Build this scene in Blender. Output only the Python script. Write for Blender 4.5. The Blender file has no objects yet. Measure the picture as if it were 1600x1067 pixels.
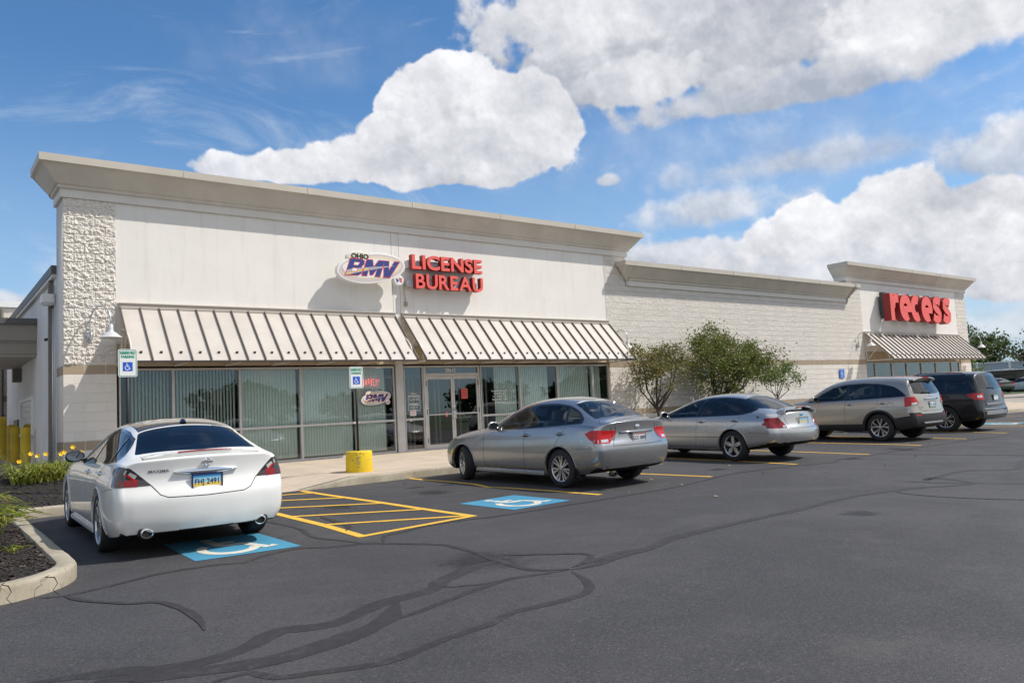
import bpy, bmesh, math, random
from math import sin, cos, pi, radians, sqrt, atan2
from mathutils import Vector, Matrix, noise
from mathutils.bvhtree import BVHTree
random.seed(7)
S = bpy.context.scene
COL = S.collection
# ---------------------------------------------------------------- camera
cd = bpy.data.cameras.new('camera'); cam = bpy.data.objects.new('camera', cd); COL.objects.link(cam)
CAMROWS = ((0.795083, -0.604288, -0.051758), (-0.010588, -0.099156, 0.995016), (-0.606409, -0.790572, -0.085236))
cam.matrix_world = Matrix(((CAMROWS[0][0], CAMROWS[1][0], CAMROWS[2][0], -2.5516),
                           (CAMROWS[0][1], CAMROWS[1][1], CAMROWS[2][1], -19.0325),
                           (CAMROWS[0][2], CAMROWS[1][2], CAMROWS[2][2], 1.1185), (0, 0, 0, 1)))
cd.lens = 27.6224; cd.sensor_width = 36; cd.sensor_fit = 'HORIZONTAL'; cd.clip_end = 6000; cd.clip_start = .05
S.camera = cam
# ---------------------------------------------------------------- exposure, sun, sky
S.view_settings.view_transform = 'Standard'; S.view_settings.look = 'None'
S.view_settings.exposure = 0.31; S.view_settings.gamma = 1
S.cycles.max_bounces = 8; S.cycles.transparent_max_bounces = 12
SUNV = Vector((1.37, -1.0, 2.0)).normalized()
EL = math.asin(SUNV.z); AZ = atan2(SUNV.x, SUNV.y)
sl = bpy.data.lights.new('sun', 'SUN'); sl.energy = 3.6; sl.angle = radians(.53); sl.color = (1.0, .935, .85)
sun = bpy.data.objects.new('sun', sl); COL.objects.link(sun)
sun.rotation_euler = SUNV.to_track_quat('Z', 'Y').to_euler(); sun.location = (20, -30, 60)
# ---------------------------------------------------------------- node helpers
class NT:
    def __init__(s, tree): s.t = tree; s.n = tree.nodes; s.l = tree.links
    def node(s, typ, ins=None, **kw):
        nd = s.n.new(typ)
        for k, v in kw.items(): setattr(nd, k, v)
        if ins:
            for k, v in ins.items():
                if isinstance(v, bpy.types.NodeSocket): s.l.new(v, nd.inputs[k])
                else: nd.inputs[k].default_value = v
        return nd
    def m(s, op, a, b=0.0, c=0.0, clamp=False):
        return s.node('ShaderNodeMath', {0: a, 1: b, 2: c}, operation=op, use_clamp=clamp).outputs[0]
    def vm(s, op, a, b=(0, 0, 0)):
        nd = s.node('ShaderNodeVectorMath', {0: a, 1: b}, operation=op)
        return nd.outputs['Value'] if op in ('DOT_PRODUCT', 'LENGTH', 'DISTANCE') else nd.outputs[0]
    def mix(s, f, a, b, bt='MIX'):
        nd = s.node('ShaderNodeMix', data_type='RGBA', blend_type=bt)
        for k, v in ((0, f), (6, a), (7, b)):
            if isinstance(v, bpy.types.NodeSocket): s.l.new(v, nd.inputs[k])
            else: nd.inputs[k].default_value = (v if k == 0 else (tuple(v) + (1,))[:4])
        return nd.outputs[2]
    def ramp(s, f, lo, hi, a=0.0, b=1.0, smooth=True):
        return s.node('ShaderNodeMapRange', {0: f, 1: lo, 2: hi, 3: a, 4: b}, interpolation_type='SMOOTHSTEP' if smooth else 'LINEAR').outputs[0]
    def noise(s, vec, scale, detail=4, rough=.55, dist=0.0):
        return s.node('ShaderNodeTexNoise', {'Vector': vec, 'Scale': scale, 'Detail': detail, 'Roughness': rough, 'Distortion': dist})
def newmat(name):
    m = bpy.data.materials.new(name); m.use_nodes = True
    t = NT(m.node_tree); bs = m.node_tree.nodes['Principled BSDF']
    return m, t, bs
def objco(t): return t.node('ShaderNodeTexCoord').outputs['Object']
def wco(t): return t.node('ShaderNodeNewGeometry').outputs['Position']
MATS = {}
def mat(name, col, rough=.5, metal=0.0, var=0.0, vscale=6.0, bump=0.0, bscale=60.0, coat=0.0, spec=.5, col2=None, emit=None, trans=0.0, sheen=0.0):
    if name in MATS: return MATS[name]
    m, t, b = newmat(name)
    b.inputs['Base Color'].default_value = tuple(col) + (1,)
    b.inputs['Roughness'].default_value = rough; b.inputs['Metallic'].default_value = metal
    b.inputs['Coat Weight'].default_value = coat; b.inputs['Coat Roughness'].default_value = .03
    b.inputs['Specular IOR Level'].default_value = spec
    if var or col2:
        n = t.noise(objco(t), vscale, 5, .6)
        c2 = col2 if col2 else tuple(c * (1 - var) for c in col)
        t.l.new(t.mix(t.ramp(n.outputs[0], .35, .65), tuple(col), tuple(c2)), b.inputs['Base Color'])
    if bump:
        n = t.noise(objco(t), bscale, 3)
        bp = t.node('ShaderNodeBump', {'Height': n.outputs[0], 'Strength': bump, 'Distance': .01})
        t.l.new(bp.outputs[0], b.inputs['Normal'])
    if emit: b.inputs['Emission Color'].default_value = tuple(emit[:3]) + (1,); b.inputs['Emission Strength'].default_value = emit[3]
    if trans: b.inputs['Transmission Weight'].default_value = trans
    MATS[name] = m; return m
def glassmat(name, tint, rough=.0, refl=1.0, wav=0.0, ior=1.62):
    m, t, b = newmat(name)
    t.n.remove(b)
    fr = t.node('ShaderNodeFresnel', {'IOR': ior})
    fac = t.m('MULTIPLY_ADD', fr.outputs[0], refl, .015, True)
    gl = t.node('ShaderNodeBsdfGlossy', {'Roughness': rough, 'Color': (1, 1, 1, 1)})
    if wav:
        n = t.noise(wco(t), 1.3, 2)
        bp = t.node('ShaderNodeBump', {'Height': n.outputs[0], 'Strength': wav, 'Distance': .03})
        t.l.new(bp.outputs[0], gl.inputs['Normal'])
    tr = t.node('ShaderNodeBsdfTransparent', {'Color': tuple(tint) + (1,)})
    mx = t.node('ShaderNodeMixShader', {0: fac, 1: tr.outputs[0], 2: gl.outputs[0]})
    t.l.new(mx.outputs[0], t.n['Material Output'].inputs[0])
    MATS[name] = m; return m
# ---------------------------------------------------------------- world: nishita sky with drifting cumulus
W = bpy.data.worlds.new('World'); S.world = W; W.use_nodes = True
wt = NT(W.node_tree); bg = W.node_tree.nodes['Background']
sky = wt.node('ShaderNodeTexSky', sky_type='NISHITA', sun_disc=False, sun_elevation=EL, sun_rotation=AZ, air_density=1.0, dust_density=.6, ozone_density=2.4, altitude=200)
D = wt.node('ShaderNodeTexCoord').outputs['Generated']
def pdir(x, y):
    c = cam.matrix_world.to_3x3()
    return (c @ Vector(((x - 800) / 1227.7, (533.5 - y) / 1227.7, -1))).normalized()
skyc = wt.mix(1.0, sky.outputs[0], (.66, .99, 1.20), 'MULTIPLY')
sep = wt.node('ShaderNodeSeparateXYZ', {0: D})
hz = wt.ramp(sep.outputs[2], 0.0, .42, 1.0, 0.0)
skyc = wt.mix(wt.m('MULTIPLY', hz, .62), skyc, (4.1, 5.2, 6.5))
Dw = wt.vm('ADD', D, wt.vm('SCALE', wt.noise(D, 2.2, 3).outputs[1], (0, 0, 0)))
n1 = wt.noise(D, 5.5, 9, .58, .25).outputs[0]
sund = Vector((SUNV.x, SUNV.y, SUNV.z)) * .035
n1s = wt.noise(wt.vm('ADD', D, (0.012, -.004, .035)), 5.5, 9, .58, .25).outputs[0]
n2 = wt.noise(D, 17, 7, .6, .1).outputs[0]
n2s = wt.noise(wt.vm('ADD', D, (0.006, -.002, .012)), 17, 7, .6, .1).outputs[0]
l1 = wt.noise(D, 6.5, 3.0, .5, .2).outputs[0]; l1s = wt.noise(wt.vm('ADD', D, (0.016, -.006, .04)), 6.5, 3.0, .5, .2).outputs[0]
n3 = wt.noise(D, 48, 5, .6, .1).outputs[0]; n3s = wt.noise(wt.vm('ADD', D, (0.002, -.001, .005)), 48, 5, .6, .1).outputs[0]
nn = wt.m('ADD', wt.m('MULTIPLY', wt.m('SUBTRACT', n1, .5), 1.5), wt.m('ADD', wt.m('MULTIPLY', wt.m('SUBTRACT', n2, .5), .95), wt.m('MULTIPLY', wt.m('SUBTRACT', n3, .5), .35)))
lit = wt.m('ADD', wt.m('MULTIPLY', wt.m('SUBTRACT', l1, l1s), .50), wt.m('ADD', wt.m('MULTIPLY', wt.m('SUBTRACT', n2, n2s), .36), wt.m('MULTIPLY', wt.m('SUBTRACT', n3, n3s), .16)))
# billows: rounded lobes at two sizes
Dd = wt.vm('ADD', D, wt.vm('MULTIPLY', wt.vm('SUBTRACT', wt.noise(D, 12, 3).outputs[1], (.5, .5, .5)), (.09, .09, .09)))
vo1 = wt.node('ShaderNodeTexVoronoi', {'Vector': Dd, 'Scale': 15.0, 'Smoothness': .35}, feature='SMOOTH_F1').outputs['Distance']; vo2 = wt.node('ShaderNodeTexVoronoi', {'Vector': Dd, 'Scale': 38.0, 'Smoothness': .3}, feature='SMOOTH_F1').outputs['Distance']
bil = wt.m('ADD', wt.m('MULTIPLY', wt.m('SUBTRACT', .42, vo1), .75), wt.m('MULTIPLY', wt.m('SUBTRACT', .42, vo2), .38))
nn = wt.m('ADD', nn, bil); lit = wt.m('ADD', lit, wt.m('MULTIPLY', bil, .11))
# wisps
wn = wt.noise(wt.vm('MULTIPLY', D, (1.0, 1.6, 3.4)), 3.1, 8, .66, 1.4).outputs[0]
skyc = wt.mix(wt.m('MULTIPLY', wt.ramp(wn, .52, .80), .42), skyc, (6.6, 7.0, 7.4))
# (px, py, half width, half height, opacity, brightness, edge softness, noise amount)
BL = [(1250, 225, 560, 170, .50, .95, 1.8, .9), (500, 90, 260, 110, .22, .95, 1.8, 1.2), (1180, 50, 500, 110, 1.0, .84, .22, .9), (900, 30, 210, 80, 1, .93, .2, .9), (1500, 20, 260, 90, 1.0, .97, .25, .8), (1230, 140, 250, 45, .9, .84, .25, .9), (1000, 130, 110, 50, 1, .90, .18, .8), (1250, 255, 330, 36, .62, .90, .9, 1.3),
      (1130, 330, 150, 50, .80, .92, .6, 1.2), (1600, 240, 150, 60, .8, .93, .5, 1.1),
      (1480, 520, 420, 75, .75, .93, .8, .9), (1400, 430, 420, 90, .96, .91, .25, .9), (1060, 412, 190, 50, .9, .94, .25, 1.0), (1250, 372, 100, 58, 1, .97, .10, .75), (1405, 330, 95, 68, 1, .99, .10, .75), (1530, 345, 120, 68, 1, .96, .12, .75), (1600, 420, 160, 75, 1, .92, .2, .9),
      (365, 266, 75, 30, .95, .95, .16, .9), (470, 264, 100, 34, 1, .95, .14, .85), (570, 252, 110, 48, 1, .96, .10, .8), (690, 262, 170, 45, 1, .93, .12, .8), (650, 165, 70, 66, 1, .98, .08, .8), (610, 222, 62, 50, 1, .97, .08, .8), (712, 192, 60, 50, 1, .97, .1, .35), (715, 140, 80, 58, 1, 1.0, .08, .8), (800, 165, 88, 62, 1, .99, .08, .8), (845, 205, 66, 62, 1, .97, .10, .8), (755, 238, 135, 55, 1, .96, .10, .8),
      (-60, 478, 260, 26, .8, .92, .6, 1.0), (950, 283, 22, 13, .8, .93, .5, .6)]
PB = 0.0; PA = 0.0
# unseen cloud banks added behind the camera to lift the fill light: (direction, half angle across, half angle up, ...)
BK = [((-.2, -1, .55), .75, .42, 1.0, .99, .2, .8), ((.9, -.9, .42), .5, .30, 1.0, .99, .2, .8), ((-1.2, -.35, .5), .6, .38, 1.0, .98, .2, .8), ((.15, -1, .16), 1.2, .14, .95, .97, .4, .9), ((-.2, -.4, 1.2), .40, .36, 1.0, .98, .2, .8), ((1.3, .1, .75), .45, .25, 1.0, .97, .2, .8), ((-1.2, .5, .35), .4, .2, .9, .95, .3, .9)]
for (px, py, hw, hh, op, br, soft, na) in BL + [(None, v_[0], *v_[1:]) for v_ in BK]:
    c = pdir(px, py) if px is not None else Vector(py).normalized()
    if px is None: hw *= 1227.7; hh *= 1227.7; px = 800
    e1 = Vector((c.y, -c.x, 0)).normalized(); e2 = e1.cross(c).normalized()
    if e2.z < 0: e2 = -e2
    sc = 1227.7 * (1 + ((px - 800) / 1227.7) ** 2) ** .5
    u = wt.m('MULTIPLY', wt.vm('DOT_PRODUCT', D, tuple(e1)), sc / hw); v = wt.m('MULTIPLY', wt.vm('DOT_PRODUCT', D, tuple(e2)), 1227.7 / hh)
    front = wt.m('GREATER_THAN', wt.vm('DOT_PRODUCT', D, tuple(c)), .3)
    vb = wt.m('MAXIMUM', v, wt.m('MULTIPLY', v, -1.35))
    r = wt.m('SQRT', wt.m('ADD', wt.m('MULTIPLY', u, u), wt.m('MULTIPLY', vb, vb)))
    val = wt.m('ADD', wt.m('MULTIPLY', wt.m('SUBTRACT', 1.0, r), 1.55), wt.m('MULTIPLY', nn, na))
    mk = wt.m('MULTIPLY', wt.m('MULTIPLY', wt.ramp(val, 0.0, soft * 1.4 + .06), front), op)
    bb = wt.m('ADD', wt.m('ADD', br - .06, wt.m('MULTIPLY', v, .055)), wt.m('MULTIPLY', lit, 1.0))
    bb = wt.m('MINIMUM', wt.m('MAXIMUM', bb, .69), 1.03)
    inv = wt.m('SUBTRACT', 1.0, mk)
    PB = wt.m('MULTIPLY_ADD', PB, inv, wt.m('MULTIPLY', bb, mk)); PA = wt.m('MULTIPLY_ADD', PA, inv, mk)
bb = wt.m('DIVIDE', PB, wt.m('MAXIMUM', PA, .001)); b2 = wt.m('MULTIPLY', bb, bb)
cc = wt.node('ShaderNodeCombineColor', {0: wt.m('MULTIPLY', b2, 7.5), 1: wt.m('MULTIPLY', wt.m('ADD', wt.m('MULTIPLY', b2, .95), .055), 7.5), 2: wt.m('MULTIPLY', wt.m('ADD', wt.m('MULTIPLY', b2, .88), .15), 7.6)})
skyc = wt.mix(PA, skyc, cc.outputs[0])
below = wt.ramp(sep.outputs[2], -.03, 0.0)
skyc = wt.mix(below, (1.2, 1.25, 1.2), skyc)
wt.l.new(skyc, bg.inputs[0]); bg.inputs[1].default_value = .1
W.cycles.sampling_method = 'MANUAL'; W.cycles.sample_map_resolution = 1024
# ---------------------------------------------------------------- mesh helpers
class MB:
    def __init__(s): s.v = []; s.f = []; s.m = []
    def add(s, vs, fs, mi=0):
        o = len(s.v); s.v += [tuple(v) for v in vs]; s.f += [tuple(i + o for i in f) for f in fs]; s.m += [mi] * len(fs); return s
    def box(s, x0, x1, y0, y1, z0, z1, mi=0):
        return s.add([(x0, y0, z0), (x1, y0, z0), (x1, y1, z0), (x0, y1, z0), (x0, y0, z1), (x1, y0, z1), (x1, y1, z1), (x0, y1, z1)],
                     [(0, 3, 2, 1), (4, 5, 6, 7), (0, 1, 5, 4), (1, 2, 6, 5), (2, 3, 7, 6), (3, 0, 4, 7)], mi)
    def obox(s, c, ax, ay, az, mi=0):
        c = Vector(c); ax, ay, az = Vector(ax), Vector(ay), Vector(az); P = []
        for sz in (-1, 1):
            for sx, sy in ((-1, -1), (1, -1), (1, 1), (-1, 1)): P.append(c + ax * sx + ay * sy + az * sz)
        return s.add(P, [(0, 3, 2, 1), (4, 5, 6, 7), (0, 1, 5, 4), (1, 2, 6, 5), (2, 3, 7, 6), (3, 0, 4, 7)], mi)
    def prism(s, poly, a0, a1, axis='y', mi=0, cap=True):
        n = len(poly)
        def P(q, a):
            if axis == 'y': return (q[0], a, q[1])
            if axis == 'x': return (a, q[0], q[1])
            return (q[0], q[1], a)
        vs = [P(q, a0) for q in poly] + [P(q, a1) for q in poly]
        fs = [(i, (i + 1) % n, n + (i + 1) % n, n + i) for i in range(n)]
        if cap: fs += [tuple(range(n))[::-1], tuple(range(n, 2 * n))]
        return s.add(vs, fs, mi)
    def tube(s, pts, r, seg=8, mi=0, cap=True, rs=None):
        pts = [Vector(q) for q in pts]; n = len(pts); vs = []; fs = []
        up = Vector((0, 0, 1))
        for i, q in enumerate(pts):
            d = (pts[min(i + 1, n - 1)] - pts[max(i - 1, 0)]).normalized()
            a = d.cross(up if abs(d.z) < .95 else Vector((0, 1, 0))).normalized()
            if i and a.dot(pa) < 0: a = -a
            pa = a; b = d.cross(a).normalized(); rr = rs[i] if rs else r
            for k in range(seg):
                t = 2 * pi * k / seg; vs.append(q + a * cos(t) * rr + b * sin(t) * rr)
        for i in range(n - 1):
            for k in range(seg):
                k2 = (k + 1) % seg; fs.append((i * seg + k, i * seg + k2, (i + 1) * seg + k2, (i + 1) * seg + k))
        if cap: fs += [tuple(range(seg))[::-1], tuple(range((n - 1) * seg, n * seg))]
        return s.add(vs, fs, mi)
    def lathe(s, prof, c=(0, 0, 0), seg=24, mi=0, axis='z', a0=0.0, a1=2 * pi):
        vs = []; fs = []; n = len(prof); full = abs(a1 - a0 - 2 * pi) < 1e-6; m = seg if full else seg + 1
        for k in range(m):
            t = a0 + (a1 - a0) * k / seg
            for r, h in prof:
                x, y = r * cos(t), r * sin(t)
                q = (x, y, h) if axis == 'z' else ((x, h, y) if axis == 'y' else (h, x, y))
                vs.append((q[0] + c[0], q[1] + c[1], q[2] + c[2]))
        for k in range(seg):
            k2 = (k + 1) % m
            for i in range(n - 1): fs.append((k * n + i, k2 * n + i, k2 * n + i + 1, k * n + i + 1))
        return s.add(vs, fs, mi)
    def grid(s, P, nu, nv, mi=0):
        vs = [P(i / nu, j / nv) for i in range(nu + 1) for j in range(nv + 1)]
        fs = [(i * (nv + 1) + j, (i + 1) * (nv + 1) + j, (i + 1) * (nv + 1) + j + 1, i * (nv + 1) + j + 1) for i in range(nu) for j in range(nv)]
        return s.add(vs, fs, mi)
    def build(s, name, mats, parent=None, smooth=False, bevel=0.0, recalc=True, auto=None, loc=None):
        me = bpy.data.meshes.new(name); me.from_pydata(s.v, [], s.f)
        if not isinstance(mats, (list, tuple)): mats = [mats]
        for m in mats: me.materials.append(m)
        if len(mats) > 1: me.polygons.foreach_set('material_index', s.m)
        if recalc:
            b = bmesh.new(); b.from_mesh(me); bmesh.ops.recalc_face_normals(b, faces=b.faces); b.to_mesh(me); b.free()
        if smooth: me.polygons.foreach_set('use_smooth', [True] * len(me.polygons))
        if auto: me.set_sharp_from_angle(angle=radians(auto))
        o = bpy.data.objects.new(name, me); COL.objects.link(o)
        if parent: o.parent = parent
        if loc: o.location = loc
        if bevel:
            bv = o.modifiers.new('bevel', 'BEVEL'); bv.width = bevel; bv.segments = 2; bv.limit_method = 'ANGLE'; bv.angle_limit = radians(40)
        return o
def tag(o, label=None, cat=None, group=None, kind=None):
    for k, v in (('label', label), ('category', cat), ('group', group), ('kind', kind)):
        if v: o[k] = v
    return o
def thing(name, label, cat, loc=(0, 0, 0), rz=0.0, group=None):
    o = bpy.data.objects.new(name, None); COL.objects.link(o); o.location = loc; o.rotation_euler = (0, 0, rz)
    o.empty_display_size = .2
    return tag(o, label, cat, group)
def copy_tree(o, parent=None):
    c = o.copy(); COL.objects.link(c)
    if parent: c.parent = parent
    for ch in [q for q in o.children]: copy_tree(ch, c)
    return c
def text_mesh(txt, size, depth=0.0, sx=1.0, bold=0.0, spacing=1.0, align='LEFT', shear=0.0, res=4):
    cu = bpy.data.curves.new('txt', 'FONT'); cu.body = txt; cu.size = size; cu.extrude = depth; cu.offset = bold; cu.space_character = spacing
    cu.align_x = align; cu.shear = shear; cu.resolution_u = res
    o = bpy.data.objects.new('txt', cu); COL.objects.link(o)
    dg = bpy.context.evaluated_depsgraph_get(); me = bpy.data.meshes.new_from_object(o.evaluated_get(dg))
    bpy.data.objects.remove(o); bpy.data.curves.remove(cu)
    vs = [(v.co.x * sx, v.co.y, v.co.z) for v in me.vertices]; fs = [tuple(p.vertices) for p in me.polygons]
    bpy.data.meshes.remove(me); return vs, fs
def add_text(mb, txt, size, M, mi=0, **kw):
    vs, fs = text_mesh(txt, size, **kw); mb.add([tuple(M @ Vector(v)) for v in vs], fs, mi); return mb
FACE = Matrix(((1, 0, 0, 0), (0, 0, -1, 0), (0, 1, 0, 0), (0, 0, 0, 1)))     # text plane standing in xz, front towards -y
GA, GB = -.05, .015
def gz(y): return GA + GB * min(y, -5.4) if y < -5.4 else GA + GB * y
def M_(k): return MATS[k]
# paints
def paint(name, col, metal=.0, flake=0.0, rough=.3, dirt=0.0):
    m, t, b = newmat(name)
    b.inputs['Metallic'].default_value = metal; b.inputs['Roughness'].default_value = rough
    b.inputs['Coat Weight'].default_value = 1.0; b.inputs['Coat Roughness'].default_value = .025; b.inputs['Coat IOR'].default_value = 1.55
    co = objco(t); c = t.mix(0.0, col, col)
    if flake:
        n = t.noise(co, 900, 1); c = t.mix(t.m('MULTIPLY', n.outputs[0], flake), col, tuple(min(1, q * 1.6) for q in col))
    if dirt:
        n = t.noise(co, 1.6, 3, .5); z = t.node('ShaderNodeSeparateXYZ', {0: co}).outputs[2]
        f = t.m('MULTIPLY', t.m('MULTIPLY', t.ramp(z, .15, .6, 1, .15), t.ramp(n.outputs[0], .35, .7)), dirt)
        c = t.mix(f, c, (.20, .17, .135)); r = t.m('ADD', rough, t.m('MULTIPLY', f, .5)); t.l.new(r, b.inputs['Roughness'])
        t.l.new(t.m('ADD', .025, t.m('MULTIPLY', f, .6)), b.inputs['Coat Roughness'])
    t.l.new(c, b.inputs['Base Color']); MATS[name] = m; return m
paint('white_paint', (.82, .82, .79), 0, 0, .35, .30)
paint('silver_paint', (.34, .345, .355), .8, .12, .24, .35)
paint('old_silver_paint', (.50, .50, .49), .7, .08, .26, .35)
paint('champagne_paint', (.43, .39, .335), .6, .12, .28, .40)
paint('navy_paint', (.003, .004, .006), .0, .0, .35, .03); MATS['navy_paint'].node_tree.nodes['Principled BSDF'].inputs['Coat IOR'].default_value = 1.36
paint('grey_paint', (.09, .09, .095), .5, .4, .35, .2)
paint('far_white_paint', (.7, .7, .7), 0, 0, .35); paint('far_green_paint', (.04, .06, .055), .3, 0, .35)
mat('tyre', (.018, .018, .019), .75, bump=.1, bscale=90)
mat('alloy', (.62, .63, .65), .22, .9, coat=.3)
mat('brake', (.05, .045, .042), .5, .6)
mat('black_plastic', (.012, .012, .012), .8, spec=.3); mat('dark_cladding', (.022, .022, .024), .62)
mat('underbody', (.010, .010, .010), .9, spec=.2); mat('seam', (.008, .008, .008), .8, spec=.2); mat('seam_soft', (.06, .062, .065), .4, .3)
mat('gloss_black', (.008, .008, .009), .08, coat=1)
mat('chrome', (.85, .86, .88), .06, 1.0); mat('mirror', (.22, .25, .28), .05, 1.0)
mat('interior', (.07, .07, .07), .8); mat('seat', (.10, .10, .10), .85); mat('beige_seat', (.22, .19, .15), .85)
mat('red_lens', (.50, .004, .008), .2, coat=.25, spec=.4); mat('deep_red_lens', (.24, .003, .008), .2, coat=.3, spec=.4); mat('clear_lens', (.62, .62, .63), .12, .35, coat=1); mat('amber_lens', (.8, .22, .02), .12, coat=1); mat('smoked_lens', (.03, .022, .024), .1, coat=1)
glassmat('car_glass', (.86, .93, .90), ior=1.42); glassmat('rear_glass', (.62, .70, .69), ior=1.48); glassmat('tinted_glass', (.06, .065, .07), refl=1.0); glassmat('dark_glass', (.018, .020, .026), refl=1.1)
mat('plate_white', (.75, .76, .76), .4); mat('plate_blue', (.05, .30, .62), .4); mat('plate_yellow', (.85, .62, .12), .4); mat('plate_navy', (.02, .03, .10), .4); mat('plate_red', (.65, .06, .05), .4); mat('plate_gold', (.70, .66, .38), .4); mat('plate_sky', (.35, .60, .72), .4); mat('plate_green', (.10, .35, .12), .4)
# ================================================================ GROUND
def asphalt_mat():
    m, t, b = newmat('asphalt'); P = wco(t)
    fine = t.noise(P, 210, 3, .7).outputs[0]; mid = t.noise(P, 34, 4, .6).outputs[0]; big = t.noise(P, .42, 5, .6, .6).outputs[0]; big2 = t.noise(P, 2.3, 5, .65).outputs[0]
    vor = t.node('ShaderNodeTexVoronoi', {'Vector': P, 'Scale': 95.0, 'Randomness': 1.0})
    wear = t.ramp(t.m('ADD', t.m('MULTIPLY', big, .7), t.m('MULTIPLY', big2, .3)), .40, .62)
    c = t.mix(wear, (.043, .042, .045), (.062, .059, .060))
    c = t.mix(t.m('MULTIPLY', t.ramp(fine, .52, .74), .6), c, (.115, .11, .112))
    c = t.mix(t.m('MULTIPLY', t.ramp(fine, .48, .30), .7), c, (.022, .021, .022)); g2 = t.noise(P, 42, 9, .88).outputs[0]; c = t.mix(t.m('MULTIPLY', t.ramp(g2, .52, .62), .6), c, (.125, .12, .12)); c = t.mix(t.m('MULTIPLY', t.ramp(g2, .48, .38), .75), c, (.014, .014, .015))
    sp = t.node('ShaderNodeSeparateColor', {0: vor.outputs['Color']}).outputs[0]
    c = t.mix(t.m('MULTIPLY', t.m('GREATER_THAN', sp, .982), .30), c, (.20, .19, .18))
    tan = t.ramp(t.noise(P, 1.1, 4, .7).outputs[0], .60, .74); c = t.mix(t.m('MULTIPLY', tan, .25), c, (.12, .105, .09))
    t.l.new(c, b.inputs['Base Color']); t.l.new(t.m('MULTIPLY_ADD', wear, -.12, .80), b.inputs['Roughness']); b.inputs['Specular IOR Level'].default_value = .45
    h = t.m('ADD', t.m('MULTIPLY', fine, .6), t.m('ADD', t.m('MULTIPLY', mid, .35), t.m('MULTIPLY', vor.outputs['Distance'], .5)))
    bp = t.node('ShaderNodeBump', {'Height': h, 'Strength': .75, 'Distance': .006}); t.l.new(bp.outputs[0], b.inputs['Normal'])
    MATS['asphalt'] = m
asphalt_mat()
def concrete_mat(name, c1, c2, stain=.3, joint=None):
    m, t, b = newmat(name); P = wco(t)
    n = t.noise(P, 1.4, 6, .65).outputs[0]; f = t.noise(P, 90, 3, .7).outputs[0]; g = t.noise(P, 14, 5, .7, .4).outputs[0]
    c = t.mix(t.ramp(n, .35, .68), c1, c2); c = t.mix(t.m('MULTIPLY', t.ramp(f, .55, .8), .35), c, tuple(q * .55 for q in c1))
    c = t.mix(t.m('MULTIPLY', t.ramp(g, .56, .72), stain), c, (.13, .10, .065))
    if joint:
        s = t.node('ShaderNodeSeparateXYZ', {0: P})
        fx = t.m('ABSOLUTE', t.m('SUBTRACT', t.m('FRACT', t.m('MULTIPLY', s.outputs[0], 1 / joint)), .5)); fy = t.m('ABSOLUTE', t.m('SUBTRACT', t.m('FRACT', t.m('MULTIPLY', s.outputs[1], 1 / joint)), .5))
        j = t.m('MAXIMUM', t.m('GREATER_THAN', fx, .4955), t.m('GREATER_THAN', fy, .4955)); c = t.mix(t.m('MULTIPLY', j, .6), c, (.16, .13, .10))
    t.l.new(c, b.inputs['Base Color']); b.inputs['Roughness'].default_value = .9
    bp = t.node('ShaderNodeBump', {'Height': t.m('ADD', f, t.m('MULTIPLY', g, .7)), 'Strength': .35, 'Distance': .006}); t.l.new(bp.outputs[0], b.inputs['Normal']); MATS[name] = m
concrete_mat('sidewalk', (.56, .46, .35), (.47, .39, .30), .22, 2.4)
concrete_mat('kerb', (.44, .39, .30), (.30, .26, .19), .75)
concrete_mat('driveway', (.26, .25, .23), (.34, .32, .29), .3)
mat('mulch_soil', (.022, .018, .015), .95, var=.5, vscale=30, bump=1.0, bscale=70)
mat('mulch_chip', (.028, .022, .019), .9, col2=(.055, .042, .034), vscale=9)
mat('mulch_chip_pale', (.20, .16, .12), .9)
mat('grass', (.06, .10, .03), .9, var=.4, vscale=.5); mat('gravel', (.42, .37, .30), .95, var=.3, vscale=3)
ys = [-1500, -300, -60, -40, -25, -12, -5.4, 0, 8, 20, 1500]
pz = lambda y: GA + GB * max(-40, min(20, y))
g_ = MB(); xs = [-1500, -200, -40, -8, 10, 40, 90, 300, 1500]
for i in range(len(xs) - 1):
    for j in range(len(ys) - 1): g_.add([(xs[i], ys[j], pz(ys[j])), (xs[i + 1], ys[j], pz(ys[j])), (xs[i + 1], ys[j + 1], pz(ys[j + 1])), (xs[i], ys[j + 1], pz(ys[j + 1]))], [(0, 1, 2, 3)])
tag(g_.build('asphalt_ground', MATS['asphalt'], recalc=False), kind='structure')
# grass and gravel beyond the lot
g_ = MB(); g_.add([(56, 12, pz(12) + .02), (400, -6, pz(-6) + .02), (400, 20, pz(20) + .02), (56, 20, pz(20) + .02)], [(0, 1, 2, 3)]); g_.add([(-400, 60, pz(60) + .02), (600, 60, pz(60) + .02), (600, 600, pz(60) + .02), (-400, 600, pz(60) + .02)], [(0, 1, 2, 3)])
g_.add([(-900, -52, pz(-52) + .02), (-900, -500, pz(-52) + .02), (900, -500, pz(-52) + .02), (900, -52, pz(-52) + .02)], [(0, 1, 2, 3)])
tag(g_.build('lawn', MATS['grass'], recalc=False), kind='structure')
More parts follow.
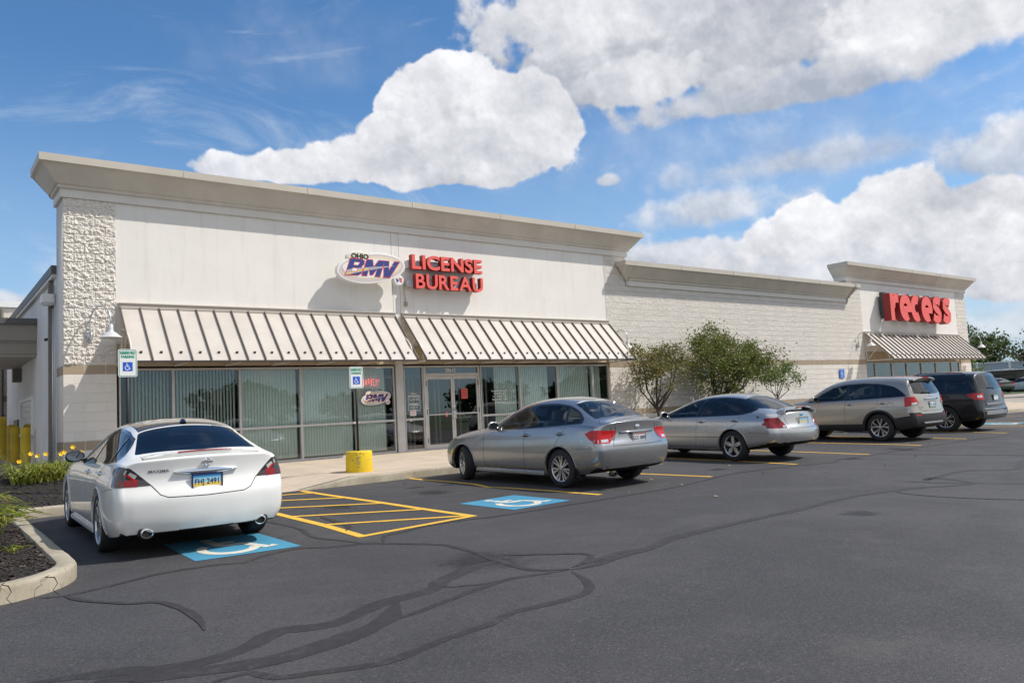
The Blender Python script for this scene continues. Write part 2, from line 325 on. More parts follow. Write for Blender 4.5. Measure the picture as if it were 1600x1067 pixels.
# sweep of a profile along a ground path
def sweep(path, prof, zf, mb=None, mi=0):
    mb = mb or MB(); n = len(path); rows = []
    for i, (x, y) in enumerate(path):
        a = Vector(path[max(i - 1, 0)]); b = Vector(path[min(i + 1, n - 1)]); q = Vector(path[i]); d1 = (q - a).normalized() if i else (b - q).normalized(); d2 = (b - q).normalized() if i < n - 1 else d1; d = (d1 + d2).normalized(); nn = Vector((-d.y, d.x)) / max(.4, d1.dot(d))
        rows.append([(x + nn.x * o, y + nn.y * o, zf(x, y) + h) for o, h in prof])
    m = len(prof)
    for ra, rb in zip(rows, rows[1:]): mb.add(ra + rb, [(i, i + 1, m + i + 1, m + i) for i in range(m - 1)], mi)
    mb.add(rows[0], [tuple(range(m))], mi); mb.add(rows[-1], [tuple(range(m))[::-1]], mi)
    return mb
def resamp(path, step=.25, jit=0.0):
    out = []
    for (a, b), (c, d) in zip(path, path[1:]):
        L_ = sqrt((a - c) ** 2 + (b - d) ** 2); n = max(1, int(L_ / step))
        for k in range(n): t = k / n; out.append((a + (c - a) * t + random.uniform(-jit, jit), b + (d - b) * t + random.uniform(-jit, jit)))
    out.append(path[-1]); return out
def arc(cx, cy, r, a0, a1, n=8): return [(cx + r * cos(radians(a0 + (a1 - a0) * k / n)), cy + r * sin(radians(a0 + (a1 - a0) * k / n))) for k in range(n + 1)]
KP = [(0, -.08), (0, .115), (.006, .135), (.022, .149), (.06, .152), (.135, .152), (.158, .146), (.168, .12), (.168, .02)]
gfun = lambda x, y: GA + GB * y
def kerb(name, path, side=1, h=1.0, label='', jit=.004):
    pth = resamp(path, .18, jit); prof = [(o * side, (q * h if q > 0 else q)) for o, q in KP]
    o = sweep(pth, prof, gfun).build(name, MATS['kerb'], smooth=True, auto=50); tag(o, kind='structure'); return o
isl = [(-9.0, -12.05), (-3.2, -11.62), (-2.3, -11.50)] + arc(-2.25, -10.55, .93, -93, 0, 10)[1:] + [(-1.32, -9.0), (-1.32, -5.42)] 
kerb('island_kerb', isl, 1)
kerb('bed_kerb', [(-1.30, -5.30), (.2, -5.32), (1.25, -5.34)], 1)
kerb('walk_kerb', [(2.95, -5.52)] + [(3.1 + .0, -5.52), (3.9, -5.50), (5.2, -5.42), (5.8, -5.40), (16.4, -5.40), (31.0, -5.40), (44.5, -5.40)], 1)
kerb('drive_kerb', [(-3.5, -1.75), (-1.25, -1.0), (-.6, .0), (-.42, .9)], 1).location.z = .24
for q_ in ([(-1.62, -11.30), (-1.66, -11.36), (-1.60, -11.42)], [(-1.94, -11.33), (-1.97, -11.42), (-1.93, -11.50)]):
    cr = MB(); (x0, y0), (x1, y1), (x2, y2) = q_; zt = gfun(0, y0) + .1535
    P_ = [(x0, y0, zt), (x1, y1, zt), (x2, y2, zt - .004), (x2 + .02, y2 - .024, zt - .05), (x2 - .012, y2 - .022, zt - .10), (x2 + .03, y2 - .026, zt - .15)]; cr.tube(P_, .006, 5, rs=[.002, .003, .005, .003, .003, .002]); tag(cr.build('kerb_crack', MATS['seam']), kind='structure')
# the left end of the walk dips flush to the lot
o = bpy.data.objects['walk_kerb']
for v in o.data.vertices:
    if v.co.x < 3.95:
        k = max(0, (v.co.x - 2.95) / 1.0); v.co.z = gfun(0, v.co.y) + (v.co.z - gfun(0, v.co.y)) * (k * .97 + .03)
def walk_z(x, y):
    top = .088 + (y / -5.4) * (GA + GB * -5.4 + .150 - .088)
    low = .088 + (y / -5.4) * (GA + GB * -5.4 + .006 - .088)
    k = max(0, min(1, (x - 2.95) / 1.0)); k = max(k, 1 - min(1, max(0, (-y - 2.2) / 1.2)))
    return low + (top - low) * k
g_ = MB(); nx, ny = 80, 16
def PW(u, v): x = 1.28 + (16.6 - 1.28) * u; y = -5.33 * v + .1 * (1 - v); return (x, y, walk_z(x, y))
g_.grid(PW, nx, ny)
def PW2(u, v): x = 1.28 + (2.97 - 1.28) * u; y = -5.33 - .20 * v; return (x, y, walk_z(x, -5.33) - .002 * v)
g_.grid(PW2, 4, 1); g_.add([(30.9, -5.3, .0), (46, -5.3, .0), (46, .1, .09), (30.9, .1, .09)], [(0, 1, 2, 3)])
tag(g_.build('sidewalk', MATS['sidewalk'], recalc=False), kind='structure')
g_ = MB(); g_.add([(-14, -1.62, .30), (-3.3, -1.62, .30), (-1.2, -.85, .30), (-.5, .1, .30), (-.3, 1.0, .30), (0, 1.0, .30), (2, 20, .32), (-14, 20, .32)], [tuple(range(8))])
g_.add([(-14, -1.62, .30), (-14, -1.62, -.2), (-3.3, -1.62, -.2), (-3.3, -1.62, .3)], [(0, 1, 2, 3)]); tag(g_.build('driveway', MATS['driveway'], recalc=False), kind='structure')
# mulch beds
def in_bed(x, y):
    if y > -5.2: return (x < 1.2 and y < (-1.1 if x > -1.3 else -1.85)) or (x > -.5 and x < 1.2 and y < -.2)
    if x > -1.50: return False
    if x < -2.25: return y > -11.33 + (x + 2.25) * .07
    return y > -10.55 or (x + 2.25) ** 2 + (y + 10.55) ** 2 < .76 ** 2
def mulch_z(x, y):
    e = min(1, max(0, (y + 5.2) / 3.5)); d = min(1, max(0, (-1.5 - x) / .8)) if y < -5.2 else 1
    return gfun(x, y) + .105 + .05 * d + .30 * e * e + .035 * noise.noise((x * 1.7, y * 1.7, 3))
g_ = MB(); st = .09
def bedgrid(x0, x1, y0, y1, zf, st, flt=None):
    nx, ny = int((x1 - x0) / st), int((y1 - y0) / st)
    g_.grid(lambda u, v: (x0 + (x1 - x0) * u, y0 + (y1 - y0) * v, zf(x0 + (x1 - x0) * u, y0 + (y1 - y0) * v) + .012 * noise.noise(((x0 + (x1 - x0) * u) * 9, (y0 + (y1 - y0) * v) * 9, 0))), nx, ny)
    if flt:
        n0 = len(g_.f); g_.f = [f for f in g_.f if any(flt(g_.v[i][0], g_.v[i][1]) for i in f)]; g_.m = g_.m[:len(g_.f)]
bedgrid(-9, -1.47, -11.9, -5.2, lambda x, y: mulch_z(x, y) if in_bed(x, y) else gfun(x, y) + .08, st, in_bed)
bedgrid(-9, 1.3, -5.2, -.1, lambda x, y: mulch_z(x, y) if in_bed(x, y) else gfun(x, y) - .0, st, in_bed)
mz2 = lambda x, y: gfun(x, y) + .11 + .10 * min(1, (y + 5.3) / 2)
bedgrid(16.62, 30.9, -5.22, .05, mz2, .25)
tag(g_.build('mulch_bed', MATS['mulch_soil'], smooth=True, recalc=False), kind='structure')
R_ = random.Random(3); g_ = MB(); cnt = 0
def chip(x, y, z, s, mi):
    a = R_.uniform(0, pi); d = Vector((cos(a), sin(a), R_.uniform(-.35, .35))).normalized(); w = d.cross(Vector((R_.uniform(-.6, .6), R_.uniform(-.6, .6), 1))).normalized(); n = d.cross(w)
    g_.obox((x, y, z), d * s, w * s * R_.uniform(.22, .45), n * s * .13, mi)
while cnt < 9000:
    if cnt < 6600: x, y = -1.5 - R_.random() ** 1.4 * 4.0, R_.uniform(-11.6, -5.0)
    else: x, y = R_.uniform(-6, 1.2), R_.uniform(-5.2, -.6)
    if not in_bed(x, y): continue
    cnt += 1; chip(x, y, mulch_z(x, y) + R_.uniform(.0, .022), R_.uniform(.010, .034), 1 if R_.random() < .025 else 0)
tag(g_.build('mulch_chips', [MATS['mulch_chip'], MATS['mulch_chip_pale']], recalc=False), kind='stuff')
# sealed cracks
m, t, b = newmat('sealant'); P = wco(t); n = t.noise(P, 14, 5, .7).outputs[0]
w1 = t.m('MULTIPLY', t.ramp(t.m('ADD', t.m('MULTIPLY', t.noise(P, 5, 6, .75, .5).outputs[0], .65), t.m('MULTIPLY', t.noise(P, 60, 4, .7).outputs[0], .35)), .53, .60), .7); t.l.new(t.mix(w1, t.mix(t.ramp(n, .35, .68), (.022, .019, .018), (.034, .030, .028)), (.058, .055, .055)), b.inputs['Base Color']); b.inputs['Roughness'].default_value = .62
t.l.new(t.node('ShaderNodeBump', {'Height': t.noise(P, 120, 3, .7).outputs[0], 'Strength': .4, 'Distance': .004}).outputs[0], b.inputs['Normal']); MATS['sealant'] = m
SEAL = [([(-2.03,-13.78),(-1.8,-13.87),(-1.55,-13.96),(-1.24,-14.11),(-0.97,-14.07),(-0.82,-13.97),(-0.6,-13.83),(-0.28,-13.93),(0.18,-13.69),(0.37,-13.66),(0.71,-13.59),(0.95,-13.38),(1.39,-13.18),(1.69,-13.12)], 0.2), ([(-1.73,-14.02),(-1.43,-14.19),(-1.12,-14.31),(-0.76,-14.35),(-0.44,-14.28),(-0.07,-14.17),(0.11,-14.02),(0.33,-13.7)], 0.17), ([(-1.59,-14.18),(-1.2,-14.34),(-0.87,-14.43),(-0.5,-14.4),(-0.14,-14.3)], 0.12), ([(-1.25,-14.52),(-1.04,-14.5),(-0.96,-14.69),(-0.68,-14.81),(-0.41,-14.9),(-0.16,-14.83),(0.21,-14.75),(0.46,-14.71),(0.73,-14.6),(1.01,-14.6),(1.32,-14.6),(1.54,-14.5),(1.73,-14.25),(1.84,-13.96)], 0.11), ([(-0.0,-14.17),(0.47,-14.03),(1.06,-13.83),(1.36,-13.77),(1.64,-13.84),(1.88,-13.89)], 0.1), ([(0.78,-13.61),(1.1,-13.77),(1.36,-13.77)], 0.07), ([(1.89,-13.9),(2.16,-13.91),(2.57,-13.8),(2.94,-13.78),(3.37,-13.63),(3.63,-13.57),(4.39,-13.53),(5.25,-13.5),(6.05,-13.48),(7.2,-13.4),(8.1,-13.56),(8.61,-13.7),(9.15,-14.0),(9.45,-13.9),(9.75,-13.33),(9.41,-13.33),(10.85,-13.24),(11.45,-13.74),(13.16,-13.29)], 0.15), ([(1.96,-13.83),(2.29,-13.77),(2.72,-13.7),(3.07,-13.78)], 0.12), ([(-1.71,-11.42),(-1.54,-11.49),(-1.29,-11.41),(-1.02,-11.3),(-0.67,-11.16),(-0.21,-11.18),(-0.0,-11.29),(0.21,-11.12),(0.65,-10.98),(0.96,-11.2),(1.28,-11.3),(1.44,-11.5),(1.78,-12.02),(1.79,-12.25),(1.76,-12.66),(1.71,-13.09),(1.66,-13.64),(1.9,-13.87)], 0.1), ([(1.11,-8.45),(1.16,-8.78),(1.2,-9.71),(1.07,-10.44),(1.18,-10.88),(1.28,-11.3)], 0.09), ([(1.45,-11.4),(1.66,-11.04),(1.92,-10.98),(2.31,-10.83),(2.9,-10.83),(3.34,-10.9),(4.51,-10.89),(5.68,-10.84),(6.98,-10.73),(8.84,-10.32),(10.48,-10.49),(11.43,-10.68),(11.95,-10.48),(13.37,-10.53),(15.29,-10.43),(20.66,-10.61)], 0.09), ([(13.3,-10.57),(13.56,-11.25),(14.08,-13.38)], 0.07), ([(1.83,-12.93),(2.29,-13.33),(2.42,-13.58),(2.0,-13.84)], 0.08), ([(8.1,-13.56),(7.84,-13.79),(7.79,-14.47),(8.09,-15.37)], 0.07), ([(9.06,-13.0),(9.24,-13.85),(9.73,-14.82)], 0.05), ([(-1.54,-11.49),(-1.45,-11.8),(-1.2,-12.2),(-1.04,-12.29),(-0.96,-12.48),(-0.91,-12.88),(-0.93,-13.16),(-0.98,-13.44)], 0.09), ([(1.8,-8.96),(1.74,-9.63),(1.69,-10.04),(1.5,-10.37)], 0.1)]

g_ = MB()
for si, (pts, w) in enumerate(SEAL):
    w *= .78 if w > .14 else .70
    # catmull-rom smoothing
    P_ = [Vector(q) for q in pts]; sm_ = []
    for i in range(len(P_) - 1):
        a, b_, c, d = P_[max(i - 1, 0)], P_[i], P_[i + 1], P_[min(i + 2, len(P_) - 1)]; nseg = max(2, int((c - b_).length / .10))
        nseg = min(nseg, 40)
        for k in range(nseg):
            t_ = k / nseg; sm_.append(.5 * ((2 * b_) + (c - a) * t_ + (2 * a - 5 * b_ + 4 * c - d) * t_ ** 2 + (3 * b_ - a - 3 * c + d) * t_ ** 3))
    sm_.append(P_[-1]); rows = []; L_ = 0
    for i, q in enumerate(sm_):
        d = (sm_[min(i + 1, len(sm_) - 1)] - sm_[max(i - 1, 0)]).normalized(); nn = Vector((-d.y, d.x)); L_ += (q - sm_[i - 1]).length if i else 0
        e = min(1, i / 3, (len(sm_) - 1 - i) / 3) * .8 + .2
        wl = w * .5 * e * (1 + .55 * noise.noise((L_ * 2.2, si * 7.3, 0)) + .35 * noise.noise((L_ * 9, si * 3.1, 5))); wr = w * .5 * e * (1 + .55 * noise.noise((L_ * 2.2, si * 7.3, 9)) + .35 * noise.noise((L_ * 9, si * 3.1, 15)))
        z = .0016 + si * .00022; rows.append([(q.x + nn.x * wl, q.y + nn.y * wl, gfun(0, q.y + nn.y * wl) + z), (q.x - nn.x * wr, q.y - nn.y * wr, gfun(0, q.y - nn.y * wr) + z)])
    for ra, rb in zip(rows, rows[1:]): g_.add(ra + rb, [(0, 1, 3, 2)])
tag(g_.build('crack_sealant', MATS['sealant'], recalc=False), kind='structure')
# painted markings
def paintmat(name, col, wear=.5):
    m, t, b = newmat(name); P = wco(t); f = t.noise(P, 160, 3, .7).outputs[0]; n = t.noise(P, 7, 5, .7).outputs[0]
    k = t.m('MULTIPLY', t.ramp(t.m('ADD', t.m('MULTIPLY', f, .6), t.m('MULTIPLY', n, .4)), .50, .60), wear)
    t.l.new(t.mix(k, col, (.07, .068, .068)), b.inputs['Base Color']); b.inputs['Roughness'].default_value = .7
    t.l.new(t.node('ShaderNodeBump', {'Height': f, 'Strength': .5, 'Distance': .004}).outputs[0], b.inputs['Normal']); MATS[name] = m; return m
YE = paintmat('yellow_marking', (.80, .47, .045), .35); BLU = paintmat('blue_marking', (.055, .27, .42), .3); WHM = paintmat('white_marking', (.66, .63, .54), .3); PALE = paintmat('worn_marking', (.30, .29, .27), .8)
def ribbon(mb, pts, w, z, mi=0, cap=True):
    pts = [Vector(q) for q in pts]; rows = []
    for i, q in enumerate(pts):
        a = pts[max(i - 1, 0)]; b_ = pts[min(i + 1, len(pts) - 1)]; d = (b_ - a).normalized(); nn = Vector((-d.y, d.x)) * w / 2
        rows.append([(q.x + nn.x, q.y + nn.y, gfun(0, q.y + nn.y) + z), (q.x - nn.x, q.y - nn.y, gfun(0, q.y - nn.y) + z)])
    for ra, rb in zip(rows, rows[1:]): mb.add(ra + rb, [(0, 1, 3, 2)], mi)
def isa(mb, T, lw, mi=0, seg=10):
    """wheelchair symbol in a unit square; T maps (u, v, layer) to a point"""
    def stroke(pts, w, k):
        pts = [Vector(q) for q in pts]; rows = []
        for i, q in enumerate(pts):
            a = pts[max(i - 1, 0)]; b_ = pts[min(i + 1, len(pts) - 1)]; d = (b_ - a).normalized(); nn = Vector((-d.y, d.x)) * w / 2; rows.append([T(q.x + nn.x, q.y + nn.y, k), T(q.x - nn.x, q.y - nn.y, k)])
        for ra, rb in zip(rows, rows[1:]): mb.add(ra + rb, [(0, 1, 3, 2)], mi)
    c = [(.40 + .062 * cos(2 * pi * k / 14), .87 + .062 * sin(2 * pi * k / 14)) for k in range(14)]; mb.add([T(a, b_, 0) for a, b_ in c], [tuple(range(14))], mi)
    stroke([(.395, .78), (.425, .50)], lw * 1.15, 1); stroke([(.41, .65), (.60, .65)], lw * .85, 2); stroke([(.42, .51), (.62, .51), (.66, .46), (.755, .20), (.85, .235)], lw, 3)
    stroke([(.43 + .245 * cos(radians(a)), .36 + .245 * sin(radians(a))) for a in range(128, 345, 12)], lw, 4)
mk = MB()
for k, pts in enumerate([[(2.94, -5.56), (2.96, -6.6), (3.03, -8.03), (3.07, -9.48), (3.12, -10.66)], [(1.50, -6.1), (1.52, -8.15), (1.52, -9.73), (1.46, -10.90)]]): ribbon(mk, pts, .115, .004 + .0005 * k)
for k, (a, b_) in enumerate([((1.42, -10.87), (3.14, -10.63)), ((1.54, -9.69), (3.09, -10.56)), ((1.54, -8.60), (3.05, -9.55)), ((1.54, -7.38), (3.0, -8.42)), ((1.54, -6.2), (2.96, -7.25)), ((1.9, -5.62), (2.94, -6.12))]): ribbon(mk, [a, b_], .10, .0052 + .0004 * k)
tag(mk.build('hatched_aisle_marking', YE, recalc=False), kind='structure')
LN = [[(5.20, -5.32), (5.21, -5.9), (5.28, -6.7), (5.30, -7.5), (5.16, -8.1), (5.28, -8.5), (5.41, -9.44), (5.52, -10.46)], [(7.85, -6.0), (8.04, -8.83), (8.26, -10.31)], [(10.84, -6.0), (10.84, -9.03), (10.77, -10.31)], [(13.40, -6.0), (13.34, -8.73), (13.24, -10.4)],
      [(16.1, -6.0), (16.0, -9.5), (15.85, -10.24)], [(18.5, -6.0), (18.25, -9.74), (18.22, -10.21)], [(21.0, -6.0), (20.8, -9.65), (20.6, -10.23)], [(23.9, -6.0), (23.7, -9.6)], [(24.9, -6.2), (24.6, -9.2)], [(26.5, -6.2), (26.3, -8.9)], [(31, -5.9), (30.6, -9.1)]]
mk = MB()
for k, l in enumerate(LN): ribbon(mk, l, .10, .004)
tag(mk.build('stall_line_marking', YE, recalc=False), kind='structure')
mk = MB(); mk.add([(-1.6, -7.9, gfun(0, -7.9) + .004), (-1.1, -8.0, gfun(0, -8.0) + .004), (-1.1, -8.06, gfun(0, -8.06) + .004), (-1.6, -7.96, gfun(0, -7.96) + .004)], [(0, 1, 2, 3)])
def mark(corn, name):
    a, b_, c, d = [Vector(q) for q in corn]   # bottom-left, bottom-right, top-right, top-left
    f = lambda u, v: (a * (1 - u) + b_ * u) * (1 - v) + (d * (1 - u) + c * u) * v
    m = MB(); m.add([(q.x, q.y, gfun(0, q.y) + .004) for q in (a, b_, c, d)], [(0, 1, 2, 3)], 0)
    def T(u, v, k): q = f(u, v); return (q.x, q.y, gfun(0, q.y) + .0062 + .0003 * k)
    isa(m, T, .095, 1); tag(m.build(name, [BLU, WHM], recalc=False), kind='structure')
mark([(-.32, -10.83), (.75, -10.88), (.73, -9.55), (-.30, -9.50)], 'accessible_bay_marking')
mark([(3.78, -10.64), (4.84, -10.56), (4.75, -9.37), (3.68, -9.47)], 'accessible_bay_marking')
mark([(24.7, -8.9), (25.9, -8.9), (25.9, -7.6), (24.7, -7.6)], 'accessible_bay_marking')
m, t, b = newmat('oil_stain'); P = wco(t); oc = objco(t); rr = t.vm('LENGTH', oc); al_ = t.m('MULTIPLY', t.ramp(t.m('ADD', rr, t.m('MULTIPLY', t.m('SUBTRACT', t.noise(P, 6, 5, .7).outputs[0], .5), 1.5)), .95, .25), .42)
b.inputs['Base Color'].default_value = (.012, .011, .011, 1); b.inputs['Roughness'].default_value = .42; t.l.new(al_, b.inputs['Alpha']); MATS['oil_stain'] = m
R_ = random.Random(2)
for k in range(9):
    x, y, s = [(2.4, -8.2, .3), (4.2, -7.9, .4), (4.4, -7.0, .25), (9.3, -9.6, .3), (12.2, -10.6, .25), (14.8, -10.2, .3), (1.6, -13.0, .5), (14.6, -10.5, .4), (6.0, -14.2, .3), (10.5, -12.6, .5), (4.2, -9.0, .25), (18.6, -10.9, .4), (-.4, -13.2, .3), (3.2, -15.4, .35), (5.6, -11.5, .22)][k]
    q = MB(); q.add([(cos(a) * 1.2, sin(a) * 1.2, 0) for a in [2 * pi * j / 20 for j in range(20)]], [tuple(range(20))]); o = q.build('oil_stain', m, recalc=False); o.location = (x, y, gfun(x, y) + .0011 + .00002 * k); o.scale = (s, s * R_.uniform(.6, 1.3), 1); o.rotation_euler = (math.atan(GB), 0, 0); tag(o, kind='structure')
# litter leaves on the asphalt near the cars
R_ = random.Random(11); lf = MB()
for k in range(46):
    x, y = R_.uniform(4, 20), R_.uniform(-12.2, -6.0); a = R_.uniform(0, 2 * pi); s = R_.uniform(.02, .045); z = gfun(x, y) + .012
    lf.add([(x + s * cos(a), y + s * sin(a), z), (x + s * .6 * cos(a + 1.6), y + s * .6 * sin(a + 1.6), z + .012), (x - s * cos(a), y - s * sin(a), z + .002), (x + s * .6 * cos(a - 1.6), y + s * .6 * sin(a - 1.6), z - .004)], [(0, 1, 2, 3)])
tag(lf.build('fallen_leaves', mat('dry_leaf', (.34, .20, .09), .8), recalc=False), kind='stuff')
# ================================================================ BUILDING
def block_mat(name, base, rough_amt, lowfade=False, lintel=2.536, smooth_below=None, dist=.02):
    m, t, b = newmat(name); P = wco(t); s = t.node('ShaderNodeSeparateXYZ', {0: P}); X, Y, Z = s.outputs
    nrm = t.node('ShaderNodeNewGeometry').outputs['True Normal']; ns = t.node('ShaderNodeSeparateXYZ', {0: nrm}).outputs
    sidey = t.m('GREATER_THAN', t.m('ABSOLUTE', ns[0]), .7)
    U = t.m('ADD', t.m('MULTIPLY', X, t.m('SUBTRACT', 1.0, sidey)), t.m('MULTIPLY', Y, sidey))
    v = t.node('ShaderNodeCombineXYZ', {0: t.m('SUBTRACT', U, .0), 1: t.m('SUBTRACT', Z, lintel - .2032 * 12 - .0035), 2: 0.0})
    br = t.node('ShaderNodeTexBrick', {'Vector': v.outputs[0], 'Color1': (0, 0, 0, 1), 'Color2': (1, 1, 1, 1), 'Scale': 1.0, 'Mortar Size': .0065, 'Mortar Smooth': .25, 'Bias': 0.0, 'Brick Width': .4064, 'Row Height': .2032}, offset=.5, squash=1.0)
    mort = br.outputs['Fac']; rnd = t.node('ShaderNodeSeparateColor', {0: br.outputs['Color']}).outputs[0]
    n = t.noise(P, 3.2, 5, .6).outputs[0]; n2 = t.noise(t.vm('ADD', P, (3, 8, 1)), 34, 6, .68, .5).outputs[0]; n3 = t.noise(P, 9, 4, .6, .8).outputs[0]
    c = t.mix(rnd, tuple(q * .93 for q in base), base); c = t.mix(t.m('MULTIPLY', t.ramp(n, .5, .75), .25), c, (.50, .46, .40))
    lo = t.m('GREATER_THAN', Z, lintel - .2032); hi = t.m('LESS_THAN', Z, lintel); st1 = t.m('MULTIPLY', lo, hi)
    st2 = t.m('MULTIPLY', t.m('GREATER_THAN', Z, lintel - .2032 * 9), t.m('LESS_THAN', Z, lintel - .2032 * 8))
    c = t.mix(t.m('MAXIMUM', st1, st2), c, (.40, .32, .23))
    c = t.mix(t.m('MULTIPLY', mort, .7), c, (.82, .79, .74))
    c = t.mix(t.m('MULTIPLY', t.ramp(Z, .35, .0), .4), c, (.25, .21, .17))
    t.l.new(c, b.inputs['Base Color']); b.inputs['Roughness'].default_value = .92; b.inputs['Specular IOR Level'].default_value = .25
    up = t.m('GREATER_THAN', Z, lintel); ra = t.m('MULTIPLY_ADD', up, rough_amt * (1 - (smooth_below or 1)), rough_amt * (smooth_below or 1)) if smooth_below is not None else rough_amt
    vor = t.node('ShaderNodeTexVoronoi', {'Vector': t.vm('ADD', P, t.vm('MULTIPLY', t.noise(P, 7, 3).outputs[1], (.08, .08, .08))), 'Scale': 19.0}, feature='SMOOTH_F1') if 0 else None
    h = t.m('ADD', t.m('MULTIPLY', t.m('ADD', t.m('MULTIPLY', n2, .9), t.m('MULTIPLY', n3, 1.1)), ra), t.m('MULTIPLY', mort, -.45))
    bp = t.node('ShaderNodeBump', {'Height': h, 'Strength': 1.0, 'Distance': dist}); t.l.new(bp.outputs[0], b.inputs['Normal']); MATS[name] = m
block_mat('split_block', (.80, .75, .685), .55, smooth_below=.10, dist=.010); block_mat('split_block_mid', (.80, .75, .685), 1.0, smooth_below=.45, dist=.040)
def stucco_mat():
    m, t, b = newmat('stucco'); P = wco(t); s = t.node('ShaderNodeSeparateXYZ', {0: P})
    n = t.noise(P, .9, 6, .65).outputs[0]; f = t.noise(P, 130, 3, .7).outputs[0]
    c = t.mix(t.ramp(n, .3, .7), (.82, .79, .745), (.775, .745, .70)); sv = t.noise(t.vm('MULTIPLY', P, (5, 5, .35)), 1.0, 4, .6).outputs[0]
    c = t.mix(t.m('MULTIPLY', t.ramp(sv, .50, .78), .22), c, (.42, .39, .34)); t.l.new(c, b.inputs['Base Color']); b.inputs['Roughness'].default_value = .93; b.inputs['Specular IOR Level'].default_value = .25
    bp = t.node('ShaderNodeBump', {'Height': f, 'Strength': .35, 'Distance': .003}); t.l.new(bp.outputs[0], b.inputs['Normal']); MATS['stucco'] = m
stucco_mat()
mat('cornice', (.65, .60, .53), .9, var=.10, vscale=1.3, bump=.25, bscale=110, spec=.25); mat('cornice_band', (.74, .71, .66), .9, var=.06, vscale=1.3, bump=.2, bscale=110, spec=.25)
mat('coping', (.58, .53, .455), .45, .0, var=.08, vscale=1.0); mat('dark_coping', (.10, .095, .09), .5); mat('tan_trim', (.46, .37, .26), .8, var=.15, vscale=3)
mat('awning_panel', (.555, .51, .46), .42, .0, var=.10, vscale=1.6); mat('awning_trim', (.50, .45, .39), .5); mat('awning_rib', (.15, .125, .10), .45); mat('bronze', (.055, .042, .034), .5); mat('awning_frame', (.66, .62, .56), .5)
mat('aluminium', (.56, .555, .54), .4, .08, var=.12, vscale=3); mat('white_wall', (.74, .73, .72), .85, var=.10, vscale=1.2, bump=.3, bscale=60); mat('pipe_brown', (.20, .175, .145), .6, var=.2, vscale=2)
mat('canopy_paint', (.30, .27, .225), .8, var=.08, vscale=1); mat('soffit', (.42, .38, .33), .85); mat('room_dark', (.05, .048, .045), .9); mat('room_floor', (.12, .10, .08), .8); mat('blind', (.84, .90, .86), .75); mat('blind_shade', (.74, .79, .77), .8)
mat('roof_membrane', (.4, .4, .39), .9); mat('white_metal', (.75, .75, .74), .5); mat('galv', (.55, .57, .59), .35, .7)
glassmat('shop_glass', (.90, .97, .94), refl=1.25, wav=.02); glassmat('door_glass', (.60, .66, .63), refl=1.9, wav=.02); glassmat('far_glass', (.18, .20, .19), refl=1.6, wav=.03)
bld = thing('store_building', 'long cream block and stucco strip mall with a flat roof and two raised cornice towers', 'building', (0, 0, 0))
def wallbox(name, boxes, m, parent=bld): 
    w = MB()
    for q in boxes: w.box(*q)
    return w.build(name, m, parent)
ZH, ZB, ZR = 2.453, .088, .97
# left pier: real split-face relief
def relief(u0, u1, z0, z1, P, st, amp, lintel=2.536):
    nu, nz = int((u1 - u0) / st), int((z1 - z0) / st)
    def Q(a, b_):
        u = u0 + (u1 - u0) * a; z = z0 + (z1 - z0) * b_; row = math.floor((z - lintel) / .2032); fz = (z - lintel) / .2032 - row; off = .5 if row % 2 else 0; fu = (u / .4064 + off) % 1
        e = min(1, min(fz, 1 - fz) / .10, min(fu, 1 - fu) / .05); rough = 1 if z > lintel else .03
        h = amp * rough * e * (.55 + .9 * noise.fractal((u * 13, z * 13 + row * 3.3, (u / .4064 + off) // 1 * 5.1), .7, 2.1, 5))
        edge = min(1, min(a, 1 - a) * nu / 1.2 + .0)
        return P(u, z, h * edge)
    m = MB(); m.grid(Q, nu, nz); return m
p_ = relief(0, 1.03, -.1, 6.2, lambda u, z, h: (u, -h - .002, z), .0028, .030); p_.box(.003, 1.03, .002, .98, -.1, 6.2); p_.build('block_pier', MATS['split_block'], bld, smooth=True, auto=180, recalc=False)
p_ = relief(16.14, 17.2, -.1, 6.2, lambda u, z, h: (u, -h - .002, z), .2, .0); p_.box(16.14, 17.197, .002, .98, -.1, 6.2); p_.build('block_pier', MATS['split_block_mid'], bld, smooth=True, recalc=False)
p_ = relief(17.2, 31.55, -.1, 5.2, lambda u, z, h: (u, -h - .002, z), .4, .0); p_.box(17.2, 31.55, .002, .35, -.1, 5.2); p_.build('block_wall', MATS['split_block_mid'], bld, smooth=True, recalc=False)
p_ = relief(31.55, 32.70, -.1, 6.2, lambda u, z, h: (u, -h - .002, z), .2, .0); p_.box(31.55, 32.70, .002, .98, -.1, 6.2); p_.build('block_pier', MATS['split_block_mid'], bld, smooth=True, recalc=False)
p_ = relief(42.55, 43.74, -.1, 6.2, lambda u, z, h: (u, -h - .002, z), .2, .0); p_.box(42.55, 43.737, .002, 12, -.1, 6.2); p_.build('block_pier', MATS['split_block_mid'], bld, smooth=True, recalc=False)
